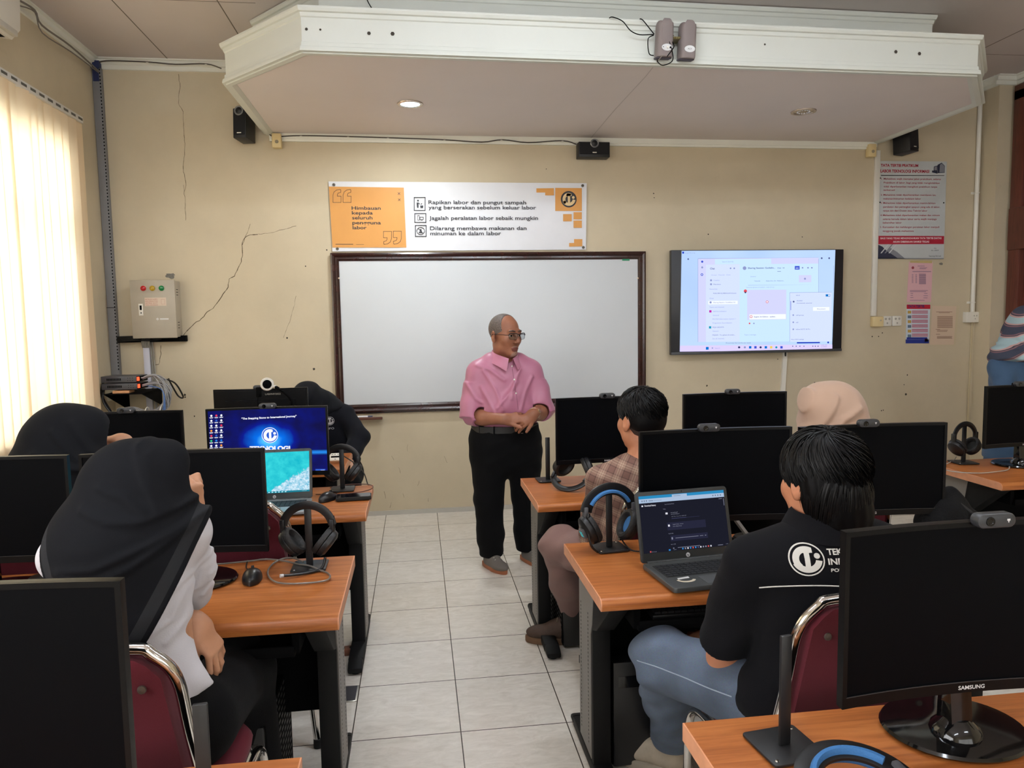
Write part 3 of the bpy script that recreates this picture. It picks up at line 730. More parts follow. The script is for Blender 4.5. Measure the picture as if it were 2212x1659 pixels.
# pair of small computer speakers hung on the bulkhead front
def pcspk(label,x,z,rz,kind):
    y=4.03+.018*(x+.545)-.055
    t=thing('computer_speaker',label,'speaker',(x,y,z),rz,'grey computer speakers hung on the bulkhead'); t.rotation_euler=(math.radians(7),0,rz)
    m=MB(); secs=[]
    for zz,sx,sy in ((-.092,.036,.045),(-.09,.043,.05),(-.08,.045,.052),(.07,.044,.05),(.084,.042,.045),(.09,.034,.038),(.0925,.02,.03)):
        ring=[]
        for k in range(24):
            a=2*PI*k/24; u=math.copysign(abs(math.cos(a))**.5,math.cos(a)); v=math.copysign(abs(math.sin(a))**.6,math.sin(a))
            ring.append((u*sx,v*sy*.8,zz+.012*(u*u<.5)*(zz>.07)))
        secs.append(ring)
    m.loft(secs); m.build('cabinet',mat('speaker_taupe',C(132,120,118),.55,bump=.4,bscale=700),t)
    m=MB(); m.box((-.044,-.02,-.098),(.042,.045,-.088),0,.004); m.build('base',mat('speaker_dark',C(70,62,74),.5),t)
    m=MB(); m.lathe([(.030,0),(.030,.003),(.0,.004)],28,0,Matrix.Translation((.002,-.0405,-.046))@Matrix.Rotation(PI/2,4,'X')@Matrix.Diagonal((1,.58,1,1))); pl=m.build('badge_plate',mat('badge_silver',C(206,206,206),.35),t)
    m=MB()
    if kind==0:
        m.lathe([(.007,0),(.006,.008),(0,.009)],14,0,Matrix.Translation((.004,-.044,-.046))@Matrix.Rotation(PI/2,4,'X')); m.lathe([(.005,0),(.0,.004)],12,1,Matrix.Translation((.021,-.044,-.047))@Matrix.Rotation(PI/2,4,'X')); m.lathe([(.0025,0),(.0,.003)],8,1,Matrix.Translation((-.02,-.044,-.045))@Matrix.Rotation(PI/2,4,'X'))
        m.build('control_knob',[M_wp,M_blackm],pl)
    else:
        m.text('ACY',(-.011,-.0447,-.05),.024,.008); m.build('lettering',M_blackm,pl,flat=True)
    return t
pcspk('left of the two grey computer speakers on the bulkhead, with a control knob',1.384,3.028,math.radians(4),0)
pcspk('right of the two grey computer speakers on the bulkhead, with a lettered oval badge',1.514,3.024,math.radians(3),1)
m=MB(); m.box((1.43,3.995,3.03),(1.475,4.07,3.042)); m.box((1.43,3.995,3.045),(1.435,4.0,3.05))
for k in range(4): m.cyl((1.435+k*.011,3.99,3.036),(1.435+k*.011,3.994,3.036),.004,seg=8)
o=m.build('speaker_bracket',mat('brass_bracket',C(120,108,70),.4,metal=.6)); tag(o,'small perforated metal bracket between the two grey computer speakers','bracket')
yy=4.045
def spk_cable(px,label,y=4.015,r=.0028):
    P=[PY(a,b,y) for a,b in px]; root=P[0]; m=MB(); m.tube([p-root for p in P],r,6,smooth=5); o=m.build('speaker_wire',M_blackm); o.location=root; tag(o,label,'cable',None)
spk_cable([(1316,39),(1324,37),(1345,46),(1362,66),(1382,75),(1412,75),(1400,84),(1402,115),(1412,120)],'black wire running from the bulkhead edge to the left grey computer speaker')
spk_cable([(1382,41),(1388,43),(1402,60),(1413,74)],'short black wire dropping from the bulkhead moulding to the grey speaker')
spk_cable([(1444,86),(1452,110),(1452,132),(1432,141),(1421,134),(1420,129)],'black wire looping below the left grey computer speaker',3.975)
spk_cable([(1452,90),(1456,100),(1450,110),(1441,122)],'black wire behind the grey computer speakers hanging from the bracket',3.98)
spk_cable([(790,-8),(796,6),(804,19)],'thin blue wire hanging from the upper tier of the bulkhead',4.44)
# ------------------------------------------------------------ banner
yb=YB-.012
bn=thing('banner','wide orange and white banner of lab rules above the whiteboard','banner',(PY(990,470,yb).x,yb,2.32))
BK=620/2212
def bpx(x,y,yy): return PY(680+x*BK,380+y*BK,yy)
M_bw=mat('banner_white',C(222,222,226),.42,var=.02); M_bo=mat('banner_orange',C(214,150,72),.45,var=.03,vscale=5); M_ink=mat('banner_ink',C(34,34,42),.5)
m=MB()
Nx=40; rows=[]
TL,TR,BR,BL=(105,42),(2096,56),(2090,568),(136,582)
for j in range(9):
    r=[]
    for i in range(Nx+1):
        u=i/Nx; v=j/8
        x=(TL[0]*(1-u)+TR[0]*u)*(1-v)+(BL[0]*(1-u)+BR[0]*u)*v; y=(TL[1]*(1-u)+TR[1]*u)*(1-v)+(BL[1]*(1-u)+BR[1]*u)*v
        p=bpx(x,y,yb); p.y+=.0015*math.sin(i*1.1+j*.5)*(1 if j in(0,8) else .3); r.append(p)
    rows.append(r)
m.loft(rows[::-1],caps=False,closed=False); m.build('sheet',M_bw,bn,world=True)
yo=yb-.0035
m=MB(); m.quad(bpx(136,552,yo),bpx(706,552,yo),bpx(686,90,yo),bpx(108,82,yo))
for q in [[(1708,96),(1843,94),(1843,150),(1776,150),(1776,128),(1708,128)],[(1853,92),(2058,94),(2058,270),(1853,270)],[(1914,294),(1980,294),(1980,350),(1914,350)],[(1994,279),(2058,279),(2058,335),(1994,335)],[(1994,344),(2058,344),(2058,400),(1994,400)],[(1998,487),(2062,487),(2062,543),(1960,545),(1960,517),(1998,517)]]:
    P=[bpx(a,b,yo) for a,b in q]; m.add(P,[tuple(range(len(P)))[::-1]])
m.build('orange_print',M_bo,bn,world=True,flat=True)
yt=yb-.0045
m=MB()
def btext(s,x,y,x1,h,bold=.018):
    a=bpx(x,y,yt); b=bpx(x1,y,yt); c=bpx(x,y-h,yt); m.text(s,a,(b-a).x,(c-a).z,0,bold)
for s,x,y,x1 in [('Himbauan',284,260,508),('kepada',286,297,447),('seluruh',288,335,445),('pengguna',290,373,510),('labor',292,411,400)]: btext(s,x,y,x1,27)
for s,x,y,x1 in [('Rapikan labor dan pungut sampah',876,216,1628),('yang berserakan sebelum keluar labor',876,256,1706),('Jagalah peralatan labor sebaik mungkin',882,338,1720),('Dilarang membawa makanan dan',888,417,1632),('minuman ke dalam labor',890,457,1436)]: btext(s,x,y,x1,30,.012)
def bline(P,wd=.0035,close=True):
    Q=[bpx(a,b,yt) for a,b in P]; n=len(Q)
    for i in range(n if close else n-1):
        a=Q[i];b=Q[(i+1)%n]; d=(b-a)
        if d.length<1e-6: continue
        d.normalize(); s=Vector((-d.z,0,d.x))*wd/2; a=a-d*wd/2;b=b+d*wd/2
        m.quad(a-s,b-s,b+s,a+s)
def quote(x,y,fl=1):
    s=[(0,100),(0,45),(8,20),(28,5),(55,0),(60,4),(60,22),(40,28),(34,40),(34,52),(62,52),(62,100)]
    bline([(x+a*fl,y+(b if fl>0 else -b)) for a,b in s],.003)
quote(140,104); quote(218,104); quote(591,528,-1); quote(667,526,-1)
for (a,b) in ((649,136),(651,184)):
    bline([(a-8,b-8),(a+8,b+8)],.003,False); bline([(a-8,b+8),(a+8,b-8)],.003,False)
bline([(162,527),(294,527)],.004,False); bline([(320,529),(378,529)],.002,False)
for x0,y0,x1,y1 in [(766,166,850,266),(771,290,856,358),(775,382,858,466)]: bline([(x0,y0),(x1,y0),(x1,y1),(x0,y1)],.006)
# pictograms: person with bin, computer, no food
def disc(x,y,r,n=14): P=[bpx(x+r*math.cos(-t*2*PI/n),y+r*math.sin(-t*2*PI/n),yt) for t in range(n)]; m.add(P,[tuple(range(n))])
def bpoly(L): P=[bpx(a,b,yt) for a,b in L]; m.add(P,[tuple(range(len(P)))])
disc(795,190,7); bpoly([(800,245),(800,205),(784,205),(788,245)]); bpoly([(812,216),(800,205),(796,205),(808,220)]); bpoly([(814,248),(834,248),(836,228),(812,228)]); bpoly([(820,222),(828,212),(822,210),(816,218)])
bline([(792,305),(806,305),(806,340),(792,340)],.003); bline([(810,318),(836,318),(836,336),(810,336)],.004); bline([(818,342),(830,342)],.003,False)
bline([(816+30*math.cos(t*PI/10),424+27*math.sin(t*PI/10)) for t in range(20)],.004); bline([(796,405),(836,444)],.004,False); bpoly([(800,440),(828,440),(826,428),(804,428)]); bpoly([(812,426),(824,426),(822,410),(812,410)])
# round emblem: ring, dark disc with letter forms
def emblem(m,cx,cy,r,P,ring,dark,light):
    """P(u,v,layer) -> point; v up; ring/dark/light material slots"""
    def dsc(x,y,rr,mi,ly,n=40):
        for q in range(5): ann(x,y,rr*q/5,rr*(q+1)/5,mi,ly,0,2*PI,n)
    def ann(x,y,r0,r1,mi,ly,a0,a1,n=36):
        vs=[];fs=[]
        for t in range(n+1):
            a=a0+(a1-a0)*t/n
            vs+= [P(cx+x+r0*math.cos(a),cy+y+r0*math.sin(a),ly),P(cx+x+r1*math.cos(a),cy+y+r1*math.sin(a),ly)]
        for t in range(n): fs.append((2*t,2*t+1,2*t+3,2*t+2))
        m.add(vs,fs,mi)
    dsc(0,0,r*.95,dark,0); ann(0,0,r*.92,r,ring,1,0,2*PI)
    D=math.radians
    ann(0,0,r*.42,r*.78,light,1,D(62),D(230)); ann(0,.06*r,r*.50,r*.86,light,1,D(205),D(350))
    def bar(q,N=6):
        (ax,ay),(bx,by),(gx,gy),(hx,hy)=q; vs=[]
        for j in range(N+1):
            for i in range(N+1):
                u,v=i/N,j/N; vs.append(P(cx+r*((ax*(1-u)+bx*u)*(1-v)+(hx*(1-u)+gx*u)*v),cy+r*((ay*(1-u)+by*u)*(1-v)+(hy*(1-u)+gy*u)*v),1))
        m.add(vs,[(j*(N+1)+i,j*(N+1)+i+1,(j+1)*(N+1)+i+1,(j+1)*(N+1)+i) for j in range(N) for i in range(N)],light)
    bar(((-.12,-.45),(.17,-.45),(.17,.62),(-.12,.62))); bar(((-.34,.38),(.36,.40),(.36,.66),(-.2,.74)))
    dsc(.58*r,.22*r,r*.17,light,2); ann(.58*r,.22*r,r*.18,r*.23,dark,3,0,2*PI)
m.build('lettering',M_ink,bn,world=True,flat=True)
m=MB(); e0=bpx(1957,180,yo); er=(bpx(2018,180,yo)-e0).x
emblem(m,e0.x,e0.z,er,lambda u,v,l:(u,yo-.0004-.0004*l,v),0,0,1); m.build('emblem',[M_ink,mat('emblem_pale',C(220,190,140),.5)],bn,world=True,flat=True)
m=MB()
for a,b in ((146,68),(2064,75),(174,562),(2070,551)):
    p=bpx(a,b,yb-.002); m.lathe([(.012,0),(.011,.003),(.005,.003),(.004,0)],14,0,Matrix.Translation(p)@Matrix.Rotation(PI/2,4,'X'))
m.build('eyelet',mat('eyelet_metal',C(110,104,96),.4,metal=.6),bn,world=True)
# ------------------------------------------------------------ whiteboard
wbx0,wbx1,wbz0,wbz1=-.63,1.83,.825,2.045
wb=thing('whiteboard','large whiteboard in a dark brown wooden frame on the back wall','whiteboard',(.6,YB,wbz0))
M_wbf=mat('dark_wood_frame',C(50,24,20),.25,var=.3,vscale=20,coat=.3)
M_wbs=mat('whiteboard_surface',C(204,208,212),.22,var=.015,vscale=2)
m=MB(); m.box((wbx0+.04,YB-.018,wbz0+.04),(wbx1-.04,YB-.004,wbz1-.04)); m.build('writing_surface',M_wbs,wb,world=True,flat=True)
fp=[(0,0),(0,.035),(.012,.040),(.026,.034),(.032,.026),(.046,.030),(.058,.022),(.064,.010),(.064,0)]
m=MB(); cor=[(wbx0,wbz0,1,1),(wbx1,wbz0,-1,1),(wbx1,wbz1,-1,-1),(wbx0,wbz1,1,-1)]
R=[[Vector((x+sx*u,YB-.002-v,z+sz*u)) for u,v in fp] for x,z,sx,sz in cor]; R.append(R[0]); m.loft(R,caps=False); m.build('frame',M_wbf,wb,world=True,sharp=25)
m=MB(); m.box((wbx0+.03,YB-.015,wbz0-.012),(wbx1-.01,YB,wbz0+.004)); m.build('lower_rail',M_wbf,wb,world=True)
m=MB()
for (a,b) in ((732,601),(1378,601)):
    p=PY(a,b,YB-.036); m.lathe([(.007,0),(.006,.003),(0,.004)],12,0,Matrix.Translation(p)@Matrix.Rotation(PI/2,4,'X'))
m.build('screw_cap',mat('screw_pale',C(200,180,150),.3,metal=.5),wb,world=True)
m=MB(); p=PY(1352,560,YB-.021); m.box((p.x-.03,p.y-.002,p.z-.012),(p.x+.03,p.y,p.z+.012)); m.build('green_sticker',mat('sticker_green',C(40,140,100),.5),wb,world=True)
t=MB(); t.box((-.22,-.075,0),(.22,0,.012),0,.003); t.box((-.22,-.078,.0),(.22,-.070,.022),0,.003); o=t.build('marker_tray',mat('tray_wood',C(92,52,36),.35,var=.2,vscale=20)); o.location=(-.50,YB-.012,.772); tag(o,'short dark wooden marker tray fixed under the whiteboard corner','tray')
for k,(dx,co,cl,nm) in enumerate([(-.075,C(230,230,232),C(200,40,60),'white marker pen with a red cap on the marker tray'),(.055,C(228,228,230),C(60,64,90),'white marker pen with a dark cap on the marker tray')]):
    mk=thing('marker_pen',nm,'marker',(-.47+dx,YB-.05,.784+.009),0,'markers on the tray'); m=MB(); m.cyl((-.055,0,0),(.025,0,0),.008,seg=14); m.build('barrel',mat('marker_barrel%d'%k,co,.4),mk)
    m=MB(); m.cyl((.025,0,0),(.06,0,0),.0088,.0075,14); m.build('cap',mat('marker_cap%d'%k,cl,.4),mk)
# ------------------------------------------------------------ television
TY=YB-.09
tv=thing('television','large wall-mounted television showing a chat window on the back wall','television',(PY(1635,650,TY).x,YB,1.60))
TK=440/2212
def tpx(x,y,yy=TY): return PY(1420+x*TK,510+y*TK,yy)
a=tpx(150,150);b=tpx(2030,1285); X0,X1,Z1,Z0=tpx(150,700).x,tpx(2012,700).x,tpx(1000,148).z,tpx(1000,1272).z
m=MB(); m.box((X0,TY,Z0),(X1,TY+.045,Z1),0,.004); m.build('housing',mat('tv_bezel',C(30,31,36),.35),tv,world=True)
m=MB(); m.box((X0+.3,TY+.04,Z0+.15),(X1-.3,YB,Z1-.2)); m.build('wall_mount',M_blackm,tv,world=True)
m=MB(); m.box((X0,TY-.006,Z0),(X1,TY,Z0+.022),0,.003); m.build('lower_bezel',mat('tv_bezel_lower',C(66,68,72),.35),tv,world=True)
ys=TY-.0012; q=[tpx(243,1255,ys),tpx(1897,1225,ys),tpx(1933,150,ys),tpx(263,160,ys)]
def scr(name,c,s=.54): return emat('scr_'+name,c,s)
def tvbackdrop():
    m=bpy.data.materials.new('tv_screen_picture'); m.use_nodes=True; nt=m.node_tree; N=nt.nodes; L=nt.links; N.clear()
    tc=N.new('ShaderNodeTexCoord'); nz=N.new('ShaderNodeTexNoise'); nz.inputs['Scale'].default_value=1.6; L.new(tc.outputs['Object'],nz.inputs[0])
    r=N.new('ShaderNodeValToRGB'); e=r.color_ramp.elements; e[0].position=.35; e[0].color=C(180,208,250); e[1].position=.65; e[1].color=C(196,222,255); L.new(nz.outputs[0],r.inputs[0])
    em=N.new('ShaderNodeEmission'); em.inputs[1].default_value=.5; L.new(r.outputs[0],em.inputs[0]); o=N.new('ShaderNodeOutputMaterial'); L.new(em.outputs[0],o.inputs[0]); return m
m=MB(); m.add(q,[(0,1,2,3)]); sc=m.build('screen',tvbackdrop(),tv,world=True,flat=True)
TVM=[scr('pane',C(206,218,252)),scr('pale',C(196,224,255)),scr('lilac',C(204,206,246)),scr('taskbar',C(214,202,250)),scr('ink',C(84,92,140)),scr('soft',C(140,150,196)),scr('blue',C(60,84,200)),scr('deep',C(20,50,180)),scr('magenta',C(190,40,170)),scr('teal',C(30,150,180)),scr('white',C(236,242,255)),scr('red',C(220,80,90)),scr('sky',C(0,110,200)),scr('yellow',C(230,200,90)),scr('dark',C(50,56,100)),scr('toggle',C(10,110,190))]
PANE,PALE,LIL,TASK,INK,SOFT,BLUE,DEEP,MAG,TEAL,WHT,RED,SKY,YEL,DRK,TOG=range(16)
m=MB(); 
def tr(x0,y0,x1,y1,c,l=1):
    yy=ys-.0004*l; m.add([tpx(x0,y1,yy),tpx(x1,y1-(x1-x0)*.012,yy),tpx(x1,y0-(x1-x0)*.008,yy),tpx(x0,y0,yy)],[(0,1,2,3)],c)
def tt(s,x,y,w,h,c=INK,bold=0.0,l=4):
    yy=ys-.0004*l; A=tpx(x,y,yy);B=tpx(x+w,y-.012*w,yy); U=(B-A).normalized(); m.text(s,A,(B-A).length,abs((tpx(x,y-h,yy)-A).z),c,bold,right=U)
def tdot(x,y,r,c,l=4,n=16):
    yy=ys-.0004*l; P=[tpx(x+r*math.cos(-t*2*PI/n),y+r*math.sin(-t*2*PI/n),yy) for t in range(n)]; m.add(P,[tuple(range(n))],c)
tr(245,1190,1900,1255,TASK); tr(440,245,1752,1150,LIL); tr(527,310,893,1150,PANE,2); tr(893,305,1752,1150,PALE,2); tr(625,250,1237,308,PALE,2)
tr(440,243,1752,247,SOFT,3); tr(440,247,443,1150,SOFT,3); tr(1749,247,1752,1150,SOFT,3)
tdot(487,278,12,BLUE); tt('Search (Ctrl+E)',705,285,120,13,SOFT); tt('Chat',573,362,50,20,INK,.02); tdot(487,340,11,SOFT); tdot(484,418,14,BLUE); tdot(484,418,6,WHT,5)
for x in (795,835): tdot(x,350,9,SOFT)
tt('...',750,352,20,6,SOFT); tt('Unread   Channels   Chats',585,428,208,11,SOFT)
for s,x,y,w in [('Copilot',610,486,65),('Mentions',610,530,78),('Favourites',567,582,85),('RUSLI BIN HJ ABDULLAH (Guest)',608,628,248),('Chats',567,682,45),('Teams and channels',565,778,160),('Self-Accreditation',605,824,145),('General',603,866,64),('PG PhD Information System 1',600,908,250),('Programme Accreditation',600,950,210),('MQA 2023/STS',600,997,122),('General',600,1038,62),('MQA04 - To upload all eviden...',598,1081,248),('See all channels',598,1120,128)]: tt(s,x,y,w,13,INK if 'R' in s[:1] or 'M' in s[:1] else SOFT)
tr(553,704,872,742,WHT,3); tt('Sharing Session: Guidelines for',608,727,242,13,INK); tdot(578,720,12,SOFT); tdot(583,480,11,SOFT); tdot(583,523,11,SOFT)
tr(563,805,588,830,MAG,3); tr(560,979,585,1004,TEAL,3)
tdot(947,348,20,SOFT); tt('Sharing Session: Guidelin...',983,356,297,19,INK,.015); tt('Chat  +4',1303,353,75,14,INK,.01); tr(1303,382,1342,386,INK,3); tr(1492,325,1545,364,BLUE,3); tt('Join',1502,352,32,12,WHT,.02,5)
for x in (1577,1636,1678): tdot(x,344,9,SOFT)
tt('General',1010,445,58,12,SOFT); tt('Transcript',1052,493,65,11,INK); tt('Slides Dos. Dr. Muhamm...',1180,492,200,11,INK); tr(1537,425,1672,502,LIL,3); tdot(1603,463,11,SOFT); tr(985,532,1690,535,SOFT,3)
tt('Mohd Abd @ Rahd (STUDENT)  16/06 9:07 pm',967,563,302,10,SOFT); tdot(956,597,18,RED); tdot(956,612,9,DRK,5)
tr(975,585,1400,910,LIL,3); tdot(1192,714,14,RED); tdot(1192,714,9,WHT,5); tr(1000,850,1395,905,WHT,4); tdot(1018,875,15,RED,5); tdot(1018,875,10,WHT,6); tt('English 3rd Edition - update...',1050,883,240,14,INK,.01,5); tdot(1001,948,9,RED); tdot(1048,948,8,SOFT); tt('Type a message',943,1078,128,13,SOFT)
tr(1437,615,1893,1148,PANE,6); tr(1437,612,1893,616,SOFT,7); tr(1437,615,1440,1148,SOFT,7); tt('Wi-Fi',1505,650,42,12,INK,0,8); tr(1828,632,1876,656,TOG,7); tdot(1864,643,9,WHT,9); tdot(1480,712,10,INK,8); tt('WLAN01',1512,708,64,12,INK,0,8); tt('Connected, secured',1512,734,165,12,INK,0,8); tr(1690,772,1868,812,WHT,7); tt('Disconnect',1735,797,90,13,INK,0,9); tr(1446,706,1451,804,BLUE,8)
for s,y,w in [('wifi-group',864,85),('ed3',943,25),('Infinix NOTE 30 Pro',1018,155),('More Wi-Fi settings',1128,135)]: tt(s,1505 if y<1100 else 1455,y,w,12,INK,0,8)
for y in (858,936,1012): tdot(1476,y,9,SOFT,8)
tt('Proactively find and fix any issues',745,1167,270,12,INK); tr(1515,1152,1765,1166,DEEP,3); tdot(1855,1155,10,DEEP)
tr(527,1204,557,1234,SKY,3); tdot(598,1216,8,SOFT); tt('Search',625,1223,55,13,SOFT)
for x,c in ((888,DRK),(950,SOFT),(1008,SKY),(1065,BLUE),(1121,DRK),(1178,SKY),(1236,YEL),(1292,TEAL),(1348,BLUE)):
    (tr(x-13,1195,x+13,1221,c,3) if c in (BLUE,SKY,YEL) else tdot(x,1208,12,c))
for x in (1470,1508,1548,1592,1688,1716,1745): tdot(x,1196,6,INK)
tt('10:05 AM',1780,1188,62,9,INK); tt('6/10/2025',1780,1206,62,9,INK); tr(270,170,290,190,DEEP,3); tt('Screen Mirroring',300,188,110,11,SOFT); tdot(335,250,9,INK); tdot(1785,240,10,INK); tdot(1866,240,10,INK); tr(1911,320,1914,590,SOFT,3)
m.build('screen_content',TVM,sc,world=True,flat=True)
# cable channel below the television
tc=thing('cable_channel','narrow white cable channel dropping from under the television','cable channel',(3.02,YB,1.18)); m=MB(); m.sweep([(0.012,-.012,.03),(-.004,-.012,-.34),(-.02,-.012,-.9)],[(-.018,-.011),(.018,-.011),(.018,.011),(-.018,.011)],up=(0,-1,0)); m.build('channel',M_wp,tc); m=MB(); m.tube([(.012,-.02,.0),(.008,-.03,.06),(.005,-.04,.12)],.008,6,smooth=3); m.build('cable',M_black,tc)
# ------------------------------------------------------------ rules board
yr=YB-.014; SK=200/1382
def rpx(x,y,yy): return PY(1880+x*SK,330+y*SK,yy)
rb=thing('rules_board','grey printed board of laboratory rules with red lettering','sign',(PY(1970,455,yr).x,YB,2.37))
m=MB(); A=rpx(108,1585,yr);B=rpx(1097,1585,yr);Cc=rpx(1142,130,yr);D=rpx(118,122,yr)
m.add([A,B,Cc,D],[(0,1,2,3)]); m.add([A+Vector((0,.01,0)),B+Vector((0,.01,0)),Cc+Vector((0,.01,0)),D+Vector((0,.01,0)),A,B,Cc,D],[(0,4,5,1),(1,5,6,2),(2,6,7,3),(3,7,4,0)],1)
m.build('board',[mat('board_grey',C(192,196,196),.4,var=.06,vscale=3),mat('board_edge',C(120,118,112),.5)],rb,world=True,flat=True)
RM=[mat('rule_red',C(176,34,58),.5),mat('rule_red_soft',C(168,70,84),.5),mat('rule_black',C(40,40,46),.5),mat('rule_white',C(236,228,228),.5),mat('print_navy',C(40,44,66),.5),mat('print_grey',C(130,132,140),.5),mat('print_pale',C(206,208,210),.5)]
m=MB(); y1=yr-.0012
def rt(s,x,y,x1,h,c=1,bold=.012,l=0):
    yy=y1-.0005*l; a=rpx(x,y,yy);b=rpx(x1,y,yy); m.text(s,a,(b-a).x,(rpx(x,y-h,yy)-a).z,c,bold)
def rr(L,c,l=0):
    P=[rpx(a,b,y1-.0005*l) for a,b in L]; m.add(P,[tuple(range(len(P)))],c)
rt('TATA TERTIB PRATIKUM',156,206,714,42,0,.03); rt('LABOR TEKNOLOGI INFORMASI',152,292,878,44,0,.03)
rr([(160,343),(1104,343),(1104,335),(160,331)],2)
for s,x,y,x1 in [('Mahasiswa wajib memakai jaket praktikum, selama',200,400,1052),('Praktikum di labor, bagi yang tidak mengindahkan',200,458,1036),('tidak diperkenankan mengikuti praktikum tanpa',200,516,998),('terkecuali',196,568,366),('Mahasiswa tidak diperkenankan membawa tas,',196,640,982),('makanan/minuman kedalam labor',194,697,756),('Mahasiswa tidak diperkenankan memindahkan',193,762,972),('peralatan dan perangkat apapun yang ada di labor,',192,820,1042),('tanpa izin dari Dosen atau Teknisi labor',190,876,852),('Mahasiswa tidak diperkenankan makan dan minum',188,944,1036),('selama berada dalam labor serta wajib menjaga',187,1002,990),('kebersihan labor',186,1056,467),('Kerusakan dan kehilangan peralatan labor menjadi',185,1122,1030),('tanggung jawab mahasiswa',185,1180,648)]: rt(s,x,y,x1,27,1,.014)
for s,x,y in (('1.',160,400),('2.',157,640),('3.',154,762),('4.',150,944),('5.',146,1122)): rt(s,x,y,x+24,26,0,.01)
rr([(114,1366),(1098,1362),(1103,1243),(118,1240)],0); rt('BAGI YANG TIDAK MENGINDAHKAN TATA TERTIB DIATAS',152,1290,1062,28,3,.016,1); rt('AKAN DIBERIKAN SANKSI TEGAS',338,1342,878,28,3,.02,1)
# computer picture, printed
rr([(1010,305),(1110,300),(1112,195),(1066,148),(1004,180)],4); rr([(944,300),(1006,308),(1004,190),(950,205)],4,1); rr([(955,260),(995,262),(995,200),(958,214)],5,2); rr([(918,292),(1000,312),(1010,286),(926,262)],4,2); rr([(1030,296),(1108,296),(1108,200),(1068,160),(1040,176)],5,1)
# dark print at the foot of the board
rr([(112,1582),(420,1582),(330,1520),(250,1470),(180,1400),(116,1372)],4); rr([(250,1470),(330,1520),(420,1582),(520,1582),(400,1480),(300,1420)],5)
for x0 in (190,250,310): rr([(x0-40,1500),(x0-20,1500),(x0+90,1366),(x0+70,1366)],6 if x0!=250 else 5,1)
rr([(112,1582),(1097,1582),(1097,1572),(112,1572)],5)
rt('TTD',948,1438,985,18,2,0); rt('KA. LABOR',912,1466,1020,18,2,0); rt('Teknologi Informasi',872,1550,1055,18,2,.01)
m.build('print',RM,rb,world=True,flat=True)
m=MB()
for a,b in ((148,378),(145,740),(1096,747)):
    m.lathe([(.006,0),(.004,.003),(0,.004)],10,0,Matrix.Translation(rpx(a,b,y1))@Matrix.Rotation(PI/2,4,'X'))
m.build('nail_head',M_blackm,rb,world=True)
# papers
def paper(name,label,quad,ma,y=YB-.003,cat='paper'):
    P=[PY(a,b,y) for a,b in quad]; c=(P[0]+P[2])/2; t=thing(name,label,cat,(c.x,YB,c.z)); m=MB(); m.add(P,[(0,1,2,3)]); m.add([p+Vector((0,.001,0)) for p in P],[(3,2,1,0)]); m.build('sheet',ma,t,world=True,flat=True); return t
PP=392/1414
def ppx(x,y): return (1820+x*PP,320+y*PP)
def lines(t,ma,rows,y,h=2.0):
    m=MB()
    for x0,x1,yy,*k in rows:
        c=k[0] if k else 0; hh=k[1] if len(k)>1 else h
        P=[PY(*ppx(x0,yy+hh),y),PY(*ppx(x1,yy+hh),y),PY(*ppx(x1,yy-hh),y),PY(*ppx(x0,yy-hh),y)]; m.add(P,[(0,1,2,3)],c)
    m.build('print',ma,t,world=True,flat=True)
t=paper('pink_notice','pink printed notice in a plastic sleeve pinned under the rules board',[ppx(500,1200),ppx(690,1200),ppx(703,890),ppx(518,885)],mat('pink_paper',C(222,176,182),.6),cat='notice')
rnd=random.Random(9)
rows=[(585,640,918)]+[(600,660,932),(600,650,940),(545,690,962,0,3)]+[(540,552,985+i*9) for i in range(8)]+[(568,580,985+i*8) for i in range(9)]+[(596,650,982+i*7.5,0,2.6) for i in range(11)]+[(525,665,1110),(525,650,1118),(530,550,1132),(530,548,1148),(528,552,1164),(636,662,1132),(630,665,1150),(630,662,1166),(525,640,1186)]
lines(t,[mat('pink_ink',C(150,120,140),.6)],rows,YB-.004)
m=MB(); p=PY(*ppx(548,932),YB-.0042); m.lathe([(.012,0),(0,.0003)],14,0,Matrix.Translation(p)@Matrix.Rotation(PI/2,4,'X')); m.build('seal',mat('seal_red',C(150,60,70),.6),t,world=True)
m=MB(); P=[PY(*ppx(a,b),YB-.0035) for a,b in ((526,893),(697,897),(697,877),(528,877))]; m.add(P,[(0,1,2,3)]); m.build('sleeve_top',mat('sleeve_yellowed',C(196,176,120),.4),t,world=True)
t=paper('safety_poster','small colourful poster with a red header beside the wall sockets',[ppx(492,1522),ppx(673,1520),ppx(684,1216),ppx(500,1218)],mat('poster_pale',C(206,216,226),.4),cat='poster')
rows=[(500,684,1236,1,17),(492,674,1506,2,15),(500,660,1482,2,8)]+[(540,665,1268+i*36+d,3,2.6) for i in range(6) for d in (0,9,18)]+[(508,535,1278+i*37,4 if i%2 else 5,11) for i in range(6)]+[(640,665,1496,6,12),(650,668,1495,7,10)]
lines(t,[mat('po0',C(206,216,226),.4),mat('poster_red',C(196,36,56),.4),mat('poster_blue',C(36,54,140),.4),mat('poster_pinkink',C(186,84,110),.4),mat('poster_grey',C(100,120,140),.4),mat('poster_ochre',C(196,160,80),.4),mat('poster_magenta',C(170,50,130),.4),mat('poster_white',C(230,230,236),.4)],rows,YB-.004)
m=MB(); a=PY(*ppx(510,1243),YB-.0052); b=PY(*ppx(638,1240),YB-.0052); m.text('TATA TERTIB',a,(b-a).x,.022,0,.03); m.build('lettering',mat('poster_navy_text',C(60,50,110),.4),t,world=True,flat=True)
t=paper('pale_notice','pale pinkish printed sheet in a clear sleeve right of the colourful poster',[ppx(682,1532),ppx(866,1530),ppx(888,1232),ppx(700,1228)],mat('pale_pink_paper',C(216,192,168),.6),cat='notice')
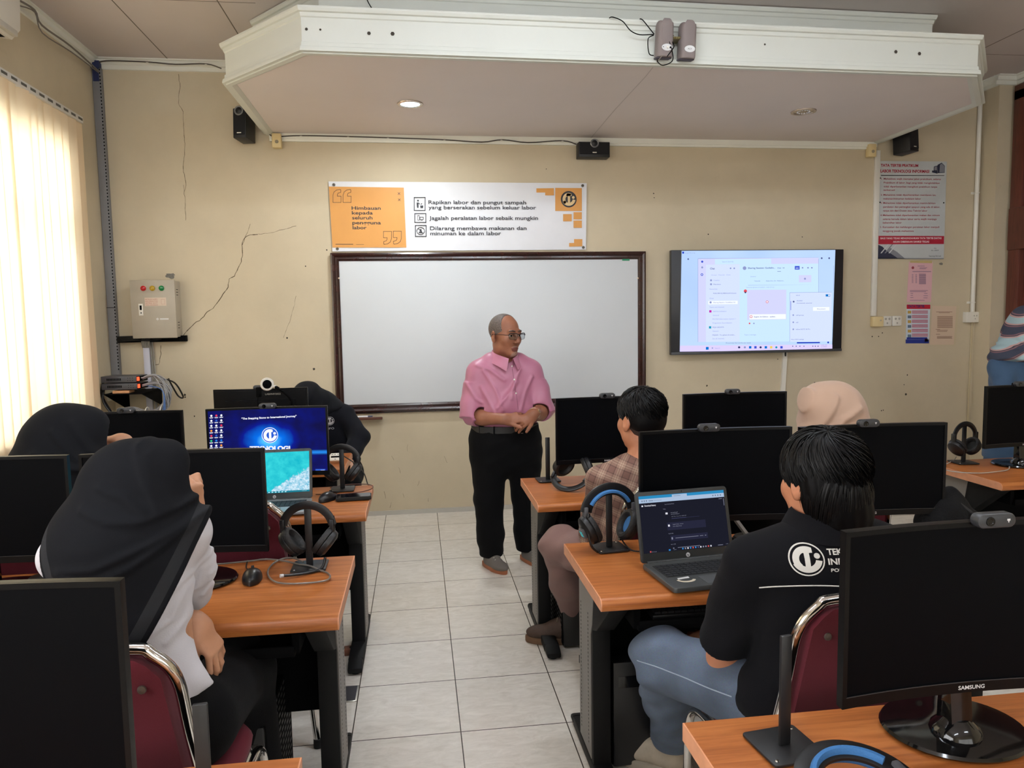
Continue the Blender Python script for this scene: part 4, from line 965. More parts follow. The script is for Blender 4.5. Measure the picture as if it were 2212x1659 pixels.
rows=[(730,855,1276),(750,835,1283)]+[(738,858,1312+i*7.2) for i in range(13)]+[(726,760,1412),(736,820,1420),(736,815,1428),(728,760,1450),(736,855,1468),(736,850,1475),(736,855,1482)]
lines(t,[mat('pale_ink',C(160,126,108),.6)],rows,YB-.004)
m=MB(); P=[PY(*ppx(a,b),YB-.002) for a,b in ((684,1537),(880,1536),(912,1226),(702,1222))]; m.add(P,[(0,1,2,3)]); m.build('clear_sleeve',mat('sleeve_clear',C(206,190,158),.3),t,world=True)
# sockets and conduits on the right
def conduit(label,x,zt,zb,w,d,clips=(),ma=M_wp,kind='flat'):
    t=thing('conduit',label,'conduit',(x,YB,zb)); m=MB()
    if kind=='flat': m.box((-w/2,-d,0),(w/2,0,zt-zb),0,.003)
    else: m.cyl((0,-w/2-.002,0),(0,-w/2-.002,zt-zb),w/2,seg=14)
    m.build('pipe',ma,t)
    for z in clips:
        c=MB(); c.box((-w/2-.022,-.006,z-zb-.009),(w/2+.004,0,z-zb+.009)); c.tube([(w/2*1.1*math.cos(a),-w/2-.002-w/2*1.1*math.sin(a),z-zb) for a in [i*PI/8 for i in range(9)]],.004,5); c.build('clip',M_wp,t)
    return t
conduit('flat white cable channel beside the rules board running down to the sockets',3.815,2.86,1.50,.045,.022)
conduit('round white conduit pipe in the corner left of the brown door',4.722,3.36,1.52,.035,.035,(2.52,1.60),kind='round')
def wsock(label,x,z,w,h,d,ma,holes):
    t=thing('wall_socket',label,'socket',(x,YB,z)); m=MB(); m.box((-w/2,-d,-h/2),(w/2,0,h/2),0,.005); m.build('box',ma,t); m=MB()
    for hx,hz,r in holes: m.lathe([(r,0),(r*.6,.0015),(0,.0015)],12,0,Matrix.Translation((hx,-d,hz))@Matrix.Rotation(PI/2,4,'X'))
    m.build('socket_face',mat('socket_shade',C(176,170,160),.4),t)
wsock('yellowed telephone socket box at the foot of the flat cable channel',3.842,1.452,.095,.085,.045,M_cream,[(.02,.01,.007)])
wsock('white double socket plate, left one of the pair beside the colourful poster',3.945,1.455,.085,.085,.012,M_wp,[(-.015,.018,.01),(.018,.018,.01),(0,-.018,.008)])
wsock('white double socket plate, right one of the pair touching the colourful poster',4.035,1.455,.085,.085,.012,M_wp,[(-.015,.018,.01),(.018,.018,.01),(0,-.018,.008)])
wsock('white surface socket box at the foot of the round conduit pipe',4.705,1.475,.115,.09,.05,M_wp,[(.012,.012,.006),(.035,.012,.006),(.022,-.014,.005)])
m=MB(); m.tube([(4.73,YB-.012,1.43),(4.727,YB-.012,1.0),(4.72,YB-.012,.5),(4.715,YB-.012,.05)],.006,6,smooth=3); m.tube([(4.71,YB-.02,.9),(4.715,YB-.03,.6),(4.70,YB-.02,.3)],.004,6,smooth=4); o=m.build('hanging_wire',mat('wire_cream',C(196,180,146),.5)); tag(o,'thin cream wire hanging down the corner below the socket box','cable')
# ============================================================ FURNITURE
def woodmat():
    m,nt,b=newmat('desk_wood'); N=nt.nodes; L=nt.links
    tc=N.new('ShaderNodeTexCoord'); mp=N.new('ShaderNodeMapping'); mp.inputs['Scale'].default_value=(1.3,22,22); L.new(tc.outputs['Object'],mp.inputs[0])
    n=N.new('ShaderNodeTexNoise'); n.inputs['Scale'].default_value=3.2; n.inputs['Detail'].default_value=8; n.inputs['Roughness'].default_value=.62; n.inputs['Distortion'].default_value=.6; L.new(mp.outputs[0],n.inputs[0])
    r=N.new('ShaderNodeValToRGB'); e=r.color_ramp.elements; e[0].position=.28; e[0].color=C(138,76,34); e[1].position=.75; e[1].color=C(188,120,64)
    k=e.new(.5); k.color=C(168,98,48)
    L.new(n.outputs[0],r.inputs[0]); L.new(r.outputs[0],b.inputs['Base Color']); b.inputs['Roughness'].default_value=.36; b.inputs['Specular IOR Level'].default_value=.4
    return m
M_wood=woodmat(); M_edge=mat('desk_end_band',C(206,142,104),.45,var=.1,vscale=30)
M_chrome=mat('chrome',C(214,212,208),.12,metal=1.0)
M_maroon=mat('maroon_fabric',C(98,14,34),.85,sheen=.05,bump=.25,bscale=700,var=.06,vscale=6)
M_legf=mat('desk_leg_grey',C(122,118,114),.45,metal=.2); M_legb=mat('desk_leg_black',C(9,9,10),.6,spec=.25); M_dot=mat('perforation',C(40,38,36),.8)
M_scr=mat('screen_off',C(4,5,8),.5,spec=.06); M_bez=mat('monitor_bezel',C(8,8,10),.35,spec=.18); M_gloss=mat('gloss_black',C(12,12,13),.08,spec=.6)
M_white_ink=mat('white_ink',C(200,200,202),.4); M_pad=mat('ear_pad',C(26,25,26),.55,bump=.2,bscale=200); M_rub=mat('rubber',C(18,18,18),.8)
DW,DD,DT=1.5,.53,.73
TOPZ=DT+.003
def desk_proto():
    t=thing('computer_desk','x','desk',group='computer desks')
    m=MB(); P=[(-DD/2,DT-.026),(-DD/2+.004,DT-.036),(DD/2,DT-.036),(DD/2,DT),(-DD/2+.022,DT),(-DD/2+.008,DT-.005),(-DD/2+.001,DT-.014)]
    m.prism(P,-DW/2+.003,DW/2-.003,'x'); top=m.build('desktop',M_wood,t,sharp=50)
    for s in (-1,1):
        m=MB(); m.prism(P,s*DW/2-s*.003,s*DW/2,'x'); e=m.build('end_band',M_edge,top); e['label']='paler end band'
    for s in (-1,1):
        x=s*(DW/2-.075); m=MB()
        prof=[(.03,.05),(.225,.05),(.225,DT-.037),(-.20,DT-.037),(-.20,DT-.055),(-.02,DT-.20),(.03,DT-.22)]
        m.prism(prof,x-.03,x+.03,'x',0,.003)
        lg=m.build('leg',M_legb,t)
        xo=x+s*.0305; m=MB()
        m.prism([(.05,.06),(.215,.06),(.215,DT-.05),(.0,DT-.05),(.03,DT-.2),(.05,DT-.24)],xo-.002,xo+.003,'x',0)
        for k in range(34):
            for yy in (.08,.185):
                z=.10+k*.0135; m.box((xo+s*.0032-.0002,yy-.003,z),(xo+s*.0032+.0002,yy+.003,z+.006),1)
        c=m.build('side_cover',[M_legf,M_dot],lg,flat=True); c['label']='grey perforated cover'
        m=MB(); m.box((x-.033,-.14,0.012),(x+.033,.34,.05),0,.006); m.prism([(-.14,.012),(-.14,.05),(-.17,.045),(-.20,.03),(-.205,.012)],x-.032,x+.032,'x',0,.008); m.prism([(.34,.012),(.34,.05),(.365,.045),(.39,.03),(.395,.012)],x-.032,x+.032,'x',0,.008)
        for y in (-.17,.36): m.cyl((x,y,0),(x,y,.014),.02,seg=12)
        m.build('foot',M_legb,lg)
    m=MB(); m.box((-DW/2+.1,.16,.25),(DW/2-.1,.178,DT-.036)); m.build('modesty_panel',M_blackm,t)
    m=MB(); m.box((-.62,-.2,.60),(.62,.05,.612)); m.box((-.62,-.2,.60),(.62,-.19,.63),0,.004)
    for s in (-1,1): m.box((s*.62-.01,-.18,.60),(s*.62+.01,.05,DT-.036))
    m.build('keyboard_tray',M_blackm,t)
    return t
ROWL=-.23-DW/2; ROWR=.495+DW/2
D0=desk_proto(); D0.location=(ROWR,1.96+DD/2,0); D0['label']='wooden desk with the open grey laptop, black-shirted student seated at it'
YC={0:.79+DD/2,1:1.96+DD/2,2:3.05+DD/2}
for x,y,rz,lab in [(ROWL,YC[1],0,'wooden desk with a corded mouse, nearest full desk left of the aisle'),
  (ROWR,YC[2],0,'wooden desk right of the aisle where the plaid-shirted student sits'),
  (ROWL,YC[2],0,'wooden desk left of the aisle holding the laptop with a sea picture'),
  (ROWR,YC[0],0,'wooden desk in the near right corner with a bare headphone stand'),
  (ROWL,YC[0],0,'wooden desk in the near left corner, only its end showing'),
  (2.665+DW/2,3.02+DD/2,0,'wooden desk by the right wall with headphones on a stand'),
  (-.41-DW/2,4.26,PI,'wooden front desk facing the class where the woman in black leans')]:
    dup(D0,(x,y,0),rz,lab)
# ---------------- monitors
MW,MH=.522,.314; MZ0=.105
cur=lambda x:-(x*x)/3.4
def monitor_proto():
    t=thing('monitor','x','monitor',group='monitors on the desks')
    xs=[MW*(i/16-.5) for i in range(17)]
    def slab(m,x0,x1,z0,z1,y0,y1,mi=0,n=16):
        X=[x0+(x1-x0)*i/n for i in range(n+1)]; rings=[]
        for x in X: rings.append([(x,cur(x)+y0,z0),(x,cur(x)+y1,z0),(x,cur(x)+y1,z1),(x,cur(x)+y0,z1)])
        m.loft(rings,mi)
    m=MB(); slab(m,-MW/2,MW/2,MZ0,MZ0+MH,0,.014); slab(m,-.19,.19,MZ0+.05,MZ0+.25,.012,.045); slab(m,-MW/2+.01,MW/2-.01,MZ0+.01,MZ0+MH-.01,.012,.022)
    hs=m.build('housing',M_bez,t,sharp=30)
    m=MB(); slab(m,-MW/2,MW/2,MZ0,MZ0+.020,-.004,.002); slab(m,-MW/2,MW/2,MZ0+MH-.009,MZ0+MH,-.004,.002); slab(m,-MW/2,-MW/2+.009,MZ0,MZ0+MH,-.004,.002,n=2); slab(m,MW/2-.009,MW/2,MZ0,MZ0+MH,-.004,.002,n=2); slab(m,-MW/2+.008,MW/2-.008,MZ0+.0195,MZ0+.0205,-.0048,-.003,1)
    m.build('bezel',[M_bez,mat('bezel_glint',C(62,62,64),.25)],t,sharp=30)
    m=MB(); X=[MW*.965*(i/16-.5) for i in range(17)]
    m.loft([[(x,cur(x)-.0012,MZ0+.02),(x,cur(x)-.0012,MZ0+MH-.009)] for x in X],caps=False,closed=False); m.build('screen',M_scr,t)
    m=MB(); m.text('SAMSUNG',(0,-.0052,MZ0+.0065),.052,.0075,0,.02,align='c'); m.build('lettering',M_white_ink,t,flat=True)
    m=MB(); m.prism([(.01,.015),(.055,.015),(.05,.2),(.03,.2)],-.022,.022,'x',0,.004); m.lathe([(.045,.010),(.042,.022),(.028,.034),(.022,.04)],20,0,Matrix.Translation((0,.03,0))); m.build('stand_neck',M_gloss,t)
    m=MB(); m.lathe([(.128,0),(.132,.004),(.128,.009),(.10,.012),(0,.013)],40,0,Matrix.Translation((.015,.055,0))@Matrix.Diagonal((1,.86,1,1))); m.build('base',M_gloss,t)
    return t
M0=monitor_proto(); M0.location=(.968,2.30,TOPZ); M0['label']='switched-off monitor behind the grey laptop, webcam on top'
mons={}
def mon(key,x,y,rz,lab): mons[key]=dup(M0,(x,y,TOPZ),rz,lab); return mons[key]
mons['R1a']=M0
mon('R1b',1.505,2.27,math.radians(-1),'switched-off monitor behind the black-haired student in the black shirt')
mon('R2a',.893,3.36,0,'switched-off monitor facing the plaid-shirted student')
mon('R2b',1.515,3.37,0,'switched-off monitor left of the beige headscarf, below the television')
mon('R0',.975,1.16,0,'large switched-off monitor in the near right corner, maker name on its bezel')
mon('L0',-.70,1.13,math.radians(0),'large switched-off monitor in the near left corner')
mon('L1b',-.722,2.265,math.radians(-1),'switched-off monitor between the near black headscarf and the aisle')
mon('L1a',-1.275,2.27,0,'switched-off monitor at the left edge by the window')
mon('L2a',-1.285,3.36,math.radians(0),'grey-glinting monitor in front of the far black headscarf')
mon('L3',-.895,4.33,PI,'monitor on the front desk seen from its plain black back')
mon('F',3.055,3.32,math.radians(2),'switched-off monitor on the desk at the right edge')
L2=mon('L2b',-.667,3.365,0,'switched-on monitor showing a blue desktop wallpaper with a round emblem')
def wallpaper():
    m=bpy.data.materials.new('blue_wallpaper'); m.use_nodes=True; nt=m.node_tree; N=nt.nodes; L=nt.links; N.clear()
    tc=N.new('ShaderNodeTexCoord'); mp=N.new('ShaderNodeMapping'); mp.inputs['Location'].default_value=(0,0,-(MZ0+.165)*1.0); L.new(tc.outputs['Object'],mp.inputs[0])
    mp2=N.new('ShaderNodeMapping'); mp2.inputs['Scale'].default_value=(7.2,0,10.5); L.new(mp.outputs[0],mp2.inputs[0])
    g=N.new('ShaderNodeTexGradient'); g.gradient_type='SPHERICAL'; L.new(mp2.outputs[0],g.inputs[0])
    nz=N.new('ShaderNodeTexNoise'); nz.inputs['Scale'].default_value=14; L.new(tc.outputs['Object'],nz.inputs[0])
    ad=N.new('ShaderNodeMath'); ad.operation='MULTIPLY_ADD'; ad.inputs[1].default_value=.35; L.new(nz.outputs[0],ad.inputs[0]); L.new(g.outputs['Fac'],ad.inputs[2])
    r=N.new('ShaderNodeValToRGB'); e=r.color_ramp.elements; e[0].position=.1; e[0].color=C(20,20,70); e[1].position=1; e[1].color=C(80,190,255)
    k=e.new(.4); k.color=C(16,28,140); k=e.new(.75); k.color=C(10,110,230); L.new(ad.outputs[0],r.inputs[0])
    # bright horizon line low on the picture
    sx=N.new('ShaderNodeSeparateXYZ'); L.new(tc.outputs['Object'],sx.inputs[0])
    mr=N.new('ShaderNodeMapRange'); mr.inputs[1].default_value=.012; mr.inputs[2].default_value=0; mr.inputs[3].default_value=0; mr.inputs[4].default_value=1
    sb=N.new('ShaderNodeMath'); sb.operation='SUBTRACT'; sb.inputs[1].default_value=MZ0+.104; L.new(sx.outputs['Z'],sb.inputs[0]); ab=N.new('ShaderNodeMath'); ab.operation='ABSOLUTE'; L.new(sb.outputs[0],ab.inputs[0]); L.new(ab.outputs[0],mr.inputs[0])
    mx=N.new('ShaderNodeMixRGB'); L.new(mr.outputs[0],mx.inputs[0]); L.new(r.outputs[0],mx.inputs[1]); mx.inputs[2].default_value=C(40,140,240)
    em=N.new('ShaderNodeEmission'); em.inputs[1].default_value=.52; L.new(mx.outputs[0],em.inputs[0]); o=N.new('ShaderNodeOutputMaterial'); L.new(em.outputs[0],o.inputs[0]); return m
for ch in L2.children:
    if ch.name.startswith('screen'):
        ch.data=ch.data.copy(); ch.data.materials.clear(); ch.data.materials.append(wallpaper()); SC=ch
m=MB(); K=280/2212
def dp(x,y,l=1):
    p=PY(440+x*K,870+y*K,3.365); q=Vector((p.x-L2.location.x,0,p.z-TOPZ)); q.y=cur(q.x)-.0012-.0004*l; return q
def dq(x0,y0,x1,y1,c,l=1): m.add([dp(x0,y1,l),dp(x1,y1-(x1-x0)*.03,l),dp(x1,y0-(x1-x0)*.03,l),dp(x0,y0,l)],[(0,1,2,3)],c)
def dt(s,x,y,w,h,c=0,b=.02,l=2,slope=-.05):
    n=len(s); A=dp(x,y,l);B=dp(x+w,y+w*slope,l); m.text(s,A,(B-A).length,abs((dp(x,y-h,l)-A).z),c,b,right=(B-A).normalized())
dt('"The Stepping Stone to International Journey"',650,285,938,32,0,.03)
rr_=(dp(1272,553)-dp(1132,553)).length
c0=dp(1132,553); emblem(m,c0.x,c0.z,rr_,lambda u,v,l:(u,cur(u)-.0020-.0003*l,v),0,3,0)
dt('TEKNOLOGI',790,812,690,72,0,.05,slope=-.01); dt('INFORMASI',800,920,660,72,0,.05,slope=-.01)
cols=[0,1,0,0,2,0,0,0,1,5,0,0,1,2,0,4,6,6,0,0,5]
for r in range(7):
    for c in range(3):
        x=150+c*82; y=215+r*85-c*3; i=cols[(r*3+c)%len(cols)]
        P=[dp(x+18*math.cos(-t*PI/4),y+19*math.sin(-t*PI/4),1) for t in range(8)]; m.add(P,[tuple(range(8))],i)
        dq(x-32,y+28,x+32,y+34,0); dq(x-26,y+38,x+22,y+43,0)
dq(1915,1120,2085,1155,2); dt('10:05',2010,1145,60,12,0,0,3)
m.build('desktop_content',[emat('wp_white',C(240,242,255),.54),emat('wp_red',C(220,60,90),.54),emat('wp_blue',C(50,90,190),.54),emat('wp_deep',C(40,90,200),.54),emat('wp_green',C(60,190,130),.54),emat('wp_orange',C(240,150,70),.54),emat('wp_cyan',C(40,120,220),.54)],SC,flat=True)
# handwriting on the back of the front monitor
m=MB(); m.text('LAB/INF/2022',(-.03,.0228,MZ0+MH-.035),-.075 if False else .085,.010,0,0,right=(-1,0,0)); m.build('handwriting',mat('chalk',C(190,188,180),.6),mons['L3'],flat=True)
# ---------------- webcams
def webcam_proto():
    t=thing('webcam','x','webcam',group='webcams on the monitors')
    m=MB(); P=rrect(-.037,.037,-.012,.014,.0125,6); m.prism(P[::-1],-.022,.0,'y',0,.004); m.build('body',mat('webcam_grey',C(46,47,50),.4),t)
    m=MB(); m.lathe([(.0085,0),(.008,.002),(.005,.002),(.004,.001),(0,.001)],18,0,Matrix.Translation((-.014,-.022,.001))@Matrix.Rotation(PI/2,4,'X')); m.build('lens',M_gloss,t)
    m=MB(); m.rectY(.018,.024,.001,.0045,-.0225); m.rectY(.020,.022,-.002,.001,-.0225); m.build('badge',M_white_ink,t,flat=True)
    m=MB(); m.box((-.014,-.004,-.004),(.014,.028,.004),0,.002); m.box((-.014,.022,-.05),(.014,.032,.002),0,.003); m.tube([(.0,.03,-.03),(.004,.05,-.08),(.0,.045,-.2)],.0022,6,smooth=4); m.build('clip',M_blackm,t)
    return t
W0=webcam_proto(); first=True
for key,px,lab in [('R1a',(1532,930),'webcam on the monitor behind the grey laptop'),('R1b',(1877,918),'webcam on the monitor in front of the beige headscarf'),('R2a',(1312,862),'webcam on the monitor facing the plaid-shirted student'),('R2b',(1583,855),'webcam on the monitor below the television'),('R0',(2149,1131),'large webcam on the monitor in the near right corner'),('F',(2206,840),'webcam on the monitor at the right edge, beneath the standing person'),('L2a',(272,893),'webcam on the glinting monitor below the network cables'),('L2b',(578,886),'webcam on the switched-on blue monitor'),('L3',(562,857),'webcam seen from behind on the front desk monitor')]:
    mo=mons[key]; y=mo.location.y; p=PY(px[0],px[1],y-.02 if key!='L3' else y+.01)
    lx=p.x-mo.location.x; z=TOPZ+MZ0+MH+.005
    loc=(p.x,y+cur(lx)-.004 if key!='L3' else y-cur(lx)+.004,z)
    if first: W0.location=loc; W0['label']=lab; W0.rotation_euler=(0,0,mo.rotation_euler.z); first=False
    else: dup(W0,loc,mo.rotation_euler.z,lab)
# ---------------- headphone stands and headphones
def stand_proto():
    t=thing('headphone_stand','x','headphone stand',group='headphone stands')
    m=MB(); m.prism(rrect(-.055,.055,-.055,.055,.008,3),0.0,.005,'z',0,.001); m.build('base_plate',mat('stand_black',C(24,24,26),.45),t)
    m=MB(); m.box((-.011,-.004,.005),(.011,.004,.212),0,.002); m.build('post',mat('stand_black2',C(28,28,30),.4),t)
    m=MB()
    for x,y in ((-.043,-.042),(.043,.042)): m.lathe([(.004,.005),(.003,.0065),(0,.0066)],10,0,Matrix.Translation((x,y,0)))
    m.build('screw',M_chrome,t)
    m=MB(); m.text('New Bee',(.005,-.048,.0054),.032,.006,0,0,up=(0,1,0)); m.build('lettering',mat('faint_ink',C(110,108,104),.5),t,flat=True)
    return t
S0=stand_proto(); S0.location=(.637,2.405,TOPZ); S0.rotation_euler=(0,0,math.radians(6)); S0['label']='black stand holding the blue-lined gaming headset'
for loc,rz,lab in [((.648,1.21,TOPZ),.12,'bare black headphone stand on the desk in the near right corner'),((-.345,1.13,TOPZ),.1,'bare black headphone stand in front of the near black headscarf, left of the aisle'),((.620,3.50,TOPZ),.05,'bare black headphone stand beside the man in pink'),((-.365,2.39,TOPZ),0,'black stand holding headphones beside the corded mouse'),((-.368,3.50,TOPZ),0,'black stand holding headphones behind the black phone'),((2.83,3.47,TOPZ),-.1,'black stand holding headphones on the desk by the right wall')]: dup(S0,loc,rz,lab)
M_hp=mat('headphone_black',C(22,22,24),.4); M_hpg=mat('headphone_grey',C(84,84,88),.4); M_blue=mat('pad_blue',C(56,112,170),.7,bump=.2,bscale=300)
def headphones(name,label,loc,rz,style='plain',rot=None,s=1.0):
    t=thing(name,label,'headphones',loc,rz,'headphones and headsets')
    if rot: t.rotation_euler=rot
    R=(.080 if style=='plain' else .086)*s; Hc=0.0   # arc centre is the origin
    gaming=style in('gaming','gaming_lying')
    w=.013 if not gaming else .021
    arc=[(R*math.cos(a),0,R*.95*math.sin(a)) for a in [math.radians(8+164*i/28) for i in range(29)]]
    m=MB(); m.sweep(arc,[(w*a,.0045*b) for a,b in ((-1,-.6),(-.8,-1),(.8,-1),(1,-.6),(1,.6),(.8,1),(-.8,1),(-1,.6))],up=None if False else (0,1,0) if False else None); hb=m.build('headband',M_hp,t)
    if gaming:
        m=MB(); arc2=[((R-.009)*math.cos(a),0,(R-.009)*.95*math.sin(a)) for a in [math.radians(28+124*i/20) for i in range(21)]]
        m.sweep(arc2,[(w*.75*a,.006*b) for a,b in ((-1,-.5),(-.6,-1),(.6,-1),(1,-.5),(1,.5),(.6,1),(-.6,1),(-1,.5))]); q=m.build('band_padding',M_blue,hb); q['label']='blue band padding'
    for sx in (-1,1):
        tilt=math.radians(38 if style=='plain' else 26)*sx; cx=sx*(R-(.024 if style=='plain' else .014)); cz=-.047*s
        # yoke between the band and the cup
        m=MB(); m.box((sx*R-.008,-.012,-.012),(sx*R+.006,.012,.03),0,.003); m.tube([(sx*(R+.004),0,.04),(sx*(R+.008),0,.01),(sx*(R-.002),0,-.02)],.0022,6,smooth=3)
        m.build('slider',M_hpg if gaming else M_hp,t)
        Mx=Matrix.Translation((cx,0,cz))@Matrix.Rotation(math.radians(-12)*sx if False else 0,4,'Z')@Matrix.Rotation(tilt,4,'Y')@Matrix.Rotation(-sx*PI/2,4,'Y')
        ex=Matrix.Diagonal((1.12,1.0,1,1)) if not gaming else Matrix.Diagonal((1.2,1.0,1,1))
        r=.043*s
        m=MB(); m.lathe([(.0,-.022),(r*.7,-.021),(r*.95,-.014),(r,-.002),(r*.96,.002)],28,0,Mx@ex); cup=m.build('ear_cup',M_hp,t)
        m=MB(); m.lathe([(r*.9,.002),(r*1.04,.005),(r*1.05,.013),(r*.95,.021),(r*.75,.022),(r*.6,.014),(r*.56,.004)],28,0,Mx@ex); m.build('cushion',M_pad,cup)
        m=MB(); m.lathe([(r*.6,.005),(0,.006)],24,0,Mx@ex); m.build('speaker_cloth',M_blue if gaming else M_rub,cup)
        if gaming:
            m=MB(); m.box((-.018,-.016,-.032),(.016,.016,-.020),0,.004); 
            for k in range(3): m.box((-.01+k*.007,-.009,-.0335),(-.006+k*.007,.009,-.032),1)
            m.v=[tuple(Mx@Vector(p)) for p in m.v]; m.build('cup_panel',[M_hpg,mat('hp_teal',C(40,170,180),.4,emit=C(40,170,180),estr=.15)],cup)
    return t
h=headphones('headphones','black headphones hanging on the stand beside the corded mouse, grey cord in front',(-.365,2.385,TOPZ+.212-.082),math.radians(-8))
m=MB(); m.tube([(.055,-.01,-.095),(.045,-.03,-.125),(.0,-.075,-.125),(-.05,-.11,-.118)],.0045,8,smooth=6); m.cyl((-.05,-.11,-.118),(-.058,-.116,-.117),.006,seg=10,m=1); m.build('microphone_boom',[M_hp,M_white_ink],h)
headphones('headphones','black headphones hanging on the stand behind the black phone',(-.368,3.495,TOPZ+.212-.082),math.radians(-6))
headphones('headphones','black headphones hanging on the stand at the desk by the right wall',(2.83,3.465,TOPZ+.212-.082),math.radians(14))
h=headphones('headset','gaming headset with blue linings hanging on a stand beside the grey laptop',(.637,2.40,TOPZ+.212-.088),math.radians(12),'gaming',s=1.04)
m=MB(); m.tube([(-.088,-.02,-.005),(-.094,-.03,-.05),(-.085,-.035,-.095),(-.06,-.03,-.12)],.004,8,smooth=5); m.cyl((-.089,-.02,0),(-.087,-.019,.012),.0055,seg=10); m.build('microphone_boom',M_hp,h)
# headset lying with its cups up on the desk of the plaid-shirted student
h=headphones('headset','black headset lying on the desk by the plaid-shirted student, thin microphone raised',(.700,3.31,TOPZ+.062),0,'plain',rot=(math.radians(128),0,math.radians(-38)),s=1.12)
m=MB(); m.tube([(-.072,0,-.07),(-.075,0,-.11),(-.055,.01,-.150),(.0,.02,-.172)],.003,7,smooth=6); m.cyl((.0,.02,-.172),(.009,.02,-.174),.0055,seg=10); m.build('microphone_boom',M_hp,h)
h=headphones('headset','headset with a blue-lined band at the bottom edge, lying on the near right desk',(.690,1.035,TOPZ+.030),0,'gaming_lying',rot=(math.radians(-78),0,math.radians(8)),s=1.0)
# ---------------- chairs
def chair_proto():
    t=thing('chair','x','chair',group='maroon chairs')
    def back(z): return -.21-(z-.45)*.17
    hw=lambda z:.205-(z-.45)*.10
    pts=[(-hw(.08)-.0,-.27,.0),(-.215,-.235,.25),(-hw(.46),back(.46),.46),(-hw(.70),back(.70),.70),(-hw(.83),back(.83),.83),(-hw(.88)+.035,back(.885),.885),(-.09,back(.895),.9),(.09,back(.895),.9),(hw(.88)-.035,back(.885),.885),(hw(.83),back(.83),.83),(hw(.70),back(.70),.70),(hw(.46),back(.46),.46),(.215,-.235,.25),(hw(.08),-.27,0)]
    m=MB(); m.tube(pts,.0125,10,smooth=6); m.build('back_frame',M_chrome,t)
    rings=[]
    for z in (.50,.52,.60,.70,.78,.84,.870,.880):
        w=hw(z)-.022 if z<.86 else hw(z)-.022-(z-.86)*2.2
        y=back(z); th=.016 if .51<z<.875 else .008; bow=.015
        ring=[]
        for k in range(9):
            u=k/8*2-1; ring.append((u*w,y-th-bow*(1-u*u)*-.6-.004,z))
        for k in range(9):
            u=1-k/8*2; ring.append((u*w,y+th+bow*(1-u*u)*.6+.012,z))
        rings.append(ring)
    m=MB(); m.loft(rings); bp=m.build('backrest',M_maroon,t,sharp=60)
    m=MB()
    for s in (-1,1): m.lathe([(.009,0),(.008,.003),(0,.004)],12,0,Matrix.Translation((s*(hw(.82)-.06),back(.82)-.0205,.82))@Matrix.Rotation(PI/2,4,'X'))
    m.build('bolt',mat('bolt_dull',C(120,112,104),.35,metal=.7),bp)
    m=MB(); S=[]
    for z,sc in ((.435,.93),(.44,1.0),(.462,1.02),(.478,.98),(.486,.85),(.489,.5)):
        S.append([(x*sc,y*sc,z) for x,y in rrect(-.205,.205,-.21,.21,.09,6)])
    m.loft(S); m.build('seat',M_maroon,t,sharp=70)
    m=MB(); m.tube([(x*.96,y*.96,.428) for x,y in rrect(-.205,.205,-.21,.21,.09,6)],.010,8,cyclic=True)
    m.build('seat_frame',M_chrome,t)
    for s in (-1,1):
        m=MB(); m.tube([(s*.215,.245,.0),(s*.215,.235,.22),(s*.213,.225,.345),(s*.21,.18,.40),(s*.207,.08,.415),(s*.205,-.08,.42),(s*.205,-.21,.43)],.0115,10,smooth=6); lg=m.build('leg',M_chrome,t)
        m=MB(); m.cyl((s*.215,.2455,0),(s*.215,.245,.03),.016,seg=12); m.cyl((s*hw(.08),-.27,0),(s*hw(.08),-.267,.03),.016,seg=12); m.build('foot_cap',M_rub,lg)
    return t
CH=chair_proto()
CH.location=(-.655,1.74,0); CH['label']='maroon chair with chrome frame under the near black-headscarfed student'
for loc,rz,lab in [((.975,1.745,0),0.02,'maroon chair with chrome frame under the black-shirted student'),((.905,2.83,0),0,'maroon chair under the plaid-shirted student'),((-.635,2.86,0),0,'empty maroon chair pushed in at the desk with the sea-picture laptop'),((-1.27,2.82,0),.1,'maroon chair under the far black-headscarfed student by the window'),((1.60,2.82,0),0,'maroon chair under the beige-headscarfed student')]: dup(CH,loc,rz,lab)
# ---------------- computer towers
def tower_proto():
    t=thing('computer_tower','x','computer',group='computer towers under the desks')
    m=MB(); m.box((-.09,-.20,.012),(.09,.20,.38),0,.006); m.build('case',M_blackm,t)
    m=MB(); m.box((-.088,-.212,.014),(.088,-.2,.378),0,.006); m.box((-.07,-.2135,.29),(.07,-.212,.33),1); m.build('front_panel',[M_black,M_gloss],t)
    m=MB()
    for s in (-1,1):
        for i in range(9):
            for j in range(16): m.box((s*.0902-.0003,-.17+i*.04,.03+j*.022),(s*.0902+.0003,-.145+i*.04,.038+j*.022))
    m.build('side_mesh',mat('case_mesh',C(70,68,66),.5),t,flat=True)
    m=MB()
    for x in (-.07,.07):
        for y in (-.16,.16): m.cyl((x,y,0),(x,y,.014),.014,seg=10)
    m.build('case_foot',M_rub,t)
    return t
T0=tower_proto(); T0.location=(.705,2.50,0); T0['label']='black computer tower under the laptop desk, right of the aisle'
for x,y,lab in [(-.55,2.28,'black computer tower under the nearest full desk left of the aisle'),(.72,3.42,'black computer tower under the desk of the plaid-shirted student'),(-.52,3.30,'black computer tower under the desk with the sea-picture laptop'),(2.95,3.3,'black computer tower under the desk by the right wall')]: dup(T0,(x,y,0),0,lab)
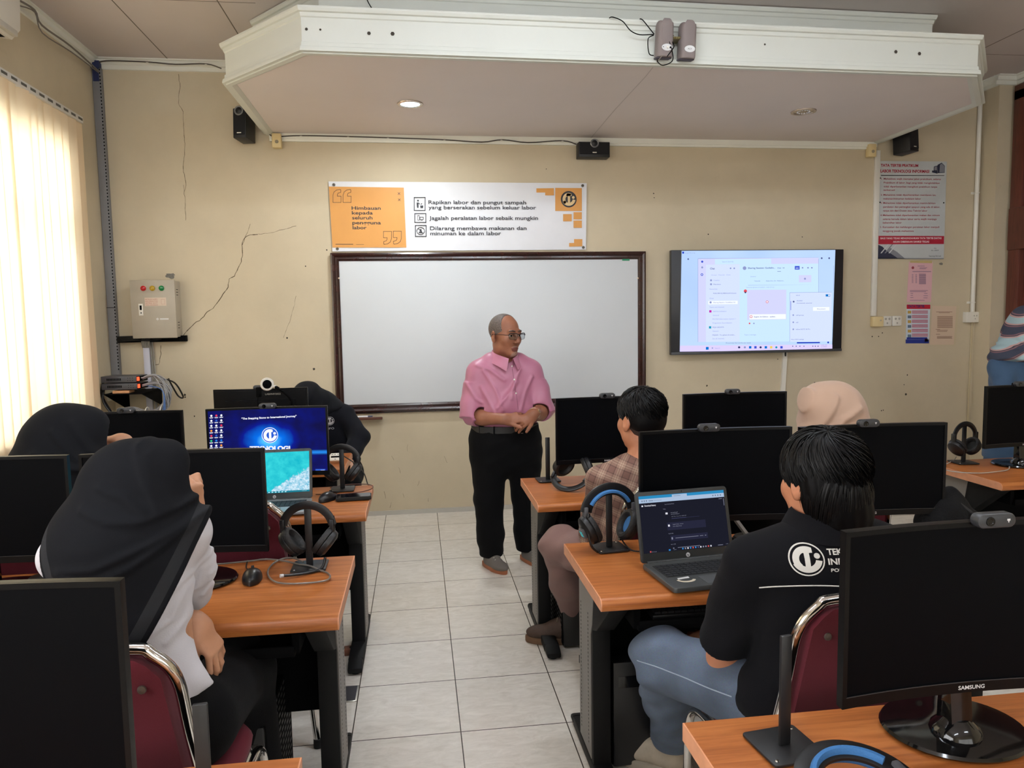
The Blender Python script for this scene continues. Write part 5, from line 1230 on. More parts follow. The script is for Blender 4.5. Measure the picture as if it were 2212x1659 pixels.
# ---------------- keyboards on the trays
def keyboard_proto():
    t=thing('keyboard','x','keyboard',group='keyboards on the trays'); m=MB(); m.box((-.22,-.065,0),(.22,.065,.016),0,.004); kb=m.build('body',M_black,t); m=MB()
    for r in range(6):
        for c in range(20): m.box((-.21+c*.021,-.055+r*.019,.016),(-.192+c*.021,-.039+r*.019,.022))
    m.build('keys',mat('key_black',C(32,32,35),.5),t,flat=True); return t
K0=keyboard_proto(); K0.location=(.90,2.13,.6125); K0['label']='black keyboard on the tray under the laptop desk'
dup(K0,(.93,3.22,.6125),0,'black keyboard on the tray under the desk of the plaid-shirted student')
# ---------------- mice
def mouse_proto():
    t=thing('mouse','x','mouse',group='computer mice'); rings=[]
    for k in range(11):
        u=k/10; y=.055-.11*u; w=.030*math.sin(PI*min(1,.12+u*.9))**.45*(1.0 if u<.9 else .9); hh=.036*math.sin(PI*(.1+.82*u))**.7
        ring=[]
        for j in range(15):
            a=PI*j/14; ring.append((w*math.cos(a),y,hh*math.sin(a)**.8+.001))
        rings.append(ring)
    m=MB(); m.loft(rings); m.build('shell',M_gloss if False else mat('mouse_black',C(22,22,24),.3),t,sharp=80)
    m=MB(); m.cyl((-.004,.03,.030),(.004,.03,.030),.008,seg=12); m.build('scroll_wheel',M_rub,t)
    m=MB(); m.tube([(0,.055,.008),(-.01,.08,.004),(-.03,.12,.003),(-.035,.20,.003)],.0022,6,smooth=4); m.build('cord',M_rub,t); return t
N0=mouse_proto(); N0.location=(-.525,2.29,TOPZ); N0.rotation_euler=(0,0,math.radians(6)); N0['label']='black corded mouse on the nearest full desk left of the aisle'
dup(N0,(-.418,3.30,TOPZ),-.5,'black mouse beside the sea-picture laptop')
# phone, cables, small things on desks
def phone(label,loc,rz,w=.078,l=.155,th=.016):
    t=thing('phone',label,'phone',loc,rz); m=MB(); m.prism(rrect(-l/2,l/2,-w/2,w/2,.010,4),0,th,'z',0,.003); m.build('case',M_rub,t); m=MB(); m.prism(rrect(-l/2+.004,l/2-.004,-w/2+.004,w/2-.004,.008,4),th,th+.0008,'z'); m.build('screen',mat('phone_glass',C(14,14,22),.12),t)
phone('black phone in a thick case at the desk end beside the mouse',(-.30,3.30,TOPZ),.06)
def desk_cable(px,label,name='cable',r=.003,ma=None,z=TOPZ+.004):
    P=[PZ(a,b,zz if (zz:=(k[0] if k else z)) else z) for a,b,*k in px]; root=P[0]; m=MB(); m.tube([p-root for p in P],r,7,smooth=5); o=m.build(name,ma or mat('braided_grey',C(122,116,110),.35,metal=.3)); o.location=root; tag(o,label,'cable')
desk_cable([(445,1219),(480,1218),(540,1212),(575,1208),(615,1212),(645,1219,TOPZ+.007),(668,1222,TOPZ+.009),(690,1231),(708,1238),(713,1246),(704,1254),(670,1259),(625,1261),(595,1257),(580,1244),(580,1230),(592,1216),(615,1206),(636,1206,TOPZ+.012),(655,1214,TOPZ+.012)],'grey braided headphone cord looped on the nearest full desk left of the aisle')
desk_cable([(713,1054),(750,1047),(790,1046),(805,1050),(800,1057),(770,1064),(720,1068),(682,1068)],'thin dark headphone cord looping on the desk behind the black phone',r=.0022,ma=mat('cord_brown',C(96,64,56),.5))
desk_cable([(2066,986,TOPZ+.03),(2060,994),(2042,1004),(2040,1013),(2062,1019),(2115,1022),(2160,1018),(2178,1014),(2180,1006),(2176,999),(2188,990),(2214,975)],'pale grey headphone cord on the desk by the right wall',r=.0024,ma=mat('cord_pale',C(170,164,156),.5))
desk_cable([(1342,1164,TOPZ+.03),(1352,1178),(1365,1189),(1385,1191),(1400,1188)],'black headset cord running behind the grey laptop',r=.0026,ma=M_rub)
P=[Vector(p) for p in [(-.40,3.52,TOPZ+.06)]]
m=MB(); pts=[PY(742,985,3.9),PY(765,1000,3.8),PY(785,1020,3.7),PY(794,1045,3.62),PY(797,1047,3.57)]; m.tube([p-pts[0] for p in pts],.003,6,smooth=5); o=m.build('cable',M_rub); o.location=pts[0]; tag(o,'thin black wire arching from the front desk down to the desk with the sea-picture laptop','cable')
# laptops
def laptop(name,label,loc,rz,tilt,skin,bezel):
    t=thing(name,label,'laptop',loc,rz,'open laptops'); W=.325;D=.225
    m=MB(); m.prism(rrect(-W/2,W/2,-D,0,.012,4),.003,.018,'z',0,.003); m.build('base',skin,t)
    m=MB()
    for r in range(6):
        n=14
        for c in range(n): m.box((-.135+c*.0195,-.035-r*.0165-.013,.018),(-.135+c*.0195+.0165,-.035-r*.0165,.0195))
    m.box((-.142,-.137,.0178),(.142,-.03,.0183),1); m.build('keyboard',[mat('lap_key',C(34,35,38),.5),M_rub],t,flat=True)
    m=MB(); m.prism(rrect(-.05,.05,-.213,-.15,.004,3),.018,.0184,'z'); m.build('touchpad',mat('touchpad_grey',C(84,86,88),.35),t)
    Mx=Matrix.Translation((0,.004,.016))@Matrix.Rotation(-tilt,4,'X')
    H=.222
    m=MB(); m.M=Mx; m.prism(rrect(-W/2,W/2,0,H,.012,4)[::-1],0,.007,'y',0,.002); lid=m.build('lid',bezel,t)
    m=MB(); m.M=Mx; m.rectY(-W/2+.012,W/2-.012,.030,H-.013,-.0006); sc=m.build('screen',M_scr,lid,flat=True)
    m=MB(); m.M=Mx; m.lathe([(.007,0),(.0,.0004)],20,0,Matrix.Translation((0,-.0008,.014))@Matrix.Rotation(PI/2,4,'X')); m.text('hp',(-.0036,-.0016,.011),.0072,.0068,1,.02); m.build('maker_mark',[M_white_ink,M_rub],lid,flat=True)
    m=MB(); m.M=Mx; m.lathe([(.0025,0),(0,.0003)],12,0,Matrix.Translation((0,-.0006,H-.006))@Matrix.Rotation(PI/2,4,'X')); m.build('camera_dot',M_gloss,lid)
    m=MB(); m.cyl((-W/2+.02,.004,.016),(W/2-.02,.004,.016),.006,seg=10); m.build('hinge',bezel,t)
    return t,sc,Mx
M_lapg=mat('laptop_grey',C(74,76,76),.42,metal=.3); M_lapd=mat('laptop_dark',C(44,46,47),.45)
lt,sc,Mx=laptop('laptop','open dark grey laptop with a dark download page, on the desk right of the aisle',(.843,2.196,TOPZ),math.radians(6.5),math.radians(14),M_lapg,M_lapd)
W=.325-.024; Z0,Z1=.030,.222-.013
m=MB(); m.M=Mx
def lq(u0,v0,u1,v1,c,l=1): m.rectY(-W/2+u0*W,-W/2+u1*W,Z1-v1*(Z1-Z0),Z1-v0*(Z1-Z0),-.0006-.0003*l,c)
def ltx(s,u,v,w,h,c=3,b=0.0): m.text(s,(-W/2+u*W,-.0006-.0012,Z1-v*(Z1-Z0)),w*W,h*(Z1-Z0),c,b)
lq(0,0,1,1,0,0); lq(0,0,1,.052,1); lq(0,.052,1,.125,2); lq(.385,.01,.56,.055,2,2); lq(.0,.125,1,.128,0)
ltx('Download history',.405,.042,.08,.018,5); ltx('Chrome',.11,.098,.05,.022,5,.02); ltx('chrome://downloads',.17,.098,.09,.02,6)
for u in (.03,.055,.08,.86,.89,.92,.95): lq(u,.075,u+.012,.098,6,2)
ltx('Download history',.058,.185,.13,.028,3,.02); lq(.025,.162,.043,.188,3); ltx('Search download history',.29,.18,.11,.016,4)
lq(.93,.15,.97,.158,4)
ltx('Today',.265,.262,.03,.016,4); lq(.29,.32,.315,.352,3); ltx('Sharing Sesi.pdf',.35,.335,.08,.016,4); ltx('https://web.whatsapp.com',.35,.362,.10,.015,4); ltx('On Tue - 5 or 10, 10:05 AM',.355,.405,.17,.014,4); lq(.355,.43,.525,.436,7); lq(.525,.432,.68,.434,7)
lq(.295,.50,.745,.635,8); lq(.305,.535,.325,.57,3,2); ltx('English Slides - 3rd ed',.36,.545,.12,.016,4); ltx('From MQA Portal',.36,.58,.10,.015,4)
ltx('May 20, 2025',.30,.70,.055,.015,4); lq(.32,.73,.755,.83,8); lq(.33,.76,.345,.80,4,2); lq(.375,.776,.645,.783,4,2); lq(.66,.776,.70,.783,4,2); lq(.72,.774,.735,.784,4,2)
ltx('May 19, 2025',.315,.89,.055,.015,4); lq(.335,.945,.35,.96,4,2); lq(.39,.945,.65,.952,4,2); lq(.985,.15,.99,.28,4)
cs=[9,4,3,9,10,9,7,3,4,4,10,3]
lq(.285,.965,.305,.99,9); ltx('Search',.34,.985,.03,.015,4)
for i,c in enumerate(cs): lq(.44+i*.03,.962,.455+i*.03,.988,c)
ltx('11:05',.955,.972,.025,.012,4); lq(.86,.972,.92,.98,4); lq(.07,.965,.085,.99,10); ltx('30C Cloudy',.09,.988,.055,.014,4)
m.build('screen_content',[emat('lp_dark',C(26,27,38),.54),emat('lp_blue',C(40,130,180),.54),emat('lp_pale',C(160,180,206),.54),emat('lp_white',C(215,215,225),.54),emat('lp_grey',C(130,132,150),.54),emat('lp_ink',C(40,50,70),.54),emat('lp_mid',C(100,110,130),.54),emat('lp_line',C(70,72,110),.54),emat('lp_card',C(36,37,56),.54),emat('lp_tb',C(50,130,200),.54),emat('lp_red',C(200,80,80),.54)],sc,flat=True)
m=MB(); m.prism([(-.118,-.162),(-.080,-.157),(-.079,-.146),(-.117,-.151)],.0181,.0188,'z',0); m.build('white_sticker',mat('sticker_white',C(206,208,210),.5),lt); 
m=MB(); m.prism([(-.096+.03*math.cos(a)*1,-.165+.024*math.sin(a)) for a in [PI+PI*.9*i/8 for i in range(9)]]+[(-.096+.022*math.cos(a),-.163+.016*math.sin(a)) for a in [PI*1.9-PI*.9*i/8 for i in range(9)]],.0181,.0186,'z'); m.build('curved_sticker',mat('sticker_cream2',C(206,196,176),.5),lt)
lt2,sc2,Mx2=laptop('laptop','open silver laptop showing a turquoise sea picture, left of the aisle',(-.640,3.275,TOPZ),math.radians(2),math.radians(14),mat('laptop_silver',C(176,178,180),.35,metal=.5),mat('laptop_lid2',C(48,52,52),.4))
def seamat():
    m=bpy.data.materials.new('sea_picture'); m.use_nodes=True; nt=m.node_tree; N=nt.nodes; L=nt.links; N.clear()
    tc=N.new('ShaderNodeTexCoord'); sx=N.new('ShaderNodeSeparateXYZ'); L.new(tc.outputs['Object'],sx.inputs[0])
    nz=N.new('ShaderNodeTexNoise'); nz.inputs['Scale'].default_value=26; nz.inputs['Detail'].default_value=8; nz.inputs['Roughness'].default_value=.7; L.new(tc.outputs['Object'],nz.inputs[0])
    nb=N.new('ShaderNodeTexNoise'); nb.inputs['Scale'].default_value=90; nb.inputs['Detail'].default_value=8; nb.inputs['Roughness'].default_value=.8; L.new(tc.outputs['Object'],nb.inputs[0])
    a=N.new('ShaderNodeMath'); a.operation='MULTIPLY_ADD'; a.inputs[1].default_value=-.62; L.new(sx.outputs['X'],a.inputs[0]); L.new(sx.outputs['Z'],a.inputs[2])
    b=N.new('ShaderNodeMath'); b.operation='MULTIPLY_ADD'; b.inputs[1].default_value=.09; L.new(nz.outputs[0],b.inputs[0]); L.new(a.outputs[0],b.inputs[2])
    st=N.new('ShaderNodeMapRange'); st.inputs[1].default_value=.108; st.inputs[2].default_value=.102; st.inputs[3].default_value=0; st.inputs[4].default_value=1; L.new(b.outputs[0],st.inputs[0])
    sea=N.new('ShaderNodeValToRGB'); e=sea.color_ramp.elements; e[0].position=.3; e[0].color=C(20,176,196); e[1].position=.7; e[1].color=C(60,214,220); L.new(nz.outputs[0],sea.inputs[0])
    fo=N.new('ShaderNodeValToRGB'); e=fo.color_ramp.elements; e[0].position=.4; e[0].color=C(90,180,210); e[1].position=.6; e[1].color=C(226,240,250); L.new(nb.outputs[0],fo.inputs[0])
    mx=N.new('ShaderNodeMixRGB'); L.new(st.outputs[0],mx.inputs[0]); L.new(sea.outputs[0],mx.inputs[1]); L.new(fo.outputs[0],mx.inputs[2])
    em=N.new('ShaderNodeEmission'); em.inputs[1].default_value=.52; L.new(mx.outputs[0],em.inputs[0]); o=N.new('ShaderNodeOutputMaterial'); L.new(em.outputs[0],o.inputs[0]); return m
sc2.data.materials.clear(); sc2.data.materials.append(seamat())
m=MB(); m.M=Mx2; m.rectY(-W/2,W/2,Z0,Z0+.008,-.0009,0)
for i in range(7): m.rectY(-.04+i*.014,-.033+i*.014,Z0+.002,Z0+.006,-.0013,1)
m.text('10:05',(.118,-.0013,Z0+.003),.02,.003,1); m.build('screen_content',[emat('sea_bar',C(30,120,140),.54),emat('sea_icons',C(170,230,240),.54)],sc2,flat=True)
# desk microphones with flat grey necks
def dmic(label,loc,rz):
    t=thing('desk_microphone',label,'microphone',loc,rz,'desk microphones'); m=MB(); m.lathe([(.05,0),(.052,.006),(.045,.016),(.02,.022),(0,.023)],28); m.build('base',M_black,t)
    m=MB(); m.sweep([(0,0,.018),(-.02,.03,.06),(-.055,.08,.14),(-.07,.10,.20)],[(-.011,-.004),(.011,-.004),(.011,.004),(-.011,.004)]); m.build('neck',mat('neck_grey',C(150,148,144),.35,metal=.4),t)
    m=MB(); m.cyl((-.07,.10,.2),(-.075,.105,.235),.009,seg=12); m.build('head',M_rub,t)
    return t
dmic('desk microphone with a flat grey neck behind the near right monitor',(1.235,1.20,TOPZ),.3); dmic('desk microphone with a flat grey neck right of the grey laptop',(1.135,2.40,TOPZ),.2); dmic('desk microphone with a flat grey neck under the monitor at the left edge',(-1.17,2.40,TOPZ),.25)
# gooseneck webcam light on the front desk
g=thing('gooseneck_camera','round white-rimmed gooseneck device rising above the front desk monitor','gooseneck device',(-.60,4.30,TOPZ))
def gp(p): return Vector(p)-Vector((-.60,4.30,TOPZ))
m=MB(); m.lathe([(.05,0),(.05,.01),(.03,.018),(0,.02)],20); m.build('base',M_black,g)
A=PY(602,840,4.2); m=MB(); m.tube([gp(p) for p in [(-.60,4.30,TOPZ+.01),(-.60,4.27,.9),PY(634,880,4.22),PY(630,866,4.21),PY(618,852,4.2),A]],.006,8,smooth=8); m.cyl(gp(A),gp(PY(594,835,4.2)),.010,.008,12); m.build('neck',M_blackm,g)
c=PY(577,830,4.2); Mh=Matrix.Translation(gp(c))@Matrix.Rotation(math.radians(10),4,'Z')@Matrix.Rotation(PI/2,4,'X')
m=MB(); m.lathe([(.036,-.012),(.037,0),(.034,.007),(.025,.008),(.024,.002)],30,0,Mh); m.box(gp(c)+Vector((.03,-.006,-.018)),gp(c)+Vector((.05,.006,-.006)),0,.003); m.build('ring',M_wp,g)
m=MB(); m.lathe([(.025,.002),(.022,.010),(.012,.015),(0,.016)],24,0,Mh); m.build('head',M_blackm,g)
# white console on the corner of the front desk
rc=thing('control_console','small white console with a dark slot on the corner of the front desk','remote console',(-.475,4.19,TOPZ+.022),.05); rc.rotation_euler=(math.radians(38),0,.05); rc.scale=(.75,.75,.75); m=MB(); m.prism([(-.04,-.035),(.04,-.035),(.043,.04),(-.043,.04)],0,.022,'z',0,.006); m.build('body',M_wp,rc); m=MB(); m.box((-.031,-.008,.0218),(.031,.008,.0232),0,.0004); 
for k in range(3): m.box((-.028+k*.021,.022,.0218),(-.016+k*.021,.026,.0228))
m.lathe([(.004,.0218),(.003,.024),(0,.0242)],10,0,Matrix.Translation((0,-.024,0))); m.build('slot_and_buttons',M_blackm,rc,flat=True)
# sheet with blue picture beside the laptop
m=MB(); m.prism([(-.06,-.05),(.06,-.03),(.05,.06),(-.055,.045)],0,.001,'z'); o=m.build('paper_sheet',mat('paper_blue_white',C(206,214,232),.5)); o.location=(1.10,2.33,TOPZ); tag(o,'pale bluish sheet of paper right of the grey laptop','paper')
# floor outlet and power strips
fo=thing('floor_outlet','square dark floor outlet with a metal rim beside the near desk, left of the aisle','floor outlet',(-.345,2.955,0)); m=MB(); m.box((-.065,-.065,0),(.065,.065,.004),0,.001); m.build('rim',mat('outlet_steel',C(176,172,164),.3,metal=.7),fo); m=MB(); m.box((-.058,-.058,.004),(.058,.058,.006)); m.build('lid',mat('outlet_lid',C(88,88,92),.3,metal=.4),fo)
m=MB(); m.tube([(-.03,0,.007),(-.03,.06,.04),(-.05,.10,.06),(-.12,.10,.03),(-.2,.1,.01)],.004,7,smooth=5); o=m.build('outlet_cable',M_rub,fo)
def pstrip(label,loc,rz):
    t=thing('power_strip',label,'power strip',loc,rz,'power strips on the floor'); m=MB(); m.box((-.09,-.025,0),(.09,.025,.03),0,.004); m.build('body',mat('strip_brown',C(120,72,52),.4),t); m=MB()
    for k in range(3): m.lathe([(.018,.0302),(.016,.031),(0,.031)],16,0,Matrix.Translation((-.055+k*.055,0,0)))
    m.build('socket',M_rub,t)
pstrip('brown power strip on the floor under the laptop desk',(.66,2.03,0),1.2); pstrip('brown power strip on the floor beside the desk foot with the sea-picture laptop',(-.385,3.33,0),.1)
# backpack on the far end of the laptop desk
bg=thing('backpack','slumped black backpack on the desk behind the near right monitor','bag',(1.80,2.28,TOPZ)); bg.scale=(.86,.9,.88)
s=Sdf(); s.ell((0,0,.075),(.115,.10,.085),k=.05); s.ell((.0,.0,.125),(.075,.07,.07),rot=Matrix.Rotation(.3,3,'Y'),k=.05); s.ell((.085,-.02,.05),(.08,.08,.055),k=.04); s.cap((-.05,0,.1),(.02,0,.185),.05,.022,k=.04); s.cut((0,0,0.001),(0,0,-1))
s.warp=lambda p:waves(p,[((1,.3,.8),60,.0035,.4,25),((-.6,.5,1),85,.0025,1.9,35)])
s.mesh('body',(-.2,-.16,-.02),(.22,.16,.25),.006,mat('bag_black',C(8,8,10),.8,spec=.2,bump=.3,bscale=90),bg,world=False)
m=MB(); m.tube([(.01,-.06,.16),(.05,-.085,.12),(.08,-.10,.07),(.10,-.10,.03)],.008,8,smooth=5); m.build('strap',M_rub,bg)
# ============================================================ PEOPLE
def _cyl(self,a,b,ra,rb,side=None,k=0.01,op='u',m=0,rnd=0.004):
    """flat-ended tapered tube; ra/rb numbers or (along side, across)"""
    a=_a(a);b=_a(b); ba=b-a; L=float(np.sqrt(ba@ba)); w=ba/L
    ra=(ra,ra) if not isinstance(ra,tuple) else ra; rb=(rb,rb) if not isinstance(rb,tuple) else rb
    s=_a(side if side is not None else ((1,0,0) if abs(w[0])<.8 else (0,1,0))); s=s-w*float(s@w); s/=np.linalg.norm(s); n=np.cross(w,s)
    def fn(p):
        q=p-a; h=q@w; t=np.clip(h/L,0,1); r1=ra[0]+(rb[0]-ra[0])*t; r2=ra[1]+(rb[1]-ra[1])*t
        rad=(np.sqrt((q@s/r1)**2+(q@n/r2)**2)-1)*np.minimum(r1,r2)
        ax=np.maximum(-h,h-L)
        return np.where((rad>0)&(ax>0),np.sqrt(np.maximum(rad,0)**2+np.maximum(ax,0)**2),np.maximum(rad,ax))
    return self._add(fn,k,op,m)
Sdf.cyl=_cyl
class Frame:
    """local frame: x = right, y = forward, z = up"""
    def __init__(self,c,fwd,up=(0,0,1),s=1.0):
        f=Vector(fwd).normalized(); r=f.cross(Vector(up)).normalized(); u=r.cross(f)
        self.R=Matrix((r,f,u)).transposed(); self.c=Vector(c); self.s=s
    def p(self,x,y=None,z=None):
        v=Vector(x) if y is None else Vector((x,y,z)); return self.c+self.R@(v*self.s)
    def ell(self,S,c,r,rot=None,**k):
        M=self.R if rot is None else self.R@rot.to_3x3()
        S.ell(self.p(c),[q*self.s for q in r],rot=M,**k)
    def cap(self,S,a,b,ra,rb=None,**k): S.cap(self.p(a),self.p(b),ra*self.s,None if rb is None else rb*self.s,**k)
def head(S,F,age=0,ears=True,neck=None,k=.012):
    """skull, jaw, nose, eyes, lips, ears; materials 0 skin 1 eye 2 iris 3 lip 4 brow"""
    e=lambda c,r,rot=None,**kw:F.ell(S,c,r,rot,**dict(dict(k=k),**kw))
    e((0,-.012,.035),(.075,.094,.083)); e((0,.028,-.032),(.060,.060,.080),k=.03); e((0,.062,-.094),(.027,.024,.020),k=.03)
    for s in (-1,1):
        e((s*.040,.052,-.020),(.026,.026,.026),k=.025); e((s*.047,.008,-.066),(.020,.034,.026),k=.03)
    F.cap(S,(-.034,.080,.026),(.034,.080,.026),.011,k=.018)
    for s in (-1,1): e((s*.031,.103,.006),(.018,.020,.011),op='s',k=.012)
    F.cap(S,(0,.088,.016),(0,.110,-.026),.0075,.0115,k=.012)
    for s in (-1,1): e((s*.0125,.099,-.031),(.0095,.012,.008),k=.008)
    e((0,.084,-.0655),(.025,.011,.0058),k=.006,m=3); e((0,.0825,-.0745),(.021,.0115,.0065),k=.006,m=3)
    e((0,.098,-.0695),(.023,.010,.0014),op='s',k=.003)
    for s in (-1,1):
        e((s*.031,.0745,.005),(.0112,.0118,.0102),k=.002,m=1); e((s*.031,.0847,.005),(.0052,.003,.0055),k=.001,m=2)
        F.cap(S,(s*.013,.0955,.030),(s*.030,.0935,.034),.0032,.0036,k=.003,m=4); F.cap(S,(s*.030,.0935,.034),(s*.049,.082,.029),.0036,.002,k=.003,m=4)
        F.cap(S,(s*.018,.0875,.0145),(s*.044,.080,.012),.0036,k=.004); F.cap(S,(s*.019,.0845,-.004),(s*.043,.078,-.003),.0032,k=.006)
        if ears:
            rot=Matrix.Rotation(s*-.35,4,'Z')@Matrix.Rotation(.15,4,'X')
            e((s*.079,-.012,-.004),(.008,.019,.031),rot,k=.006); e((s*.077,-.004,-.028),(.007,.010,.012),k=.006); e((s*.087,-.008,.004),(.006,.010,.018),rot,op='s',k=.006)
    if neck is not None: S.ecap(F.p(0,-.025,-.055),neck,(.050*F.s,.054*F.s),(.060*F.s,.060*F.s),side=F.R@Vector((1,0,0)),k=.03)
def hand(S,W,f,n,side,curl=(.5,.6,.4),spread=.10,s=1.0,thumb=(.75,.62,-.25),thumbcurl=.35,fing=None,m=0):
    """palm and five jointed fingers; f along the fingers, n out of the back of the hand, side=+1 thumb on f x n"""
    f=Vector(f).normalized(); n=Vector(n); n=(n-f*n.dot(f)).normalized(); t=f.cross(n)*side
    W=Vector(W); P=lambda a,b,c:W+(f*a+t*b+n*c)*s
    S.ecap(P(-.02,0,0),P(.012,0,0),(.026*s,.019*s),(.030*s,.018*s),side=t,k=.02,m=m)
    S.ecap(P(.015,.002,0),P(.075,0,.002),(.031*s,.016*s),(.037*s,.0125*s),side=t,k=.02,m=m)
    S.cap(P(.02,.022,-.008),P(.05,.022,-.010),.016*s,.013*s,k=.015,m=m)
    L=[(.088,.027,.044,.026,.020,.0088),(.092,.009,.049,.030,.022,.0092),(.088,-.009,.045,.028,.021,.0088),(.080,-.026,.034,.021,.018,.0078)]
    for i,(a,b,l1,l2,l3,r) in enumerate(L):
        c=curl if fing is None else fing[i]
        sp=spread*(1.5-i)*.5; d=(f+t*sp).normalized(); base=P(a-.012,b,.001); ang=0; pts=[base]
        for l,cc in zip((l1,l2,l3),c):
            ang+=cc; dd=d*math.cos(ang)-n*math.sin(ang); pts.append(pts[-1]+dd*l*s)
        S.chain([P(a-.045,b*.8,.002)]+pts,[r*1.0*s,r*1.04*s,r*.95*s,r*.88*s,r*.76*s],k=.0025,m=m)
    td=(t*thumb[0]+f*thumb[1]+n*thumb[2]).normalized(); b=P(.022,.026,-.004); p1=b+td*.034*s
    d2=(td*math.cos(thumbcurl)+(f*.8-t*.5-n*.2).normalized()*math.sin(thumbcurl)).normalized(); p2=p1+d2*.028*s; p3=p2+d2*.022*s
    S.chain([P(.012,.010,-.004),b,p1,p2,p3],[.016*s,.0135*s,.0108*s,.0100*s,.0085*s],k=.008,m=m)
    return P
def bounds(pts,pad=.12):
    a=np.array([list(p) for p in pts]); return a.min(0)-pad,a.max(0)+pad
def skinmat(name,c,r=.5):
    m=mat(name,c,r,var=.10,vscale=18,bump=.06,bscale=240); b=m.node_tree.nodes['Principled BSDF']
    b.inputs['Subsurface Weight'].default_value=.08; b.inputs['Subsurface Radius'].default_value=(.012,.005,.003); b.inputs['Subsurface Scale'].default_value=.5; return m
M_eye=mat('eye_white',C(216,208,198),.25); M_iris=mat('iris_dark',C(38,24,18),.2)
SK_man=skinmat('skin_brown',C(150,97,72)); SK_girl=skinmat('skin_tan',C(192,140,108)); SK_boy=skinmat('skin_warm',C(186,124,92)); SK_pale=skinmat('skin_light',C(206,158,130))
LIP=mat('lip_brown',C(116,66,56),.45); LIPG=mat('lip_rose',C(160,88,80),.45); M_hair=mat('hair_black',C(9,8,9),.55,spec=.12)
def cloth(name,c,r=.85,sheen=.15,bump=.25,bs=500,var=.05): return mat(name,c,r,spec=.12,sheen=sheen,bump=bump,bscale=bs,var=var,vscale=7)
from mathutils.bvhtree import BVHTree
class Proj:
    def __init__(self,ob):
        me=ob.data; self.o=wloc(ob); self.t=BVHTree.FromPolygons([v.co for v in me.vertices],[p.vertices for p in me.polygons])
    def __call__(self,p,d,off):
        h,nn,i,dist=self.t.ray_cast(Vector(p)-self.o-Vector(d)*.5,Vector(d))
        if h is None: return Vector(p)
        return h+self.o-Vector(d).normalized()*off
def locks(mb,F,c,r,n,whorl,length,seed=1,lift=.006,width=.006,zmin=-.2,keep=None,flow=.0,droop=0.0):
    """hair as tapered strands sweeping over the skull from the crown"""
    rn=random.Random(seed); wv=Vector(whorl).normalized(); a1=wv.orthogonal().normalized(); a2=wv.cross(a1)
    for i in range(n):
        ph=rn.uniform(0,2*PI); t0=math.acos(1-rn.random()*1.45); L=length*rn.uniform(.6,1.15); pts=[];sc=[]
        lf=lift*rn.uniform(.3,1.4); ok=True; tw=flow*rn.uniform(.6,1.3)
        for k in range(7):
            u=k/6; th=t0+L*u; pp=ph+tw*u
            d=wv*math.cos(th)+(a1*math.cos(pp)+a2*math.sin(pp))*math.sin(th)
            q=Vector((d.x*r[0],d.y*r[1],d.z*r[2]))*(1+lf/.1*math.sin(PI*min(1,u*.7+.15)))
            q=Vector(c)+q; q.z-=droop*u*u
            if k==0 and keep and not keep(q): ok=False;break
            pts.append(F.p(q)); sc.append(max(.08,(1-u**2.2)))
        if ok: 
            w=width*rn.uniform(.6,1.2)*F.s
            mb.sweep(pts,[(w,0),(0,w*.45),(-w,0),(0,-w*.45)],scale=sc)
def ridges(p,lines,Y,amp,wd):
    o=0
    for L in lines:
        P=[PY(a,b_,Y) for a,b_ in L]; best=np.full(p.shape[:-1],9.0,dtype=np.float32)
        for i in range(len(P)-1):
            ax,az=P[i].x,P[i].z; dx,dz=P[i+1].x-ax,P[i+1].z-az; q=np.clip(((p[...,0]-ax)*dx+(p[...,2]-az)*dz)/(dx*dx+dz*dz),0,1)
            best=np.minimum(best,np.sqrt((p[...,0]-ax-q*dx)**2+(p[...,2]-az-q*dz)**2))
        o=o-amp*np.exp(-(best/wd)**2)
    return o
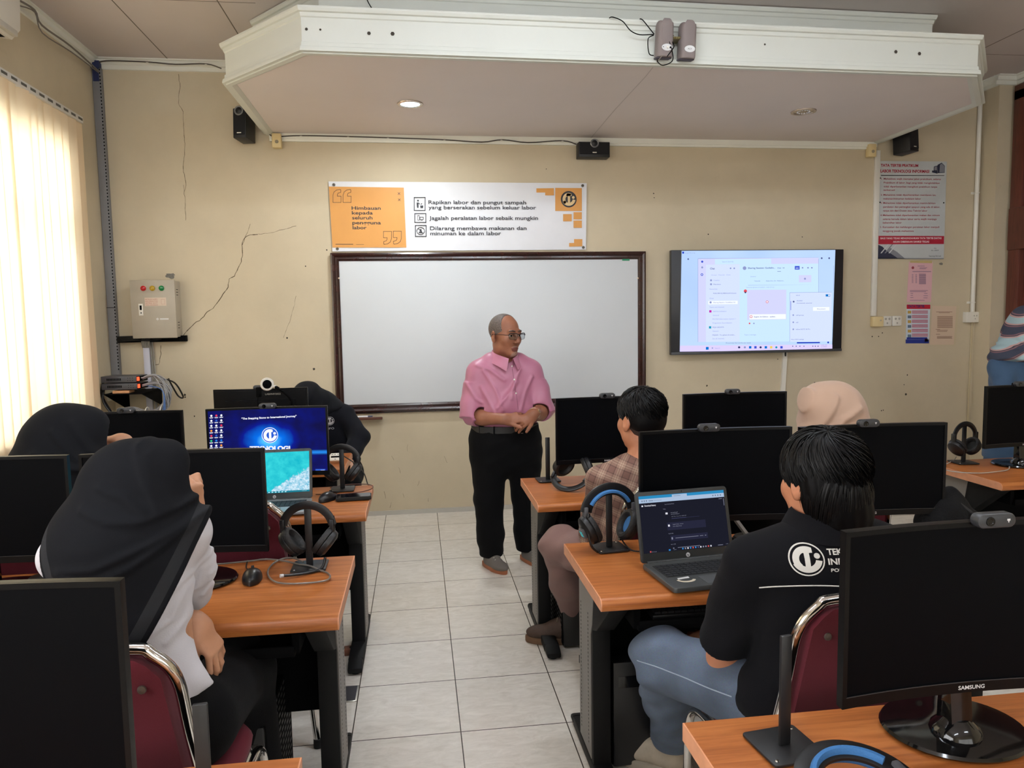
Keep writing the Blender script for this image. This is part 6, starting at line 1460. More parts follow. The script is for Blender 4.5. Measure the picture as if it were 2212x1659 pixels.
# ------------------------------------------------------------ the man in pink
def man():
    beard,nt,bb=newmat('beard_grey'); N=nt.nodes; L_=nt.links; tc=N.new('ShaderNodeTexCoord'); nz=N.new('ShaderNodeTexNoise'); nz.inputs['Scale'].default_value=380; nz.inputs['Detail'].default_value=3; L_.new(tc.outputs['Object'],nz.inputs[0]); rp=N.new('ShaderNodeValToRGB'); e=rp.color_ramp.elements; e[0].position=.42; e[0].color=C(142,94,72); e[1].position=.66; e[1].color=C(176,158,146); L_.new(nz.outputs[0],rp.inputs[0]); L_.new(rp.outputs[0],bb.inputs['Base Color']); bb.inputs['Roughness'].default_value=.7
    T=thing('person','standing man in a pink shirt and black trousers, hands clasped, wearing glasses','person',(.50,4.42,0))
    hc=PY(1093,722,4.40); F=Frame(hc+Vector((-.006,0,-.008)),(.58,-.81,-.06),s=1.08)
    S=Sdf(); neck=Vector((.532,4.44,1.26))
    head(S,F,neck=neck)
    # torso, arms, legs
    S.ecap((.53,4.44,1.17),(.53,4.43,.78),(.15,.085),(.17,.11),k=.05)
    shR,elR,wrR=Vector((.352,4.45,1.195)),Vector((.318,4.40,.940)),Vector((.500,4.245,.940))
    shL,elL,wrL=Vector((.700,4.45,1.195)),Vector((.748,4.40,.955)),Vector((.668,4.235,.965))
    for sh,el,wr in ((shR,elR,wrR),(shL,elL,wrL)):
        S.chain([Vector((.53,4.44,1.18)),sh,el],[.05,.044,.044],k=.03); S.chain([el,el.lerp(wr,.35),wr],[.047,.046,.030],k=.02)
    for s,hip,kn,an in ((-1,(.43,4.44,.78),(.412,4.42,.43),(.415,4.42,.10)),(1,(.64,4.45,.78),(.645,4.46,.43),(.655,4.49,.10))):
        S.chain([hip,kn,an],[.10,.062,.040],k=.03)
    hand(S,wrR,(.93,-.12,.10),(-.05,-.88,.45),1,curl=(.35,.5,.3),fing=[(.30,.45,.3),(.35,.5,.3),(.45,.5,.3),(.5,.5,.3)],s=.98,thumb=(.55,.85,.15),thumbcurl=.05)
    hand(S,wrL,(-.78,-.18,-.48),(-.10,-.93,.35),-1,fing=[(.45,.7,.4),(.5,.75,.4),(.55,.8,.4),(.6,.8,.4)],s=.98,thumb=(.5,.85,-.1),thumbcurl=.2)
    # grey goatee and stubble are painted by region; moustache too
    chin=np.array(F.p(0,.076,-.102)); mou=np.array(F.p(0,.096,-.056)); R3=np.array(F.R)
    def paint(fc,mi):
        q=(fc-chin)@R3; g=((q[:,0]/.024)**2+(q[:,1]/.03)**2+(q[:,2]/.022)**2<1)
        q=(fc-mou)@R3; g|=((q[:,0]/.028)**2+(q[:,1]/.02)**2+(q[:,2]/.006)**2<1)
        mi=mi.copy(); mi[g&(mi==0)]=5; return mi
    S.paint=paint
    S.mesh('body',*bounds([(.24,4.18,0),(.82,4.56,1.58)],.04),.0033,[SK_man,M_eye,M_iris,LIP,mat('brow_grey',C(80,66,60),.7),beard],T)
    # cropped grey hair
    H=Sdf(); F.ell(H,(0,-.013,.037),(.0765,.0955,.0845),k=0); 
    H.cut(F.p(0,.030,.075),F.R@Vector((0,.82,.25)))
    H.cut(F.p(0,-.02,-.022),F.R@Vector((0,.30,-.95)))
    hm,nt,b=newmat('hair_grey_crop'); N=nt.nodes;L=nt.links; tc=N.new('ShaderNodeTexCoord'); nz=N.new('ShaderNodeTexNoise'); nz.inputs['Scale'].default_value=420; nz.inputs['Detail'].default_value=3; L.new(tc.outputs['Object'],nz.inputs[0]); rp=N.new('ShaderNodeValToRGB'); e=rp.color_ramp.elements; e[0].position=.38; e[0].color=C(52,44,42); e[1].position=.62; e[1].color=C(128,116,110); L.new(nz.outputs[0],rp.inputs[0]); L.new(rp.outputs[0],b.inputs['Base Color']); b.inputs['Roughness'].default_value=.65
    H.mesh('hair',*bounds([F.c],.15),.0035,hm,T)
    # glasses
    m=MB(); 
    def gl(x,z,y=.112): return F.p(x,y,z)
    for s in (-1,1):
        R=[(s*x,z) for x,z in ((.010,.017),(.034,.020),(.056,.018),(.060,.006),(.056,-.010),(.040,-.014),(.018,-.013),(.010,-.004))]
        pts=[F.p(x,.112-abs(x)**2*4.5,z) for x,z in R]
        m.tube(pts[:4],.0024,6,smooth=3); m.tube(pts[3:]+[pts[0]],.0011,6,smooth=3)
        m.tube([F.p(s*.060,.096,.010),F.p(s*.072,.085,.010),F.p(s*.081,.02,.010),F.p(s*.083,-.012,.008),F.p(s*.080,-.030,-.008)],.0018,6,smooth=4)
    m.tube([F.p(-.010,.1115,.012),F.p(0,.1135,.015),F.p(.010,.1115,.012)],.0018,6,smooth=3)
    g=m.build('glasses',mat('glasses_dark',C(40,36,36),.3,metal=.4),T,world=True)
    m=MB()
    for s in (-1,1):
        P=[F.p(s*x,.1115-abs(x)**2*4.5,z) for x,z in ((.010,.016),(.034,.019),(.056,.017),(.059,.006),(.055,-.010),(.040,-.0135),(.018,-.0125),(.011,-.004))]; m.add(P,[tuple(range(8))])
    lm=bpy.data.materials.new('lens_tint'); lm.use_nodes=True; q=lm.node_tree; q.nodes.clear(); t_=q.nodes.new('ShaderNodeBsdfTransparent'); t_.inputs[0].default_value=(.62,.66,.70,1); gs=q.nodes.new('ShaderNodeBsdfGlossy'); gs.inputs['Roughness'].default_value=.05; mx=q.nodes.new('ShaderNodeMixShader'); mx.inputs[0].default_value=.12; oo=q.nodes.new('ShaderNodeOutputMaterial'); q.links.new(t_.outputs[0],mx.inputs[1]); q.links.new(gs.outputs[0],mx.inputs[2]); q.links.new(mx.outputs[0],oo.inputs[0])
    m.v=[tuple(Vector(v)-wloc(T)) for v in m.v]; m.build('lens',lm,g,flat=True)
    # shirt
    pink=mat('shirt_pink',C(178,112,138),.42,sheen=.1,var=.04,vscale=6)
    S=Sdf()
    S.ecap((.525,4.445,1.15),(.522,4.43,.99),(.178,.120),(.190,.138),k=.05); S.ecap((.522,4.43,.99),(.522,4.435,.885),(.194,.142),(.192,.138),k=.05)
    S.cap((.375,4.45,1.212),(.68,4.45,1.206),.062,k=.05); S.cap((.450,4.45,1.275),(.61,4.45,1.268),.048,k=.08)
    for sh,el,wr,sx in ((shR,elR,wrR,-1),(shL,elL,wrL,1)):
        S.cap(sh+Vector((-sx*.012,0,-.002)),sh.lerp(el,.4),.070,.074,k=.05)
        en=el+(el-sh).normalized()*.012+Vector((sx*.0,-.012,0)); S.cyl(sh.lerp(el,.25),en+Vector((0,0,.0)),.072,.080,k=.012)
        fo=(wr-el).normalized(); S.cyl(el-fo*.02+Vector((0,0,.015)),el+fo*.045+Vector((0,0,.012)),.064,.066,k=.03)
        S.cyl(el+fo*.015+Vector((0,0,.008)),el+fo*.09,.053,.060,op='s',k=.006)
    S.cut((.52,4.43,.884),(0,0,-1)); S.ecap(F.p(0,-.025,-.05),neck+Vector((0,0,.015)),(.062,.064),(.064,.064),side=F.R@Vector((1,0,0)),op='s',k=.01)
    S.warp=lambda p:waves(p,[((1,0,.5),34,.005,.3,9),((-.8,0,.9),48,.004,2.1,13),((.25,.2,1),62,.0025,1.0,18)])*np.clip((1.22-p[...,2])*8,.15,1)+ridges(p,[[(1046,802),(1072,845),(1086,885)],[(1040,838),(1058,872),(1075,905)],[(1118,825),(1092,858),(1072,880)],[(1152,815),(1135,850),(1124,885)],[(1008,830),(1028,862),(1040,870)],[(1024,908),(1060,914),(1095,908)],[(1030,790),(1060,800),(1090,822)],[(1125,800),(1110,830),(1104,860)]],4.31,.008,.011)
    sh=S.mesh('shirt',*bounds([(.22,4.2,.85),(.84,4.6,1.3)],.05),.0042,pink,T)
    Pj=Proj(sh)
    # collar, placket, buttons, pocket edge
    m=MB(); n=30; rows=[]
    for key in range(5):
        row=[]
        for i in range(n+1):
            u=i/n; t=abs(u-.5)*2; half=math.radians((14,10,10,22,24)[key]); a=math.radians(-72)+half+(2*PI-2*half)*u
            top=1.352-.062*t**1.4; rr=(.066,.070,.0755,.104-.004*t**4,.099)[key]; zz=(1.28-.05*t,top-.004,top,top-.052-.020*t**6,top-.055-.018*t**6)[key]
            row.append((.530+rr*1.02*math.cos(a),4.440+rr*math.sin(a)-(.030*t**3),zz))
        rows.append(row)
    m.loft(rows,caps=False,closed=False); m.build('collar',mat('shirt_collar_pink',C(190,122,148),.45,sheen=.1),T,world=True)
    m=MB(); pl=[Pj((.562+.003*i,4.2,1.228-.03*i),(0,1,0),.0015) for i in range(9)]
    m.tube(pl,.0012,5); m.build('placket_seam',mat('seam_pink',C(130,74,98),.6),T,world=True)
    for i,zz in enumerate((1.165,1.085,1.235)):
        p=Pj((.570+.006*i if i<2 else .563,4.2,zz+.008*(i==2)),(0,1,0),.002); m=MB(); m.lathe([(.0055,0),(.005,.0025),(0,.002)],12,0,Matrix.Translation(p)@Matrix.Rotation(PI/2,4,'X')); m.build('button',M_wp,T,world=True)
    # trousers
    blk=cloth('trousers_black',C(11,11,13),.85,.02,.2,400,.08)
    S=Sdf(); S.ecap((.522,4.437,.90),(.522,4.44,.80),(.190,.138),(.205,.145),k=.05); S.ecap((.522,4.44,.80),(.525,4.445,.68),(.210,.145),(.215,.135),k=.06)
    for sx,L in ((-1,[((.425,4.44,.72),.122,.13),((.412,4.425,.42),.088,.095),((.418,4.425,.20),.082,.09),((.420,4.42,.10),.076,.088)]),(1,[((.632,4.45,.72),.118,.13),((.650,4.465,.42),.088,.095),((.655,4.48,.20),.080,.09),((.655,4.49,.10),.074,.088)])):
        for i in range(3): S.ecap(L[i][0],L[i+1][0],L[i][1:],L[i+1][1:],k=.03)
    S.cut((0,0,.072),(0,0,-1)); S.cut((0,0,.886),(0,0,1))
    S.warp=lambda p:waves(p,[((.4,.2,1),52,.004,.5,16),((-.4,.1,1),70,.003,1.4,22),((1,0,.05),46,.003,.2,6)])
    tr_=S.mesh('trousers',*bounds([(.28,4.28,.05),(.78,4.62,.9)],.06),.0048,blk,T)
    Pt=Proj(sh); 
    # belt and buckle
    m=MB(); R=[]; prof=[(-.019,0),(.019,0),(.019,.004),(-.019,.004)]; ring=[]
    for i in range(48):
        a=2*PI*i/48; ring.append([(.522+(.203+v)*math.cos(a),4.437+(.150+v)*math.sin(a),  .866+u) for u,v in prof])
    ring.append(ring[0]); m.loft(ring,caps=False); bl_=m.build('belt',mat('belt_leather',C(34,33,34),.45,bump=.2,bscale=300),T,world=True)
    m=MB(); c=Vector((.588,4.437-.148,.866)); P=[c+Vector(q) for q in ((-.026,.0,-.020),(.026,.004,-.020),(.026,.004,.020),(-.026,.0,.020))]; m.tube(P,.0024,6,cyclic=True); m.cyl(P[0],P[3],.0042,seg=8); m.v=[tuple(Vector(v)-wloc(T)) for v in m.v]; m.build('buckle',M_chrome,bl_)
    m=MB()
    for x in (.44,.65,.36): 
        y=4.437-math.sqrt(max(0,1-((x-.522)/.196)**2))*.146; m.box((x-.005,y-.012,.842),(x+.005,y-.004,.890),0,.001)
    m.build('belt_loop',blk,T,world=True)
    # watch
    m=MB(); d=(wrL-elL).normalized(); c=elL.lerp(wrL,.93); u=d.orthogonal().normalized(); v=d.cross(u)
    m.sweep([c+(u*math.cos(a)+v*math.sin(a))*.0345 for a in [2*PI*i/24 for i in range(24)]],[(-.008,-.0025),(.008,-.0025),(.008,.0025),(-.008,.0025)],cyclic=True); w_=m.build('watch_strap',mat('watch_steel',C(206,190,170),.2,metal=.9),T,world=True)
    m=MB(); nn=Vector((.35,-.8,.45)); nn=(nn-d*nn.dot(d)).normalized(); m.cyl(c+nn*.033,c+nn*.041,.015,seg=20); m.v=[tuple(Vector(q)-wloc(T)) for q in m.v]; m.build('watch_case',mat('watch_gold',C(190,160,120),.25,metal=.9),w_)
    # shoes
    for heel,toe,lab in (((.395,4.43,0),(.470,4.285,0),'left'),((.645,4.50,0),(.715,4.36,0),'right')):
        h=Vector(heel);t=Vector(toe); d=(t-h).normalized(); F2=Frame(h.lerp(t,.5),d); S=Sdf()
        F2.ell(S,(0,.055,.035),(.045,.075,.032),k=.03); F2.ell(S,(0,-.04,.045),(.038,.062,.045),k=.03); F2.ell(S,(0,-.01,.062),(.034,.055,.038),k=.03); S.cut((0,0,.022),(0,0,-1))
        so=S.mesh('shoe',*bounds([F2.c],.17),.004,mat('shoe_suede',C(112,106,100),.85,bump=.2,bscale=400),T)
        m=MB(); out=[(.040*math.cos(a)*(1 if math.sin(a)>0 else .88),.128*math.sin(a)) for a in [2*PI*i/32 for i in range(32)]]; m.M=Matrix.Translation(F2.c-wloc(T))@F2.R.to_4x4(); m.prism([(x*1.08,y) for x,y in out],0.0,.026,'z',0,.004); m.build('sole',mat('gum_sole',C(170,104,70),.55),so)
        Ps=Proj(so); m=MB()
        for k in range(3):
            row=[]
            for j in range(6):
                q=F2.p(-.10,-.03+k*.022+j*.005,.03+j*.009); row.append(Ps(q+F2.R@Vector((0,0,0)),F2.R@Vector((1,0,-.1)),.0012)-wloc(T))
            w=F2.R@Vector((0,.0042,0)); m.loft([[p-w,p+w] for p in row],caps=False,closed=False)
        m.build('side_stripe',M_wp,so)
        m=MB()
        for k in range(4): m.tube([F2.p(x,.012+k*.014,.098-k*.010-abs(x)*.25) -wloc(T) for x in (-.022,0,.022)],.0025,5,smooth=3)
        m.build('lace',M_wp,so)
man()
# ------------------------------------------------------------ headscarf figures
def scarf(S,F,deep=1.0,open_=True):
    """headscarf volumes round a head frame"""
    e=lambda c,r,rot=None,**kw:F.ell(S,c,r,rot,**dict(dict(k=.03),**kw))
    e((0,-.015,.022),(.088,.108,.100)); e((0,.035,.015),(.078,.070,.098)); e((0,.04,-.075),(.068,.058,.058),k=.05); e((0,-.045,-.07),(.088,.085,.09),k=.06)
def carve(S,F):
    F.ell(S,(0,.135,-.018),(.058,.075,.088),op='s',k=.008)
SCF=cloth('scarf_black',C(21,22,26),.85,.03,.2,900,.04); SCB=cloth('scarf_band',C(44,45,48),.8,.05,.3,500,.04)
WHT_=cloth('blouse_white',C(214,212,218),.7,.1,.12,300,.02); SKT=cloth('skirt_black',C(11,11,13),.9,.02,.2,300)
def radial(p,c,fr,am,ph,fall=.25,ax=(0,2)):
    dx=p[...,ax[0]]-c[ax[0]]; dz=p[...,ax[1]]-c[ax[1]]; th=np.arctan2(dz,dx); r=np.sqrt(dx*dx+dz*dz)
    return am*np.sin(th*fr+ph+r*6)*np.clip(r/.06,0,1)*np.exp(-np.maximum(r-.05,0)/fall)
def girl_near():
    T=thing('person','seated student in a black headscarf and white blouse, nearest the camera, hand at her chin','person',(-.63,1.70,0))
    hc=PY(303,1051,1.68); F=Frame(hc,(.84,.54,-.08),s=.84)
    S=Sdf(); neck=Vector((-.62,1.66,1.04)); head(S,F,neck=neck,ears=False)
    S.ecap((-.63,1.66,1.02),(-.64,1.70,.55),(.11,.075),(.12,.09),k=.05)
    shR,elR,hR=PY(396,1156,1.72),PY(412,1276,1.94),PY(410,1108,1.86)
    S.chain([(-.6,1.67,1.04),shR,elR],[.045,.036,.034],k=.03); S.chain([elR,hR],[.034,.026],k=.02)
    hand(S,hR,(.10,-.05,1),(.70,-.70,.1),1,fing=[(1.2,1.3,.6),(1.25,1.35,.6),(1.3,1.35,.6),(1.35,1.35,.6)],s=.86,thumb=(.3,.9,-.4))
    shL,elL,wrL=Vector((-.765,1.66,1.03)),Vector((-.76,1.86,.83)),PY(428,1352,1.80)
    S.chain([(-.68,1.66,1.03),shL,elL],[.045,.036,.034],k=.03); S.chain([elL,wrL],[.034,.027],k=.02)
    hand(S,wrL,(.50,-.02,-.87),(.80,-.38,.46),1,fing=[(.50,.50,.30),(.46,.50,.3),(.44,.46,.3),(.46,.45,.3)],s=.94,spread=.20,thumb=(.16,.90,-.62),thumbcurl=.0)
    for s,kn,an in ((-1,(-.76,2.10,.52),(-.76,2.16,.09)),(1,(-.52,2.12,.52),(-.52,2.18,.09))): S.chain([(-.64+s*.08,1.74,.56),kn,an],[.08,.05,.036],k=.03)
    S.mesh('body',*bounds([(-.86,1.5,.02),(-.4,2.3,1.32)],.04),.0031,[SK_girl,M_eye,M_iris,LIPG,M_hair],T)
    # blouse
    S=Sdf(); S.ecap(PY(300,1150,1.665),PY(284,1300,1.665),(.130,.10),(.106,.105),k=.05); S.ecap(PY(284,1300,1.665),(-.655,1.68,.56),(.112,.11),(.150,.15),k=.04)
    S.cap((-.72,1.665,1.035),PY(390,1150,1.70),.055,k=.05)
    S.chain([shR,shR.lerp(elR,.5),elR],[.054,.056,.052],k=.03); S.chain([elR,elR.lerp(hR,.78)],[.046,.036],k=.015)
    S.chain([shL,elL,elL.lerp(wrL,.86)],[.056,.050,.036],k=.015)
    S.chain([PY(365,1410,1.66),PY(415,1465,1.67),PY(452,1478,1.69)],[.040,.022,.010],k=.03)
    S.cut(PY(437,1510,1.60),(.45,-.1,-.89))
    S.warp=lambda p:waves(p,[((.8,.1,.9),46,.002,.6,10)])+ridges(p,[[(402,1250),(380,1268),(350,1278)],[(400,1275),(378,1330),(345,1348)],[(408,1300),(398,1345),(370,1378)]],1.62,.006,.007)
    S.mesh('blouse',*bounds([(-.88,1.5,.56),(-.4,2.08,1.12)],.05),.0042,WHT_,T)
    S=Sdf(); S.ecap((-.65,1.69,.66),(-.64,1.76,.565),(.148,.14),(.16,.10),k=.05)
    for s,kn,an in ((-1,(-.75,2.10,.53),(-.76,2.16,.12)),(1,(-.53,2.12,.53),(-.52,2.18,.12))): S.chain([(-.64+s*.085,1.76,.58),kn,an],[.105,.088,.085],k=.05)
    S.cut((0,0,.08),(0,0,-1)); S.cut((0,0,.482),(0,0,-1)) if False else None
    S.mesh('skirt',*bounds([(-.86,1.54,.06),(-.4,2.28,.78)],.05),.008,SKT,T)
    for x in (-.76,-.52):
        m=MB(); m.M=Matrix.Translation(Vector((x,2.2,0))-wloc(T)); m.loft([[(.042*math.cos(a)*sx,.115*math.sin(a)*sx,z) for a in [2*PI*i/20 for i in range(20)]] for z,sx in ((0,1),(.03,1),(.06,.8),(.085,.45))]); m.build('shoe',M_rub,T)
    # headscarf draped over shoulders and back
    S=Sdf(); scarf(S,F); q=lambda x,y,Y:PY(x,y,Y)
    F.ell(S,(0,.066,.068),(.060,.050,.054),k=.015)        # stiff brim over the forehead
    S.ecap(q(284,1078,1.65),q(258,1200,1.61),(.086,.09),(.110,.115),k=.08)
    S.ecap(q(215,1195,1.65),q(385,1160,1.69),(.085,.085),(.070,.070),side=(0,1,0),k=.07)
    S.ecap(q(258,1190,1.60),q(288,1330,1.560),(.128,.105),(.128,.085),k=.06)
    S.cap(q(375,1125,1.70),q(425,1140,1.71),.048,.042,k=.04)
    S.ecap(q(208,1150,1.66),q(208,1270,1.66),(.066,.09),(.068,.10),k=.06)
    carve(S,F)
    A=q(455,1118,1.66);B=q(322,1378,1.50); ln=(B-A).normalized(); nrm=ln.cross(Vector((-.18,1,.05))).normalized()
    if nrm.x<0: nrm=-nrm
    S.cut(A,nrm)
    A2=q(146,1238,1.62);B2=q(215,1420,1.56); n2=(B2-A2).normalized().cross(Vector((0,1,0))).normalized()
    if n2.z>0: n2=-n2
    S.cut(A2,n2)
    RL=[[(370,1086),(337,1040),(312,985)],[(353,1088),(322,1040),(298,990),(285,965)],[(332,1092),(290,1062),(235,1045)],[(398,1092),(330,1108),(265,1104),(205,1085)],[(432,1118),(345,1155),(255,1190),(180,1198)],[(405,1140),(325,1190),(240,1225),(165,1205)]]
    S.warp=lambda p:ridges(p,RL,1.6,.0065,.0085)+waves(p,[((.3,.1,1),26,.002,.8,9)])
    # lighter woven band along the two hems
    bm,nt,bs=newmat('scarf_black_banded'); N=nt.nodes; L=nt.links; tc=N.new('ShaderNodeTexCoord'); o=wloc(T); fac=None
    for P0,nv in ((A,nrm),(A2,n2)):
        sb=N.new('ShaderNodeVectorMath'); sb.operation='SUBTRACT'; sb.inputs[1].default_value=P0-o; L.new(tc.outputs['Object'],sb.inputs[0])
        dt_=N.new('ShaderNodeVectorMath'); dt_.operation='DOT_PRODUCT'; dt_.inputs[1].default_value=nv; L.new(sb.outputs[0],dt_.inputs[0])
        cp=N.new('ShaderNodeMath'); cp.operation='COMPARE'; cp.inputs[1].default_value=-.024; cp.inputs[2].default_value=.012; L.new(dt_.outputs['Value'],cp.inputs[0])
        if fac is None: fac=cp
        else:
            mxx=N.new('ShaderNodeMath'); mxx.operation='MAXIMUM'; L.new(fac.outputs[0],mxx.inputs[0]); L.new(cp.outputs[0],mxx.inputs[1]); fac=mxx
    mc=N.new('ShaderNodeMixRGB'); mc.inputs[1].default_value=C(21,22,26); mc.inputs[2].default_value=C(44,45,48); L.new(fac.outputs[0],mc.inputs[0]); L.new(mc.outputs[0],bs.inputs['Base Color']); bs.inputs['Roughness'].default_value=.85; bs.inputs['Specular IOR Level'].default_value=.12
    nz=N.new('ShaderNodeTexNoise'); nz.inputs['Scale'].default_value=900; L.new(tc.outputs['Object'],nz.inputs[0]); bp=N.new('ShaderNodeBump'); bp.inputs['Strength'].default_value=.15; bp.inputs['Distance'].default_value=.005; L.new(nz.outputs[0],bp.inputs['Height']); L.new(bp.outputs[0],bs.inputs['Normal'])
    S.mesh('headscarf',*bounds([q(120,930,1.7),q(480,1420,1.5),(-.6,1.9,1.1)],.08),.0040,bm,T)
girl_near()
def girl_far():
    T=thing('person','seated student in a black headscarf and white blouse by the window, fingers at mouth','person',(-1.22,2.76,0))
    hc=PY(152,950,2.76); F=Frame(hc,(.93,.36,-.16),s=1.02)
    S=Sdf(); neck=Vector((-1.27,2.74,.985)); head(S,F,neck=neck,ears=False)
    S.ecap((-1.27,2.74,.96),(-1.26,2.77,.55),(.14,.09),(.14,.10),k=.05)
    shR,elR,hR=Vector((-1.13,2.76,.965)),Vector((-1.04,2.96,.80)),PY(263,951,2.94)
    S.chain([(-1.25,2.74,.98),shR,elR],[.05,.042,.036],k=.03); S.chain([elR,hR],[.036,.026],k=.02)
    hand(S,hR,(-1,-.10,.08),(.1,.2,1),1,fing=[(.25,.5,.3),(.8,1.1,.6),(1.0,1.2,.6),(1.1,1.2,.6)],s=.95,thumb=(.6,.7,-.3))
    shL,elL,wrL=Vector((-1.42,2.74,.95)),Vector((-1.44,2.95,.78)),Vector((-1.3,3.10,.76))
    S.chain([(-1.3,2.74,.97),shL,elL,wrL],[.05,.042,.036,.027],k=.03); hand(S,wrL,(.9,.3,-.05),(0,0,1),-1,s=.95)
    for s in (-1,1): S.chain([(-1.26+s*.08,2.80,.55),(-1.25+s*.1,3.16,.53),(-1.25+s*.1,3.22,.09)],[.085,.055,.036],k=.03)
    S.mesh('body',*bounds([(-1.55,2.6,.02),(-.95,3.3,1.3)],.05),.005,[SK_girl,M_eye,M_iris,LIPG,M_hair],T)
    S=Sdf(); S.ecap((-1.27,2.74,.97),(-1.26,2.75,.62),(.175,.12),(.165,.135),k=.05); S.cap((-1.39,2.74,.965),(-1.16,2.75,.97),.06,k=.05)
    S.chain([shR,elR,elR.lerp(hR,.72)],[.064,.056,.044],k=.03); S.chain([shL,elL,elL.lerp(wrL,.9)],[.064,.056,.044],k=.03); S.cut((0,0,.56),(0,0,-1))
    S.warp=lambda p:waves(p,[((.6,.2,1),52,.004,.6,12),((.9,0,-.6),70,.003,2.0,15)])
    S.mesh('blouse',*bounds([(-1.55,2.58,.54),(-.95,3.15,1.08)],.05),.006,WHT_,T)
    S=Sdf(); S.ecap((-1.26,2.76,.62),(-1.26,2.84,.56),(.165,.14),(.17,.10),k=.05)
    for s in (-1,1): S.chain([(-1.26+s*.085,2.82,.57),(-1.25+s*.1,3.16,.54),(-1.25+s*.1,3.22,.12)],[.105,.088,.085],k=.05)
    S.cut((0,0,.08),(0,0,-1)); S.mesh('skirt',*bounds([(-1.5,2.6,.06),(-1.0,3.35,.8)],.05),.009,SKT,T)
    S=Sdf(); scarf(S,F); F.ell(S,(0,.062,.055),(.060,.050,.055),k=.03); q=lambda x,y,Y:PY(x,y,Y)
    S.ecap(q(135,970,2.73),q(112,1060,2.70),(.125,.12),(.150,.13),k=.08); S.ecap(q(72,1050,2.70),q(205,1020,2.76),(.085,.11),(.06,.08),side=(0,1,0),k=.06)
    S.ecap(q(110,1040,2.66),q(120,1110,2.63),(.15,.11),(.14,.09),k=.06); carve(S,F)
    A=q(212,1018,2.74);B=q(120,1175,2.6); ln=(B-A).normalized(); nrm=ln.cross(Vector((-.1,1,0))).normalized(); nrm=nrm if nrm.x>0 else -nrm; S.cut(A,nrm)
    c=q(205,1000,2.72); S.warp=lambda p:ridges(p,[[(212,1000),(185,960),(150,915)],[(200,1005),(160,970),(120,930)],[(205,1012),(150,1000),(90,975)],[(190,1050),(130,1040),(80,1010)]],2.65,.008,.011)+waves(p,[((.3,.1,1),30,.003,.8,9)])
    S.mesh('headscarf',*bounds([q(30,860,2.7),q(240,1190,2.6),(-1.2,2.95,1.1)],.08),.0055,SCF,T)
girl_far()
def woman_front():
    T=thing('person','person in a black headscarf and black jacket leaning behind the front desk monitor','person',(-.62,4.85,0))
    hc=PY(663,868,4.80); F=Frame(hc,(-.35,-.80,-.45),s=1.05)
    jk=cloth('jacket_black',C(20,21,27),.85,.03,.2,400)
    S=Sdf(); neck=Vector((-.645,4.88,.95)); head(S,F,neck=neck,ears=False); S.ecap((-.60,4.90,.92),(-.56,4.93,.5),(.15,.09),(.15,.10),k=.05)
    shL,elL,wrL=Vector((-.475,4.88,.905)),PY(776,945,4.78),PY(755,992,4.62); shR,elR,wrR=Vector((-.76,4.88,.92)),Vector((-.86,4.72,.76)),Vector((-.74,4.52,.78))
    for sh,el,wr in ((shL,elL,wrL),(shR,elR,wrR)): S.chain([(-.6,4.9,.93),sh,el,wr],[.05,.044,.038,.028],k=.03)
    hand(S,wrL,(-.5,-.8,-.15),(.2,-.2,1),-1,s=.95); hand(S,wrR,(.3,-.9,-.1),(0,-.1,1),1,s=.95)
    for s in (-1,1): S.chain([(-.56+s*.08,4.92,.54),(-.56+s*.1,4.60,.50),(-.56+s*.1,4.56,.09)],[.08,.055,.036],k=.03)
    S.mesh('body',*bounds([(-.95,4.4,.02),(-.33,5.05,1.2)],.05),.006,[SK_pale,M_eye,M_iris,LIPG,M_hair],T)
    S=Sdf(); S.ecap((-.61,4.89,.90),(-.57,4.92,.55),(.165,.115),(.165,.13),k=.05); S.cap((-.73,4.88,.93),(-.50,4.88,.915),.062,k=.05)
    for sh,el,wr in ((shL,elL,wrL),(shR,elR,wrR)): S.chain([sh,el,el.lerp(wr,.9)],[.068,.062,.050],k=.03)
    S.warp=lambda p:waves(p,[((.6,.2,1),50,.004,.6,12),((.9,0,-.6),66,.003,2.0,15)])
    jo=S.mesh('jacket',*bounds([(-.95,4.5,.4),(-.33,5.08,1.03)],.05),.0062,jk,T)
    S=Sdf(); S.ecap((-.56,4.92,.55),(-.56,4.86,.52),(.16,.13),(.17,.11),k=.05)
    for s in (-1,1): S.chain([(-.56+s*.085,4.88,.53),(-.56+s*.1,4.60,.51),(-.56+s*.1,4.56,.10)],[.10,.08,.07],k=.05)
    S.cut((0,0,.07),(0,0,-1)); S.mesh('trousers',*bounds([(-.8,4.4,.05),(-.3,5.1,.7)],.05),.01,SKT,T)
    S=Sdf(); scarf(S,F); S.ecap(F.p(0,-.04,-.08),(-.635,4.90,.96),(.10,.10),(.125,.12),k=.07); S.ecap((-.74,4.88,.965),(-.54,4.88,.955),(.09,.055),(.09,.055),side=(0,1,0),k=.06); carve(S,F); S.cut((-.6,4.88,.925),(.45,0,-1)); c=hc+Vector((0,-.05,-.1))
    S.warp=lambda p:radial(p,c,12,.004,.5,.2)
    S.mesh('headscarf',*bounds([hc,(-.62,4.9,.95)],.22),.0055,SCF,T)
    Pj=Proj(jo); e0=PY(710,912,4.72); m=MB(); emblem(m,e0.x,e0.z,.028,lambda u,v,l:Pj((u,4.5,v),(0,1,0),.002+.0006*l)-wloc(T),0,1,0); a=Vector((e0.x-.03,4.5,e0.z-.055)); m2=MB(); m2.text('INFO',(a.x,0,a.z),.055,.013); m.add([Pj((v[0],4.5,v[2]),(0,1,0),.003)-wloc(T) for v in m2.v],m2.f,0)
    m.build('chest_emblem',[mat('thread_pale',C(190,190,194),.7),jk],jo,flat=True)
woman_front(); dup(CH,(-.70,4.93,0),PI,'maroon chair behind the front desk under the woman in black')
